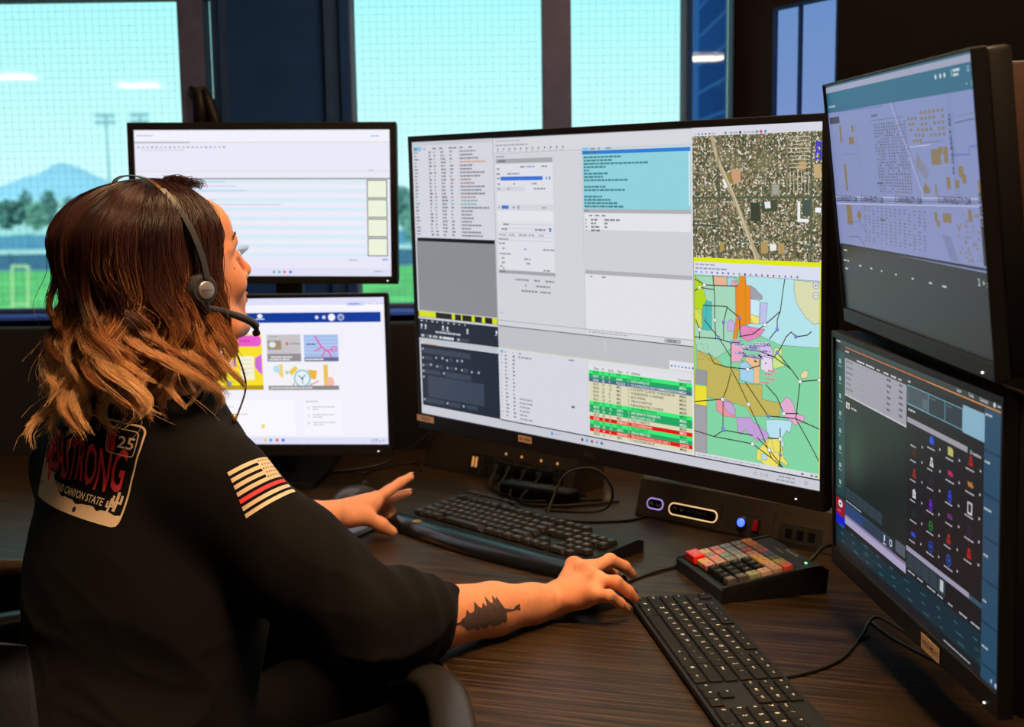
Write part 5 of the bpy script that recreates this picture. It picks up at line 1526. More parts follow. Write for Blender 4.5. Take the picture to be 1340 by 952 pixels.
cable('black cable curved on the desk left of the outlet box', [(-.33, 2.78, zc), (-.27, 2.86, zc), (-.215, 2.88, zc), (-.20, 2.80, zc)], .0022)

# black clip lamp shape against the window upright
hk = at(262, 116, 3.36)
t = thing('hanging_strap', 'small black folded strap hanging from the window upright above the upper left monitor', 'strap', Matrix.Translation(at(262, 160, 3.36)))
M0 = at(262, 160, 3.36)
pt = lambda x, y: at(x, y, 3.36) - M0
MB().tube([pt(285, 172), pt(281, 155), pt(273, 132), pt(266, 117)], [.018, .016, .014, .010], 10).build('body', BLK, t, smooth=True)
MB().tube([pt(262, 172), pt(263, 140), pt(260, 122), pt(248, 114)], [.016, .015, .012, .006], 10).build('flap', BLK, t, smooth=True)
MB().tube([pt(248, 114), pt(256, 119), pt(268, 116)], [.006, .009, .008], 8).build('loop', BLK, t, smooth=True)
MB().tube([pt(263, 116), pt(263, 116) + Vector((0, .06, 0))], .005, 8).build('hook', METAL, t, smooth=True)
# ---------------------------------------------------------------- smooth bodies
def smin(a, b, k):
    if k <= 0: return np.minimum(a, b)
    h = np.maximum(k - np.abs(a - b), 0) / k
    return np.minimum(a, b) - h * h * k * .25

class Body:
    """blended implicit shapes turned into one continuous surface"""
    def __init__(s): s.ops = []; s.M = None
    def frame(s, M): s.M = M; return s
    def _loc(s):
        if s.M is None: return None
        m = np.array(s.M, dtype=np.float64)
        return (m[:3, :3], m[:3, 3])
    def cap(s, a, b, ra, rb, k=.01, op='u'):
        a = np.array(a, float); b = np.array(b, float)
        L = s._loc()
        if L: a = L[0] @ a + L[1]; b = L[0] @ b + L[1]
        ab = b - a; l2 = float(ab @ ab) or 1e-9
        def f(P):
            t = np.clip((P - a) @ ab / l2, 0, 1)
            return np.linalg.norm(P - a - t[:, None] * ab, axis=1) - (ra + (rb - ra) * t)
        s.ops.append((op, f, k, (a + b) / 2, np.linalg.norm(ab) / 2 + max(ra, rb)))
        return s
    def chain(s, pts, rs, k=.01, op='u'):
        for i in range(len(pts) - 1): s.cap(pts[i], pts[i + 1], rs[i], rs[i + 1], k, op)
        return s
    def ell(s, c, r, k=.01, op='u', rot=None):
        c = np.array(c, float); r = np.array(r, float)
        Rm = np.array(rot.to_3x3() if rot is not None else Matrix.Identity(3), float)
        L = s._loc()
        if L: Rm = L[0] @ Rm; c = L[0] @ c + L[1]
        def f(P):
            q = (P - c) @ Rm
            k0 = np.linalg.norm(q / r, axis=1)
            k1 = np.linalg.norm(q / (r * r), axis=1) + 1e-9
            return np.where(k0 < 1e-4, -r.min(), k0 * (k0 - 1) / k1)
        s.ops.append((op, f, k, c, r.max()))
        return s
    def ev(s, P, ops):
        d = np.full(len(P), .5)
        for (op, f, k, c, rad) in ops:
            v = f(P)
            d = smin(d, v, k) if op == 'u' else -smin(-d, v, k)
        return d
    def mesh(s, h, disp=None, B=12):
        lo = np.min([o[3] - o[4] for o in s.ops if o[0] == 'u'], axis=0) - .03
        hi = np.max([o[3] + o[4] for o in s.ops if o[0] == 'u'], axis=0) + .03
        nb = np.ceil((hi - lo) / (h * B)).astype(int)
        half = h * B * .5; diag = half * 1.7320508
        N = nb * B + 2
        vk, vp, qs = [], [], []
        g = np.arange(B + 2)
        GX, GY, GZ_ = np.meshgrid(g, g, g, indexing='ij')
        G = np.stack([GX, GY, GZ_], -1).reshape(-1, 3)
        cent = np.array([o[3] for o in s.ops]); rads = np.array([o[4] + o[2] for o in s.ops])
        for bx in range(nb[0]):
            for by in range(nb[1]):
                for bz in range(nb[2]):
                    bc = lo + (np.array([bx, by, bz]) + .5) * h * B
                    near = np.linalg.norm(cent - bc, axis=1) < rads + diag * 1.2 + .035
                    ops = [o for o, n_ in zip(s.ops, near) if n_]
                    if not any(o[0] == 'u' for o in ops): continue
                    d0 = s.ev(bc[None], ops)[0]
                    if abs(d0) > diag * 1.9 + .02: continue
                    base = np.array([bx, by, bz]) * B
                    P = lo + (base + G) * h
                    d = s.ev(P, ops)
                    if disp is not None: d = d + disp(P)
                    if d.min() > 0 or d.max() < 0: continue
                    D = d.reshape(B + 2, B + 2, B + 2)
                    n = B + 1
                    S_ = D < 0
                    cnt = np.zeros((n, n, n), int); acc = np.zeros((n, n, n, 3)); ne = np.zeros((n, n, n))
                    for ax in range(3):
                        for u in (0, 1):
                            for v in (0, 1):
                                o0 = [0, 0, 0]; oth = [a for a in range(3) if a != ax]
                                o0[oth[0]] = u; o0[oth[1]] = v
                                o1 = list(o0); o1[ax] = 1
                                A = D[o0[0]:o0[0] + n, o0[1]:o0[1] + n, o0[2]:o0[2] + n]
                                C = D[o1[0]:o1[0] + n, o1[1]:o1[1] + n, o1[2]:o1[2] + n]
                                cr = (A < 0) != (C < 0)
                                t = np.where(cr, A / np.where(A - C == 0, 1, A - C), 0)
                                for a in range(3):
                                    acc[..., a] += np.where(cr, (t if a == ax else o0[a]), 0)
                                ne += cr
                    act = ne > 0
                    I = np.argwhere(act)
                    # cells owned by this block only (index < B)
                    own = (I < B).all(1)
                    I = I[own]
                    if len(I) == 0: continue
                    pos = acc[I[:, 0], I[:, 1], I[:, 2]] / ne[I[:, 0], I[:, 1], I[:, 2]][:, None]
                    gi = I + base
                    key = (gi[:, 0].astype(np.int64) * N[1] + gi[:, 1]) * N[2] + gi[:, 2]
                    vk.append(key); vp.append(lo + (gi + pos) * h)
                    for ax in range(3):
                        e1 = [0, 0, 0]; e1[ax] = 1
                        A = S_[1:B + 1, 1:B + 1, 1:B + 1] if False else S_[:B, :B, :B]
                        C = S_[e1[0]:B + e1[0], e1[1]:B + e1[1], e1[2]:B + e1[2]]
                        E = np.argwhere(A != C)
                        if len(E) == 0: continue
                        flip = A[E[:, 0], E[:, 1], E[:, 2]]
                        ge = E + base
                        b1, b2 = [(1, 2), (2, 0), (0, 1)][ax]
                        q = []
                        for (du, dv) in ((0, 0), (-1, 0), (-1, -1), (0, -1)):
                            c = ge.copy(); c[:, b1] += du; c[:, b2] += dv
                            q.append((c[:, 0].astype(np.int64) * N[1] + c[:, 1]) * N[2] + c[:, 2])
                        q = np.stack(q, 1)
                        q[~flip] = q[~flip][:, ::-1]
                        qs.append(q)
        vk = np.concatenate(vk); vp = np.concatenate(vp); qs = np.concatenate(qs)
        o = np.argsort(vk); vk = vk[o]; vp = vp[o]
        ix = np.searchsorted(vk, qs); ix = np.clip(ix, 0, len(vk) - 1)
        ok = (vk[ix] == qs).all(1)
        return vp, ix[ok]

def np_mesh(name, vp, q, mats, parent=None, cols=None, smooth_it=0, M=None):
    nv = len(vp)
    if smooth_it:
        e = np.concatenate([q[:, [0, 1]], q[:, [1, 2]], q[:, [2, 3]], q[:, [3, 0]]])
        deg = np.bincount(e.ravel(), minlength=nv).astype(float); deg[deg == 0] = 1
        for _ in range(smooth_it):
            acc = np.stack([np.bincount(e[:, 0], vp[e[:, 1], a], nv) + np.bincount(e[:, 1], vp[e[:, 0], a], nv) for a in range(3)], 1) / deg[:, None]
            vp = vp * .5 + acc * .5
    me = bpy.data.meshes.new(name)
    k = q.shape[1]
    me.vertices.add(nv); me.vertices.foreach_set('co', vp.astype(np.float32).ravel())
    me.loops.add(q.size); me.loops.foreach_set('vertex_index', q.astype(np.int32).ravel())
    me.polygons.add(len(q)); me.polygons.foreach_set('loop_start', np.arange(0, q.size, k, dtype=np.int32))
    me.polygons.foreach_set('use_smooth', np.ones(len(q), bool))
    me.update(calc_edges=True)
    me.validate()
    if not isinstance(mats, (list, tuple)): mats = [mats]
    for m in mats: me.materials.append(m)
    if cols is not None:
        at_ = me.color_attributes.new('Col', 'FLOAT_COLOR', 'POINT')
        c = np.ones((nv, 4), np.float32); c[:, :3] = cols
        at_.data.foreach_set('color', c.ravel())
    ob = bpy.data.objects.new(name, me)
    COL.objects.link(ob)
    if parent: ob.parent = parent
    if M is not None: ob.matrix_local = M
    return ob

def vnoise(P, seed=0):
    """smooth value noise in [-1, 1]"""
    i = np.floor(P).astype(np.int64); f = P - i
    f = f * f * (3 - 2 * f)
    def hsh(x, y, z):
        n = (x * 374761393 + y * 668265263 + z * 2147483647 + seed * 974634777) & 0x7fffffff
        n = ((n ^ (n >> 13)) * 1274126177) & 0x7fffffff
        return ((n ^ (n >> 16)) & 0xffff) / 32767.5 - 1
    r = 0
    for dx in (0, 1):
        for dy in (0, 1):
            for dz in (0, 1):
                w = (f[:, 0] if dx else 1 - f[:, 0]) * (f[:, 1] if dy else 1 - f[:, 1]) * (f[:, 2] if dz else 1 - f[:, 2])
                r = r + w * hsh(i[:, 0] + dx, i[:, 1] + dy, i[:, 2] + dz)
    return r

# ---------------------------------------------------------------- the seated woman
A_ = lambda px, py, Y: np.array(at(px, py, Y))
SH_R = np.array((-.395, 1.685, .984)); EL_R = np.array((-.175, 1.640, .803)); WR_R = np.array((.055, 1.835, .767))
CUFF_R = np.array((-.112, 1.704, .785))
SH_L = np.array((-.640, 1.910, .965)); EL_L = np.array((-.560, 2.120, .815)); WR_L = A_(432, 674, 2.22)
C7 = np.array((-.520, 1.765, 1.085)); PEL = np.array((-.560, 1.615, .56))
Fw = np.array((.643, .766, 0)); Rt = np.array((.766, -.643, 0)); Up = np.array((0, 0, 1.))
BR = Matrix(((Rt[0], Fw[0], 0), (Rt[1], Fw[1], 0), (0, 0, 1))).to_4x4()
HEAD_O = Vector((-.459, 1.800, 1.2545))
HY = Matrix.Translation(HEAD_O) @ Matrix.Rotation(R(46 - 90), 4, 'Z') @ Matrix.Scale(1.03, 4)
HM = HY @ Matrix.Rotation(R(14), 4, 'X')

def hand(B, wr, mcp, fingers, thumb, rw=.021, rp=.0125):
    for i, m in enumerate(mcp):
        B.cap(wr, m, rw * .72, rp, .014)
        if i: B.cap(mcp[i - 1], m, rp * .9, rp * .9, .008)
    for m, f, r in fingers:
        pts = [m] + f
        B.chain(pts, [r * 1.22, r * 1.08, r * .97, r * .80][:len(pts)], .004)
    B.chain(thumb, [.016, .0135, .0118, .0092][:len(thumb)], .007)
body = Body()
# head
body.frame(HM)
body.ell((0, -.012, .036), (.073, .094, .084), .02)
body.ell((0, .030, -.015), (.061, .056, .082), .03)
body.ell((0, .062, .045), (.050, .026, .036), .02)                        # forehead
body.chain([(.052, -.005, -.052), (.040, .030, -.086), (.012, .066, -.100)], [.016, .015, .014], .028)
body.chain([(-.052, -.005, -.052), (-.040, .030, -.086), (-.012, .066, -.100)], [.016, .015, .014], .028)
body.ell((0, .072, -.098), (.019, .015, .014), .012)                     # chin
body.ell((.036, .058, -.032), (.021, .020, .022), .018); body.ell((-.036, .058, -.032), (.021, .020, .022), .018)
body.ell((0, .068, -.062), (.028, .022, .022), .02)                      # muzzle
body.chain([(.012, .080, .020), (.036, .073, .021), (.050, .056, .014)], [.006, .006, .005], .010)
body.chain([(-.012, .080, .020), (-.036, .073, .021), (-.050, .056, .014)], [.006, .006, .005], .010)
body.ell((.031, .088, .000), (.015, .014, .010), .012, 's'); body.ell((-.031, .088, .000), (.015, .014, .010), .012, 's')
body.chain([(0, .082, .012), (0, .094, -.010), (0, .106, -.029)], [.0075, .0075, .0085], .008)
body.ell((0, .104, -.033), (.009, .009, .0075), .005)
body.ell((.0115, .093, -.036), (.0062, .0085, .0062), .004); body.ell((-.0115, .093, -.036), (.0062, .0085, .0062), .004)
body.ell((.006, .098, -.0415), (.0028, .0042, .003), .002, 's'); body.ell((-.006, .098, -.0415), (.0028, .0042, .003), .002, 's')
body.ell((0, .0885, -.0595), (.019, .0065, .0045), .003); body.ell((0, .087, -.0685), (.017, .0068, .0052), .003)
body.ell((0, .0955, -.0640), (.020, .0035, .0010), .0015, 's')
body.ell((.031, .0705, .000), (.0135, .0125, .0105), .003); body.ell((-.031, .0705, .000), (.0135, .0125, .0105), .003)   # lids
for sx in (1, -1):   # ears
    body.ell((sx * .076, -.008, -.008), (.008, .018, .030), .006, rot=rotm(0, sx * -8, sx * -12))
    body.ell((sx * .084, -.004, -.006), (.004, .010, .018), .004, 's')
body.frame(HY)
body.cap((0, -.018, -.05), (0, -.050, -.165), .054, .056, .03)
body.M = None
nb_ = HY @ Vector((0, -.05, -.165)); nb_ = np.array(nb_)
body.cap(nb_, C7 + Fw * .03, .056, .066, .04)
# trunk
body.ell(C7 + Fw * .05 - Up * .17, (.155, .095, .19), .05, rot=BR)
body.ell((C7 + PEL) / 2 + Fw * .06 - Up * .05, (.14, .10, .18), .06, rot=BR)
body.ell(PEL + Fw * .03, (.175, .135, .13), .06, rot=BR)
for sh in (SH_R, SH_L): body.cap(C7 + Fw * .03 - Up * .04, sh - Up * .008, .042, .040, .03)
# right arm
fa = lambda t: EL_R + (WR_R - EL_R) * t
body.cap(SH_R - Up * .006, EL_R, .044, .040, .02)
body.chain([EL_R, fa(.3), fa(.62), fa(.86), WR_R], [.043, .043, .0365, .0280, .0250], .012)
body.cap(fa(.80) + np.array((.005, -.012, .012)), fa(.92) + np.array((.003, -.010, .008)), .011, .010, .012)   # wrist bone
at2 = lambda px, py, z: (lambda d: np.array(Vector((0, 0, CAM_Z)) + d * ((z - CAM_Z) / d.z)))(cam.matrix_world.to_3x3() @ Vector(((px - 670) / 1720, (476 - py) / 1720, -1)))
mr = [at2(751, 741, .799), at2(770, 748, .803), at2(781, 760, .799), at2(777, 778, .787)]
fr = [[at2(776, 741, .803), at2(794, 744, .788), at2(804, 752, .772)],
      [at2(798, 733, .808), at2(817, 742, .792), at2(827, 752, .776)],
      [at2(806, 762, .800), at2(822, 774, .783), at2(831, 784, .768)],
      [at2(797, 780, .789), at2(811, 790, .773), at2(820, 797, .760)]]
hand(body, WR_R + np.array((.008, .008, .004)), mr, [(m, f, r) for m, f, r in zip(mr, fr, (.0088, .0090, .0086, .0080))],
     [WR_R + np.array((.02, .03, -.004)), at2(748, 762, .770) + np.array((.0, .02, 0)), at2(772, 764, .762) + np.array((0, .02, 0)), at2(790, 762, .758) + np.array((0, .02, 0))])
for m in mr: body.ell(m + Up * .003, (.0095, .0095, .009), .008)
body.ell((mr[1] + mr[3] + WR_R) / 3 - Up * .010, (.034, .028, .016), .02, rot=rotm(0, 0, 40))
# left arm
fl = lambda t: EL_L + (WR_L - EL_L) * t
body.cap(SH_L - Up * .006, EL_L, .044, .040, .02)
body.chain([EL_L, fl(.3), fl(.65), fl(.9), WR_L], [.041, .039, .030, .0235, .022], .012)
ml = [A_(490, 655, 2.290), A_(493, 653, 2.315), A_(492, 656, 2.338), A_(486, 661, 2.356)]
flf = [[A_(509, 642, 2.312), A_(524, 632, 2.328), A_(537, 624, 2.340)],
       [A_(510, 653, 2.345), A_(523, 649, 2.365), A_(534, 645, 2.376)],
       [A_(507, 661, 2.370), A_(512, 669, 2.372), A_(509, 676, 2.362)],
       [A_(499, 668, 2.385), A_(501, 676, 2.385), A_(497, 681, 2.375)]]
hand(body, WR_L, ml, [(m, f, r) for m, f, r in zip(ml, flf, (.0092, .0092, .0088, .0078))],
     [A_(452, 678, 2.235), A_(478, 677, 2.250), A_(499, 687, 2.256), A_(513, 696, 2.262)], rw=.022)
body.cap(A_(455, 676, 2.24), A_(484, 664, 2.28), .015, .014, .02)
# legs (under the desk)
HIPS = [PEL + Rt * s * .095 - Up * .03 + Fw * .02 for s in (1, -1)]
KNEE = [PEL + Rt * s * .13 + Fw * .47 - Up * .04 for s in (1, -1)]
ANK = [PEL + Rt * s * .13 + Fw * .50 - Up * (.56 - .09) for s in (1, -1)]
for a, k_, n_ in zip(HIPS, KNEE, ANK):
    body.cap(a, k_, .078, .055, .04); body.cap(k_, n_, .052, .036, .02)
    body.cap(n_ - Up * .03 - Fw * .02, n_ - Up * .055 + Fw * .15, .034, .026, .02)
vp, q = body.mesh(.0024)
# skin colouring: lips, blush and small moles
hm_inv = np.array(HM.inverted())
loc = vp @ hm_inv[:3, :3].T + hm_inv[:3, 3]
cols = np.tile(np.array([.80, .345, .180]), (len(vp), 1))
n1 = vnoise(vp * 60, 1)[:, None]; n2 = vnoise(vp * 260, 2)[:, None]
cols = cols * (1 + .05 * n1 + .04 * n2)
inhead = np.linalg.norm(loc - np.array([0, .02, 0]), axis=1) < .2
lip = inhead & (np.abs(loc[:, 0]) < .022) & (loc[:, 2] < -.0545) & (loc[:, 2] > -.0745) & (loc[:, 1] > .0835)
cols[lip] = (.48, .16, .13)
cols[inhead & ~lip] = cols[inhead & ~lip] * np.array([.95, .93, .95])
def mole(p, r, c=(.16, .06, .035)):
    m = np.linalg.norm(vp - np.array(p), axis=1) < r
    cols[m] = c
mole(HM @ Vector((.052, .055, -.012)), .0030)
for (px, py) in ((740, 777), (720, 776), (601, 783), (668, 778)):
    d = np.linalg.norm(vp[:, [0, 1]] * 0, axis=1)
    pr = np.stack([670 + 1720 * vp[:, 0] / vp[:, 1], vp[:, 2]], 1)
    o = Vector((0, 0, CAM_Z)); dr = (at(px, py, 1.85) - o)
SKIN = mat('skin', (.7, .4, .25), .48, attr='Col', sss=.12, noise=.04, nscale=120, bump=.06)
woman = np_mesh('person', vp, q, SKIN, cols=cols, smooth_it=1)
tag(woman, 'woman in black shirt and headset reaching for mouse and keyboard', 'person')
_m = woman.data; _v = np.empty(len(_m.vertices) * 3, np.float32); _m.vertices.foreach_get('co', _v); _v = _v.reshape(-1, 3)
bvh_body = BVHTree.FromPolygons([tuple(map(float, v)) for v in _v], [tuple(int(i) for i in f) for f in q])

# eye details
EYEW = mat('eye_white', (.75, .72, .70), .2, noise=.02); IRIS = mat('iris_dark', (.05, .025, .012), .15)
LASH = mat('eyelash_black', (.008, .006, .006), .6)
BROW = mat('eyebrow_brown', (.045, .022, .016), .7)
for sx in (1, -1):
    b = MB()
    b.lathe([(.0001, -.0118), (.006, -.0102), (.0102, -.006), (.0118, 0), (.0102, .006), (.006, .0102), (.0001, .0118)], 18, M=HM @ T(sx * .031, .0695, .000, rx=-90))
    b.lathe([(.0055, .0106), (.003, .0122), (.0001, .0126)], 16, 1, M=HM @ T(sx * .031, .0695, .000, rx=-90))
    b.build('eyeball', [EYEW, IRIS], woman, smooth=True)
    b = MB()
    for k in range(10):
        a = -1 + 2 * k / 9
        r0 = HM @ Vector((sx * .031 + a * .0125, .0845 - .004 * a * a - (.004 if a * sx > 0 else 0) * abs(a), .0035 - .003 * a * a))
        r1 = HM @ Vector((sx * .031 + a * .0160, .0895 - .003 * a * a, .0055))
        r2 = HM @ Vector((sx * .031 + a * .0175, .0935 - .003 * a * a, .0100))
        b.tube([r0, r1, r2], [.0005, .0004, .0001], 4)
    b.build('eyelashes', LASH, woman)
    b = MB()
    for k in range(26):
        a = k / 25
        x = .014 + a * .036
        zz = .0225 + .006 * math.sin(a * 2.4) ; yy = .0885 - .022 * a * a
        for j in range(2):
            b.tube([HM @ Vector((sx * x, yy, zz + (j - .5) * .003)), HM @ Vector((sx * (x + .006), yy - .001, zz + .003 + (j - .5) * .002))], [.0007, .0002], 4)
    b.build('eyebrow', BROW, woman)
# nails
NAIL = mat('nail_pink', (.82, .48, .36), .18, coat=.5, noise=.02)
def nail(tip, prev, up, w=.0052, l=.0065, ext=.003):
    tip, prev = Vector(tip), Vector(prev)
    d = (tip - prev).normalized(); u = Vector(up); u = (u - d * u.dot(d)).normalized(); s = d.cross(u)
    r = .0072
    vs, fs = [], []
    for i in range(6):
        t = -l + (l * 2.0 + ext) * i / 5 - .0
        ww = w * (1 - .35 * max(0, (i - 3) / 2) ** 2)
        for j in range(5):
            a = (j - 2) / 2
            vs.append(tip + d * t + s * (ww * a) + u * (r * (1 - .18 * a * a) - (.0012 if i > 3 else 0) * (i - 3)))
    for i in range(5):
        for j in range(4):
            fs.append((i * 5 + j, i * 5 + j + 1, (i + 1) * 5 + j + 1, (i + 1) * 5 + j))
    o = MB().add(vs, fs).build('fingernail', NAIL, woman, smooth=True)
    md = o.modifiers.new('s', 'SOLIDIFY'); md.thickness = .0006; md.offset = -1
for f in fr: nail(f[2], f[1], (.1, -.25, 1))
for f, u in zip(flf[:2], ((-.5, -.2, 1), (-.5, -.2, 1))): nail(f[2], f[1], u)
nail(A_(513, 696, 2.262), A_(499, 687, 2.256), (.15, -.5, 1), w=.0062)

# ---------------------------------------------------------------- shirt
sh = Body()
sh.ell(C7 + Fw * .045 - Up * .175 - Rt * .026, (.192, .132, .205), .05, rot=BR)
sh.ell((C7 + PEL) / 2 + Fw * .05 - Up * .06 - Rt * .01, (.185, .145, .22), .08, rot=BR)
sh.ell(PEL + Fw * .02 + Up * .03, (.205, .165, .15), .08, rot=BR)
for s_, sk in ((SH_R, 1), (SH_L, -1)):
    sh.cap(C7 + Fw * .02 - Up * .055, s_ - Up * .006, .055, .058, .07)
sh.cap(nb_ - Up * .025 - Fw * .005, C7 + Fw * .02 - Up * .03, .064, .085, .05)
ua = lambda t: SH_R + (EL_R - SH_R) * t
sh.chain([SH_R, ua(.5) - Up * .016, EL_R - Up * .006], [.066, .070, .066], .04)
sh.chain([EL_R, fa(.12) + Up * .004, CUFF_R], [.064, .058, .0505], .03)
ul = lambda t: SH_L + (EL_L - SH_L) * t
sh.chain([SH_L, ul(.5), EL_L], [.060, .060, .056], .04)
sh.chain([EL_L, fl(.3), fl(.58)], [.056, .050, .040], .02)
# open cuff, open neckline and hem
cd = (WR_R - EL_R) / np.linalg.norm(WR_R - EL_R)
sh.cap(CUFF_R - cd * .012, CUFF_R + cd * .09, .0465, .0465, .001, 's')
sh.cap(CUFF_R + cd * .052, CUFF_R + cd * .12, .052, .06, .003, 's')
sh.cap(nb_ + Up * .005, nb_ + Up * .10, .061, .075, .004, 's')
sh.cap(nb_ + Up * .055, nb_ + Up * .14, .085, .11, .004, 's')
def folds(P):
    # sleeve folds run round the arm; trunk folds hang diagonally
    t1 = P @ np.array([.30, -.20, .93]); t2 = P @ Rt; t3 = P @ Fw
    wob = vnoise(P * 5, 6) * .6
    a = vnoise(np.stack([t1 * 15 + wob * 1.5, t2 * 4.5, t3 * 4.5], 1), 3)
    b = vnoise(np.stack([t1 * 30 + wob * 3, t2 * 9, t3 * 9], 1) + 9, 4)
    r = (1 - np.abs(a)) ** 3 * 1.0 + (1 - np.abs(b)) ** 4 * .35
    ax = np.clip((P - SH_R) @ (EL_R - SH_R) / np.sum((EL_R - SH_R) ** 2), 0, 1.4)
    near_el = np.exp(-np.sum((P - (EL_R + np.array((-.01, .01, .0)))) ** 2, 1) / .012)
    e = (P - EL_R) @ cd
    ring = np.sin(e * 150 + 2.5 * vnoise(P * 14, 8)) * near_el * .0038
    low = np.clip((.98 - P[:, 2]) / .25, 0, 1)
    plate = np.exp(-np.sum((P - np.array((-.60, 1.68, .93))) ** 2, 1) / .012)
    return -(r - .35) * (.0022 + .0075 * low) * (1 - .75 * plate) + ring
vps, qs_ = sh.mesh(.0032, disp=folds)
SHIRT = mat('black_jersey', (.0046, .0046, .0048), .92, spec=.2, noise=.12, nscale=500, bump=.12)
SHIRT.node_tree.nodes['Principled BSDF'].inputs['Sheen Weight'].default_value = .012
shirt = np_mesh('shirt', vps, qs_, SHIRT, woman, smooth_it=2)
_m = shirt.data; _v = np.empty(len(_m.vertices) * 3, np.float32); _m.vertices.foreach_get('co', _v); _v = _v.reshape(-1, 3)
bvh_shirt = BVHTree.FromPolygons([tuple(map(float, v)) for v in _v], [tuple(int(i) for i in f) for f in qs_])
# stitched rib at the cuff
ring = []
u_ = np.cross(cd, Up); u_ /= np.linalg.norm(u_); v_ = np.cross(cd, u_)
trs = Body()
for a, k_ in zip(HIPS, KNEE):
    trs.cap(a, k_, .095, .070, .05)
for k_, n_ in zip(KNEE, ANK): trs.cap(k_, n_, .068, .060, .03)
trs.ell(PEL + Fw * .02 - Up * .01, (.195, .150, .13), .05, rot=BR)
vt, qt = trs.mesh(.006)
np_mesh('trousers', vt, qt, mat('black_trousers', (.004, .004, .005), .95, spec=.1, noise=.2, nscale=200), woman, smooth_it=2)
for n_ in ANK:
    s2 = Body(); s2.cap(n_ - Up * .05 - Fw * .03, n_ - Up * .055 + Fw * .16, .040, .033, .02); s2.cap(n_ - Up * .02, n_ - Up * .05, .048, .045, .02)
    vt, qt = s2.mesh(.005); vt[:, 2] = np.maximum(vt[:, 2], .002)
    np_mesh('shoe', vt, qt, mat('shoe_black', (.01, .01, .01), .5, noise=.1), woman, smooth_it=1)

# ---------------------------------------------------------------- prints laid onto cloth and skin
def slice_mesh(vs, fs, step):
    bm = bmesh.new()
    bv = [bm.verts.new((v[0], v[1], 0)) for v in vs]
    for f in fs:
        try: bm.faces.new([bv[i] for i in f])
        except ValueError: pass
    xs = [v[0] for v in vs]; ys = [v[1] for v in vs]
    x = min(xs) + step
    while x < max(xs):
        bmesh.ops.bisect_plane(bm, geom=bm.verts[:] + bm.edges[:] + bm.faces[:], plane_co=(x, 0, 0), plane_no=(1, 0, 0)); x += step
    y = min(ys) + step
    while y < max(ys):
        bmesh.ops.bisect_plane(bm, geom=bm.verts[:] + bm.edges[:] + bm.faces[:], plane_co=(0, y, 0), plane_no=(0, 1, 0)); y += step
    bm.verts.index_update()
    out = [tuple(v.co)[:2] for v in bm.verts], [tuple(v.index for v in f.verts) for f in bm.faces]
    bm.free()
    return out
class Decal:
    """flat print in a plane (u right, v up), pressed along -n onto a surface"""
    def __init__(s, o, u, v, bvh, step=.006, kx=1., ky=1.):
        s.kx, s.ky = kx, ky
        s.o = Vector(o); s.u = Vector(u).normalized(); v = Vector(v); s.v = v.normalized(); s.n = s.u.cross(s.v).normalized()
        s.bvh = bvh; s.mb = MB(); s.step = step
    def put(s, vs, fs, mi, lift):
        vs, fs = slice_mesh(vs, fs, s.step)
        out = []; bad = set()
        for i, (a, b) in enumerate(vs):
            p = s.o + s.u * (a * s.kx) + s.v * (b * s.ky)
            h, nrm, idx, dist = s.bvh.ray_cast(p + s.n * .15, -s.n, .35)
            if h is None:
                bad.add(i); out.append(p)
            else: out.append(h + (nrm if nrm.dot(s.n) > 0 else -nrm) * lift)
        s.mb.add(out, [f for f in fs if not any(i in bad for i in f)], mi)
    def poly(s, pts, mi, lift=.0009): s.put(pts, [tuple(range(len(pts)))], mi, lift)
    def rect(s, x0, y0, x1, y1, mi, lift=.0009): s.poly([(x0, y0), (x1, y0), (x1, y1), (x0, y1)], mi, lift)
    def text(s, st, x, y, h, mi, lift=.0012, w=None, shear=0, warp=None):
        vs, fs, tw = text_mesh(st)
        k = h / .7; kx = (w / tw) if w else k
        q = [(x + v[0] * kx + shear * v[1] * k, y + v[1] * k) for v in vs]
        if warp: q = [warp(*p) for p in q]
        s.put(q, fs, mi, lift)
PRW = mat('print_cream', (.85, .68, .50), .75, noise=.06, nscale=300)
PRR = mat('print_red', (.85, .05, .08), .7, noise=.08, nscale=300)
PRB = mat('print_black', (.010, .009, .009), .8, noise=.05)
# licence plate print on the back
def surf(px, py, bvh):
    o = Vector((0, 0, CAM_Z)); h = bvh.ray_cast(o, (at(px, py, 1.7) - o).normalized())[0]
    if h is None: h = bvh.find_nearest(at(px, py, 1.7))[0]
    return np.array(h)
PO = surf(99, 603, bvh_shirt)
def img_frame(P0, bvh, cx, cy, du, dv):
    # directions in the tangent plane of the cloth that run along the print's edges as seen in the photo
    o = Vector((0, 0, CAM_Z)); n = bvh.ray_cast(o, (Vector(P0) - o).normalized())[1]
    if n.dot(o - Vector(P0)) < 0: n = -n
    def q(px, py):
        d = (at(px, py, 1.6) - o).normalized()
        return o + d * ((Vector(P0) - o).dot(n) / d.dot(n))
    return q(cx + du[0] / 2, cy + du[1] / 2) - q(cx - du[0] / 2, cy - du[1] / 2), q(cx + dv[0] / 2, cy + dv[1] / 2) - q(cx - dv[0] / 2, cy - dv[1] / 2)
_u, _v = img_frame(PO, bvh_shirt, 99, 603, (58, 22), (9, -62))
D = Decal(PO, _u, _v, bvh_shirt, kx=_u.length / .145 * .86, ky=_v.length / .082)
W2_, H2_ = .142, .0635
def bar(pts, t, mi, lift=.0010):
    for (x0, y0), (x1, y1) in zip(pts[:-1], pts[1:]):
        L_ = math.hypot(x1 - x0, y1 - y0); nx, ny = -(y1 - y0) / L_ * t / 2, (x1 - x0) / L_ * t / 2
        D.poly([(x0 + nx, y0 + ny), (x0 - nx, y0 - ny), (x1 - nx, y1 - ny), (x1 + nx, y1 + ny)], mi, lift)
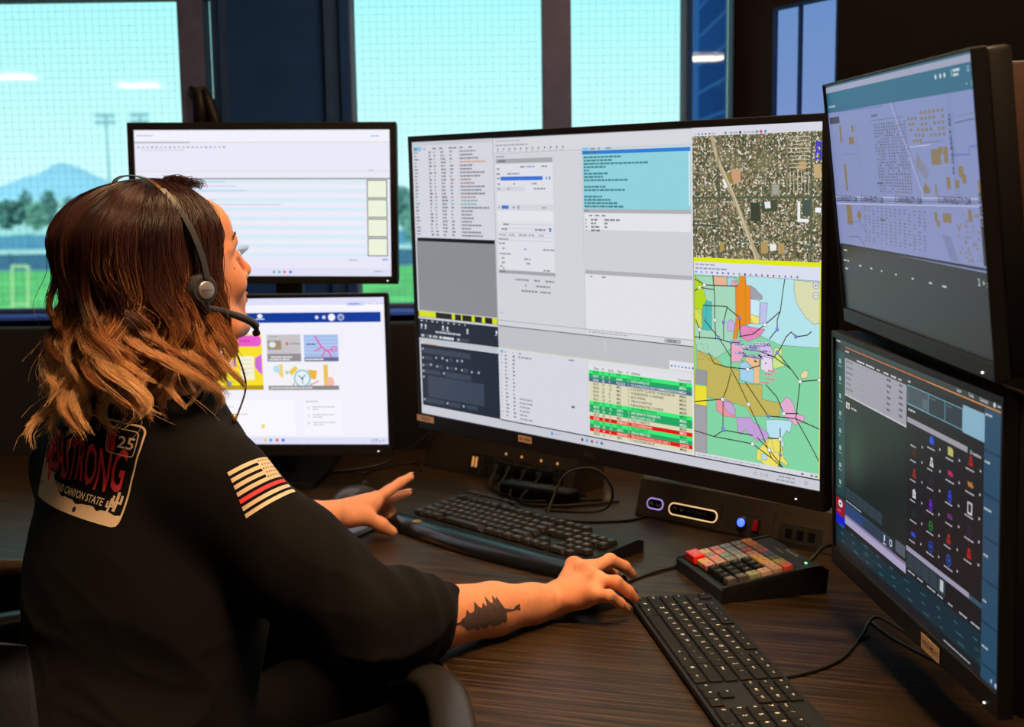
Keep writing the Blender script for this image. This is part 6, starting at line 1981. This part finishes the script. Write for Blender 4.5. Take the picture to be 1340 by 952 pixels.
# (continues the plate print)
PLATE_W, PLATE_H = .150, .085     # half sizes
BORD = rrect(2 * PLATE_W, 2 * PLATE_H, .012, 5)
for i in range(len(BORD)):
    bar([BORD[i], BORD[(i + 1) % len(BORD)]], .0034, 0)
# cream desert ground with a jagged upper edge
rd = random.Random(4)
xs = [-PLATE_W + .002 + k * (2 * PLATE_W - .004) / 30 for k in range(31)]
top = [(-.085 + .052 * max(0, 1 - (x + PLATE_W) / .15) ** 1.1 + .006 + rd.uniform(0, .007)) + .010 for x in xs]
for k in range(30):
    D.poly([(xs[k], -PLATE_H + .001), (xs[k + 1], -PLATE_H + .001), (xs[k + 1], top[k + 1]), (xs[k], top[k])], 0)
D.poly([(-.112, -.020), (-.100, -.014), (-.092, -.034), (-.090, -.052), (-.104, -.050)], 1, .0012)
for x, y, s_ in ((-.078, -.052, 1), (-.036, -.066, .6), (.132, -.062, 1.5), (.121, -.066, 1.1)):     # cactus marks
    D.rect(x - .002 * s_, y, x + .002 * s_, y + .022 * s_, 0, .0012); D.rect(x - .007 * s_, y + .008 * s_, x - .004 * s_, y + .017 * s_, 0, .0012); D.rect(x - .007 * s_, y + .007 * s_, x, y + .0095 * s_, 0, .0012)
    D.rect(x + .004 * s_, y + .010 * s_, x + .007 * s_, y + .019 * s_, 0, .0012); D.rect(x, y + .009 * s_, x + .007 * s_, y + .0115 * s_, 0, .0012)
for (x, y, r_) in ((-.118, .068, .006), (.062, .068, .006), (.045, -.077, .005), (-.135, -.062, .004)):
    D.poly([(x + r_ * math.cos(a * .52), y + r_ * math.sin(a * .52)) for a in range(12)], 0 if y > 0 else 2, .0013)
    if y > 0: D.poly([(x + .7 * r_ * math.cos(a * .52), y + .7 * r_ * math.sin(a * .52)) for a in range(12)], 2, .0016)
D.text('ARIZONA', -.060, .052, .020, 0, w=.098)
D.text('MESASTRONG', -.140, -.032, .070, 1, w=.272, warp=lambda a, b: (a, b + .004 * math.sin(a * 60)))
D.text('GRAND CANYON STATE', -.066, -.058, .0125, 0, w=.172)
# month and year sticker
o_ = rrect(.056, .043, .006, 4, .113, .053)
for i in range(len(o_)): bar([o_[i], o_[(i + 1) % len(o_)]], .0018, 0, .0014)
D.rect(.087, .034, .103, .072, 1, .0013)
for i, ch in enumerate('OCT'): D.text(ch, .0905, .0615 - i * .0125, .0095, 2, lift=.0017)
D.text('25', .106, .043, .020, 0, w=.030, shear=.12)
pl_ = D.mb.build('back_print', [PRW, PRR, PRB], shirt)
pl_['label'] = 'cream and red licence plate print on the back of the shirt'

# flag print on the upper sleeve
FO = surf(345, 629, bvh_shirt)
dn = (EL_R - SH_R); dn = dn / np.linalg.norm(dn)
_o = Vector((0, 0, CAM_Z)); _hn = bvh_shirt.ray_cast(_o, (Vector(FO) - _o).normalized())[1]
if _hn.dot(_o - Vector(FO)) < 0: _hn = -_hn
def tangent(px, py):
    d = (at(px, py, 1.6) - _o).normalized()
    return _o + d * ((Vector(FO) - _o).dot(_hn) / d.dot(_hn))
_u = tangent(345 + 28, 629 - 12.5) - tangent(345 - 28, 629 + 12.5)
_v = tangent(345 - 15.5, 629 - 26) - tangent(345 + 15.5, 629 + 26)
DF = Decal(FO, _u, _v, bvh_shirt, step=.004, kx=_u.length / .082, ky=_v.length / .056)
fw_, fh_ = .082, .056
stripe = fh_ / 13
D = DF
for i in range(7):
    y1 = fh_ / 2 - 2 * i * stripe
    x1 = fw_ / 2
    D.rect(-fw_ / 2, y1 - stripe * 1.12, x1, y1, 1 if i == 4 else 0)
D.rect(fw_ / 2 - .034, fh_ / 2 - stripe * 6.9, fw_ / 2, fh_ / 2, 0, .0011)
for r in range(5):
    for c in range(6):
        x, y = fw_ / 2 - .031 + c * .0056 + (r % 2) * .0028, fh_ / 2 - .0035 - r * .0056
        if x > fw_ / 2 - .001: continue
        D.poly([(x + (.0019 if a % 2 == 0 else .0009) * math.sin(a * math.pi / 5), y + (.0019 if a % 2 == 0 else .0009) * math.cos(a * math.pi / 5)) for a in range(10)], 2, .0015)
fl_ = D.mb.build('flag_print', [PRW, PRR, PRB], shirt)
fl_['label'] = 'cream flag print with one red stripe on the right sleeve'
# pine tree tattoo on the forearm: trunk to the right, tip at the cuff
TI = mat('tattoo_ink', (.085, .058, .052), .55, noise=.35, nscale=260)
TO = surf(640, 808, bvh_body)
D = Decal(TO, A_(683, 818, 1.80) - A_(597, 826, 1.72), Up + np.array((0, -.15, 0)), bvh_body, .004, kx=1.42, ky=.86)
k_ = .00100
def tp(px, py): return ((px - 640) * k_, -(py - 822) * k_ * 1.08)
outline_top = [(591, 826), (601, 823), (604, 819), (609, 817), (613, 807), (616, 814), (622, 812), (627, 799), (630, 806), (633, 809), (637, 802), (640, 808), (643.5, 794), (646, 802), (649.5, 804), (653, 794), (655, 800), (657, 795), (660, 808), (662, 812)]
outline_bot = [(591, 828), (601, 827), (606, 833), (611, 839), (615, 838), (620, 837), (624, 842), (629, 836), (634, 841), (640, 834), (645, 838), (652, 836), (656, 832), (660, 833), (662, 828)]
n_ = 60
def interp(L, x):
    for a, b in zip(L[:-1], L[1:]):
        if a[0] <= x <= b[0]: return a[1] + (b[1] - a[1]) * (x - a[0]) / max(1e-6, b[0] - a[0])
    return L[-1][1]
for i in range(n_):
    xa, xb = 591 + 71 * i / n_, 591 + 71 * (i + 1) / n_
    D.poly([tp(xa, interp(outline_top, xa)), tp(xb, interp(outline_top, xb)), tp(xb, interp(outline_bot, xb)), tp(xa, interp(outline_bot, xa))][::-1], 0, .0005)
D.poly([tp(662, 811), tp(672, 813), tp(676, 809), tp(683, 807), tp(682, 817), tp(676, 815), tp(662, 817)][::-1], 0, .0005)
ta_ = D.mb.build('tattoo', TI, woman)
ta_['label'] = 'dark pine tree tattoo on the right forearm'

# ---------------------------------------------------------------- hair
SK = lambda x, y, z: Vector((x, y, z))
rngh = np.random.RandomState(5)
capb = Body(); capb.frame(HY)
capb.ell((0, -.022, .038), (.081, .098, .082), .02)
capb.ell((0, -.070, -.010), (.082, .062, .090), .04)
capb.ell((.028, -.055, -.075), (.062, .052, .075), .04)
capb.ell((-.028, -.055, -.075), (.062, .052, .075), .04)
capb.ell((0, -.085, -.100), (.075, .045, .060), .03)
capb.ell((0, .115, -.025), (.075, .085, .115), .02, 's')
capb.ell((.030, .085, -.02), (.075, .055, .085), .02, 's')
vc, qc = capb.mesh(.0045, disp=lambda P: vnoise(P * np.array([90, 90, 14]), 5) * .003)
HAIRB = mat('hair_mass', (.030, .013, .009), .6, attr='Col', noise=.25, nscale=150, bump=.4)
def hair_col(t, rnd):
    """t: 0 at the crown, 1 at the tips"""
    c0 = np.array([.030, .0125, .012]); c1 = np.array([.095, .032, .020]); c2 = np.array([.62, .25, .075]); c3 = np.array([1.0, .66, .32])
    t = np.clip(t + rnd, 0, 1)[..., None]
    a = np.clip(t / .42, 0, 1); b = np.clip((t - .42) / .28, 0, 1); c = np.clip((t - .68) / .32, 0, 1)
    return ((c0 + (c1 - c0) * a) * (1 - b) + c2 * b) * (1 - c * .75) + c3 * c * .75
hy = np.array(HY.inverted())
lc = vc @ hy[:3, :3].T + hy[:3, 3]
hb = np_mesh('hair', vc, qc, HAIRB, woman, cols=hair_col(np.clip((.04 - lc[:, 2]) / .24, 0, 1), -.08 + 0 * lc[:, 0]), smooth_it=1)
hb['label'] = 'shoulder length wavy hair, dark auburn fading to copper blond'

# strands follow a shell round the head, then fall in waves
def shell_radius(psi, z):
    """horizontal radius of the hair silhouette; psi 0 = forward, +90 = right, 180 = back"""
    s, c = np.sin(psi), np.cos(psi)
    back = np.clip(-c, 0, 1); side = np.abs(s)
    r0 = .085 * side ** 1.2 + (np.where(c > 0, .060, .108)) * np.abs(c) ** 1.2
    # z dependence
    zz = np.clip((-z - .02) / .20, 0, 1.2)
    fl = -.004 * np.sin(np.pi * np.clip(zz / .45, 0, 1)) + .042 * np.clip(zz - .25, 0, 1) * (0.35 + .75 * back)
    return r0 + fl
NS, NP = 11000, 40
NCL = 96
psi_c = rngh.uniform(R(28), R(332), NCL)
psi_c = np.where(rngh.rand(NCL) < .55, rngh.uniform(R(48), R(215), NCL), psi_c)
lay_c = rngh.uniform(.82, 1.0, NCL)
ph_c = rngh.uniform(0, 2 * np.pi, NCL); wl_c = rngh.uniform(.095, .155, NCL); len_c = rngh.uniform(.110, .200, NCL); amp_c = rngh.uniform(.8, 1.5, NCL)
cl = rngh.randint(0, NCL, NS)
psi0 = psi_c[cl] + rngh.normal(0, .085, NS)
psi0 = np.clip(psi0, R(24), R(336))
lay = np.clip(lay_c[cl] + rngh.normal(0, .018, NS), .78, 1.04)
# the face side ends higher and the strands there start at the hairline
cen = np.array([.0, -.035, .040])
th0 = rngh.uniform(.02, 1.0, NS) ** .8 * R(62)
L_end = len_c[cl] + rngh.normal(0, .008, NS)
frontness = np.clip(np.cos(psi0), 0, 1)
L_end = L_end - .03 * frontness - .022 * np.clip(np.sin(psi0), 0, 1)
T_ = np.linspace(0, 1, NP)
pos = np.zeros((NS, NP, 3)); tt = np.zeros((NS, NP))
Hc = .078
for j, t in enumerate(T_):
    s_cap = np.clip(t / .45, 0, 1)
    th = th0 + (R(90) - th0) * s_cap
    rad = shell_radius(psi0, 0 * psi0) * lay
    # crown part: the swirl makes the strands leave the parting sideways
    sw = (1 - s_cap) ** 2 * .35 * np.sign(np.sin(psi0))
    psi = psi0 - sw * .4
    x = rad * np.sin(th) * np.sin(psi); y = rad * np.sin(th) * np.cos(psi)
    z = (Hc * (lay * .35 + .65) + .004) * np.cos(th) ** .97
    if t > .45:
        u = (t - .45) / .55
        dz = u * (L_end + .03)
        zz = -dz
        w = np.clip(u * 1.25, 0, 1) ** 1.3
        ph = 2 * np.pi * dz / wl_c[cl] + ph_c[cl]
        # converge into locks towards the tips
        pc = psi_c[cl]
        k = .78 * np.clip(u, 0, 1) ** 1.2
        psi = psi0 * (1 - k) + pc * k
        lm = lay * (1 - k) + lay_c[cl] * k
        rr = shell_radius(psi, zz) * lm + .0125 * w * amp_c[cl] * np.sin(ph)
        psi = psi + .19 * w * amp_c[cl] * np.cos(ph)
        # tips curl inwards / outwards
        rr = rr + (u > .8) * (u - .8) * .10 * np.sin(ph_c[cl] * 3)
        x = rr * np.sin(psi); y = rr * np.cos(psi); z = zz
    pos[:, j, 0] = x + cen[0]; pos[:, j, 1] = y + cen[1]; pos[:, j, 2] = z + cen[2]
    tt[:, j] = np.clip((.045 - (z + cen[2] - .02)) / .212, 0, 1)
# fine irregularity per strand
nz = rngh.normal(0, 1, (NS, 1, 3)) * .0012 * (T_[None, :, None] ** 1.2)
pos += nz
pos += (np.sin(T_[None, :] * rngh.uniform(6, 16, (NS, 1)) + rngh.uniform(0, 6, (NS, 1))) * .0009)[..., None] * rngh.normal(0, 1, (NS, 1, 3))
# flyaways
fly = rngh.rand(NS) < .03
pos[fly] += (T_[None, :, None] ** 1.6) * rngh.normal(0, .014, (fly.sum(), 1, 3))
# keep the strands out of the face: push the front right ones back behind the cheek line
lim = .021 + .016 * np.clip((-pos[..., 2] - .03) / .1, 0, 1)
fr_ = (pos[..., 1] > lim) & (pos[..., 2] < .055)
pos[..., 1] = np.where(fr_, lim + (pos[..., 1] - lim) * .12, pos[..., 1])
hmw = np.array(HY)
P3 = pos @ hmw[:3, :3].T + hmw[:3, 3]
rndc = rngh.normal(0, .085, (NS, 1)) + rngh.normal(0, .13, NCL)[cl][:, None]
colr = hair_col(tt, rndc) * np.exp(rngh.normal(0, .22, (NS, 1, 1)))
def strands_mesh(name, P3, colr, r0, m, parent, taper=.5):
    NS, NP = P3.shape[:2]
    tan = np.gradient(P3, axis=1); tan /= np.linalg.norm(tan, axis=2, keepdims=True) + 1e-9
    ref = np.array([.31, .92, .23]); a = np.cross(tan, ref); a /= np.linalg.norm(a, axis=2, keepdims=True) + 1e-9
    b = np.cross(tan, a)
    rr = r0 * (1 - taper * np.linspace(0, 1, NP) ** 2.5)[None, :, None]
    V = np.stack([P3 + rr * (a * math.cos(q) + b * math.sin(q)) for q in (0, 2.094, 4.189)], 2)   # NS,NP,3,3
    idx = np.arange(NS * NP * 3).reshape(NS, NP, 3)
    q = []
    for k in range(3):
        k2 = (k + 1) % 3
        q.append(np.stack([idx[:, :-1, k], idx[:, :-1, k2], idx[:, 1:, k2], idx[:, 1:, k]], -1).reshape(-1, 4))
    C = np.repeat(colr[:, :, None, :], 3, axis=2).reshape(-1, 3)
    return np_mesh(name, V.reshape(-1, 3), np.concatenate(q), m, parent, cols=C)
HAIR = mat('hair_strands', (.1, .04, .02), .30, attr='Col', spec=.55)
st_ = strands_mesh('hair_strands', P3, colr, .00052, HAIR, hb)

nw = 260
base_ = np.stack([rngh.uniform(.0, .030, nw), rngh.uniform(-.018, .016, nw), np.full(nw, .112)], 1)
base_[:, 2] = .124 - (base_[:, 1] + .02) ** 2 * 6 - base_[:, 0] ** 2 * 5 - .006
tw_ = np.linspace(0, 1, 16)
a0 = rngh.uniform(0, 6.28, (nw, 1)); rr_ = rngh.uniform(.003, .007, (nw, 1))
W3_ = np.zeros((nw, 16, 3))
W3_[..., 0] = base_[:, 0:1] + .010 * tw_ + rr_ * (np.cos(a0 + tw_ * 5) - np.cos(a0))
W3_[..., 1] = base_[:, 1:2] + .010 * tw_ + rr_ * .6 * (np.sin(a0 * 1.7 + tw_ * 4) - np.sin(a0 * 1.7))
W3_[..., 2] = base_[:, 2:3] + np.abs(rr_ * 1.5 * np.sin(tw_ * 3.1))
W3_ = W3_ @ hmw[:3, :3].T + hmw[:3, 3]
strands_mesh('hair_wisps', W3_, hair_col(np.full((nw, 16), .12), rngh.normal(0, .08, (nw, 1))), .00042, HAIR, hb)

# ---------------------------------------------------------------- headset
hsM = HY
HS = mat('headset_plastic', (.045, .048, .055), .38, noise=.06)
HSB = mat('headset_brass', (.55, .33, .14), .28, .9, noise=.05)
SIL = mat('headset_silver', (.42, .42, .43), .35, .6, noise=.05)
hs = thing('headset', 'dark grey call centre headset with boom microphone worn by the woman', 'headset', HY @ Matrix.Translation((.096, -.022, -.018)))
hsi = hs.matrix_world.inverted()
def hp(x, y, z): return hsi @ (HY @ Vector((x, y, z)))
arc = []
for k in range(25):
    a = R(-6 + 192 * k / 24)
    x = .106 * abs(math.cos(a)) ** .82 * (1 if math.cos(a) > 0 else -1)
    zz = -.012 + (.139 * math.sin(a) ** .86 if math.sin(a) > 0 else .139 * math.sin(a))
    arc.append(hp(x, -.020 - .040 * max(0, math.sin(a)) ** 1.3, zz))
def strap(pts, w, th, name, m):
    vs, fs = [], []
    for i, p in enumerate(pts):
        a = pts[min(i + 1, len(pts) - 1)] - pts[max(i - 1, 0)]; a.normalize()
        side = Vector((0, 1, 0)); side = (side - a * side.dot(a)).normalized(); nn = a.cross(side)
        for (u, v) in ((-1, -1), (1, -1), (1, 1), (-1, 1)):
            vs.append(p + side * (u * w / 2) + nn * (v * th / 2))
    for i in range(len(pts) - 1):
        for k in range(4): fs.append((i * 4 + k, i * 4 + (k + 1) % 4, i * 4 + 4 + (k + 1) % 4, i * 4 + 4 + k))
    fs += [(0, 1, 2, 3), (len(vs) - 4, len(vs) - 3, len(vs) - 2, len(vs) - 1)]
    return MB().add(vs, fs).build(name, m, hs, smooth=True, auto=40)
strap(arc[1:9], .0085, .0035, 'side_arm', HS)
strap(arc[8:17], .0060, .0016, 'head_band', HSB)
strap(arc[16:25], .0085, .0035, 'side_arm', HS)
pm = Matrix.Rotation(R(90), 4, 'Y') @ Matrix.Identity(4)
MB().lathe([(0, -.016), (.017, -.016), (.021, -.011), (.0195, -.002), (.0165, .002), (0, .003)], 28, M=T(.006, 0, 0) @ pm).build('earpiece', HS, hs, smooth=True, auto=40)
MB().lathe([(0, .002), (.0115, .002), (.0115, .0042), (.0100, .0054), (0, .0056)], 28, M=T(.006, 0, 0) @ pm).build('earpiece_disc', SIL, hs, smooth=True, auto=40)
tv, tf, tw = text_mesh('plantronics'); b = MB(); s_ = .0165 / tw
b.add([(.0062 + .0058, (v[0] - tw / 2) * s_, (v[1] - .3) * s_) for v in tv], tf); b.build('lettering', LGD, hs)
MB().lathe([(0, -.014), (.026, -.014), (.027, -.005), (.024, 0), (0, .0)], 24, M=T(-.012, -.003, -.006) @ pm).build('ear_cushion', mat('foam_black', (.012, .012, .012), .9, noise=.2), hs, smooth=True, auto=50)
MB().lathe([(0, -.193 + .193), (.023, 0), (.024, .008), (.02, .012), (0, .012)], 20, M=T(-.196, 0, 0) @ Matrix.Rotation(R(-90), 4, 'Y')).build('temple_pad', HS, hs, smooth=True, auto=40)
MB().box((.004, .000, -.022), (.010, .012, .016), r=.003).build('boom_joint', BLKG, hs)
bp = spline([hp(.098, -.020, -.040), hp(.097, .004, -.047), hp(.091, .034, -.057), hp(.083, .058, -.066), hp(.078, .070, -.074)], 6)
MB().tube(bp, [.0036 + .0018 * min(1, i / 16) for i in range(len(bp))][:len(bp)], 12).build('boom', HS, hs, smooth=True)
MB().tube([hp(.078, .070, -.072), hp(.076, .072, -.080), hp(.072, .075, -.084), hp(.068, .075, -.085)], [.0030, .0035, .0050, .0045], 12).build('microphone', mat('mic_brown', (.06, .035, .03), .5), hs, smooth=True)
cw = [hs.matrix_world @ Vector((.004, 0, -.030)), at(285, 425, 1.76), at(304, 452, 1.76), at(318, 485, 1.77), at(321, 512, 1.78), bvh_shirt.find_nearest(at(316, 545, 1.73))[0] + Vector((0, 0, .004))]
MB().tube([hsi @ Vector(p) for p in spline(cw, 8)], .0013, 6).build('cord', CABLE, hs, smooth=True)
MB().tube([hsi @ Vector(cw[-1]), hsi @ (Vector(cw[-1]) + Vector((0, 0, .012)))], .0034, 8).build('cord_clip', mat('brass_button'), hs, smooth=True)

# ---------------------------------------------------------------- office chair
CH_ = thing('office_chair', 'black office chair the woman sits on with curved armrest', 'office chair', Matrix.Translation((float(PEL[0] + Rt[0] * .02), float(PEL[1] + Rt[1] * .02), 0)) @ Matrix.Rotation(R(50 - 90), 4, 'Z'))
LEA = mat('chair_leather', (.006, .006, .007), .5, noise=.15, nscale=120, bump=.25)
def cushion(name, c, d, r, M=None, m=LEA):
    b = MB(); b.box(c, d, M=M, r=r, seg=4); return b.build(name, m, CH_, smooth=True)
cushion('seat', (0, .06, .405), (.54, .52, .10), .045)
# curved backrest shell behind the lower back
vs, fs = [], []
nx_, nz_ = 16, 14
for side_ in (0, 1):
    for i in range(nx_ + 1):
        for k in range(nz_ + 1):
            a = -1 + 2 * i / nx_; t_ = k / nz_
            w_ = .235 * (1 - .18 * max(0, t_ - .6) ** 1.5 * 4 * .6) * (1 - .10 * (1 - t_) ** 2)
            zz = .40 + .50 * t_
            yy = -.222 + .055 * a * a - .018 * math.sin(math.pi * t_) - .03 * t_
            th_ = .028 * math.sqrt(max(.02, 1 - a ** 6)) * math.sqrt(max(.02, 1 - (2 * t_ - 1) ** 8))
            vs.append((a * w_, yy - th_ * (1 if side_ else -1), zz))
nn_ = (nx_ + 1) * (nz_ + 1)
for i in range(nx_):
    for k in range(nz_):
        a = i * (nz_ + 1) + k
        fs.append((a, a + 1, a + nz_ + 2, a + nz_ + 1)); fs.append((nn_ + a, nn_ + a + nz_ + 1, nn_ + a + nz_ + 2, nn_ + a + 1))
for k in range(nz_):
    for i in (0, nx_):
        a = i * (nz_ + 1) + k; q = (a, a + 1, nn_ + a + 1, nn_ + a); fs.append(q if i else q[::-1])
for i in range(nx_):
    for k in (0, nz_):
        a = i * (nz_ + 1) + k; b_ = a + nz_ + 1; q = (a, b_, nn_ + b_, nn_ + a); fs.append(q if k else q[::-1])
MB().add(vs, fs).build('backrest', mat('chair_fabric_blue_black', (.018, .022, .036), .7, noise=.2, nscale=300, bump=.2), CH_, smooth=True)
ci = CH_.matrix_world.inverted()
ARM_C = [ci @ Vector(at2(px, py, z)) for px, py, z in ((478, 876, .750), (520, 868, .757), (556, 872, .760), (580, 892, .760), (591, 926, .758), (594, 966, .752), (590, 1010, .742), (578, 1050, .728))]
ARM_P = [tuple(v) for v in ARM_C]
for sx in (1, -1):
    pts_ = [Vector((sx * p[0], p[1], p[2] - (0 if sx > 0 else .06))) for p in spline(ARM_P, 6)]
    vs, fs = [], []
    n_p = len(pts_)
    for i, p_ in enumerate(pts_):
        t_ = (pts_[min(i + 1, n_p - 1)] - pts_[max(i - 1, 0)]); t_.z = 0; t_.normalize()
        sd = Vector((-t_.y, t_.x, 0))
        u = i / (n_p - 1); ww = .027 * min(1, math.sin(math.pi * min(1, max(0, .04 + u * .94))) * 2.2) ** .5
        for j in range(16):
            an = 2 * math.pi * j / 16
            ca, sa = math.cos(an), math.sin(an)
            vs.append(p_ + sd * (ww * abs(ca) ** .7 * (1 if ca > 0 else -1)) + Vector((0, 0, .013 * sa - .013)))
    for i in range(n_p - 1):
        for j in range(16): fs.append((i * 16 + j, i * 16 + (j + 1) % 16, (i + 1) * 16 + (j + 1) % 16, (i + 1) * 16 + j))
    fs.append(tuple(range(16))[::-1]); fs.append(tuple(range(n_p * 16 - 16, n_p * 16)))
    MB().add(vs, fs).build('armrest', mat('armrest_rubber', (.020, .019, .018), .36, noise=.12, nscale=80), CH_, smooth=True)
    q0 = pts_[n_p * 5 // 7]
    MB().tube(spline([(q0.x, q0.y, q0.z - .02), (q0.x, q0.y, .56), (q0.x * .92, q0.y * .7, .42), (sx * .24, .02, .385)], 6), .017, 12).build('armrest_post', BLK, CH_, smooth=True)
MB().lathe([(0, .0), (.03, 0), (.03, .26), (0, .26)], 18, M=T(0, .04, .10)).build('gas_column', METAL, CH_, smooth=True, auto=40)
MB().box((0, .04, .345), (.22, .26, .03), r=.008).build('seat_plate', BLK, CH_)
MB().tube([(0, -.06, .34), (0, -.20, .36), (0, -.262, .46), (0, -.275, .60)], .02, 10).build('back_bracket', BLK, CH_, smooth=True)
for k in range(5):
    a = R(90 + 72 * k)
    c_, s_ = math.cos(a), math.sin(a)
    g_ = MB().tube([(0, .04, .11), (.16 * c_, .04 + .16 * s_, .095), (.29 * c_, .04 + .29 * s_, .072)], [.028, .022, .015], 10).build('base_leg', BLK, CH_, smooth=True)
    MB().lathe([(0, -.022), (.026, -.022), (.028, -.018), (.028, .018), (.026, .022), (0, .022)], 18, M=T(.30 * c_, .04 + .30 * s_, .029, rx=90, rz=math.degrees(a))).build('castor', BLKG, g_, smooth=True, auto=40)
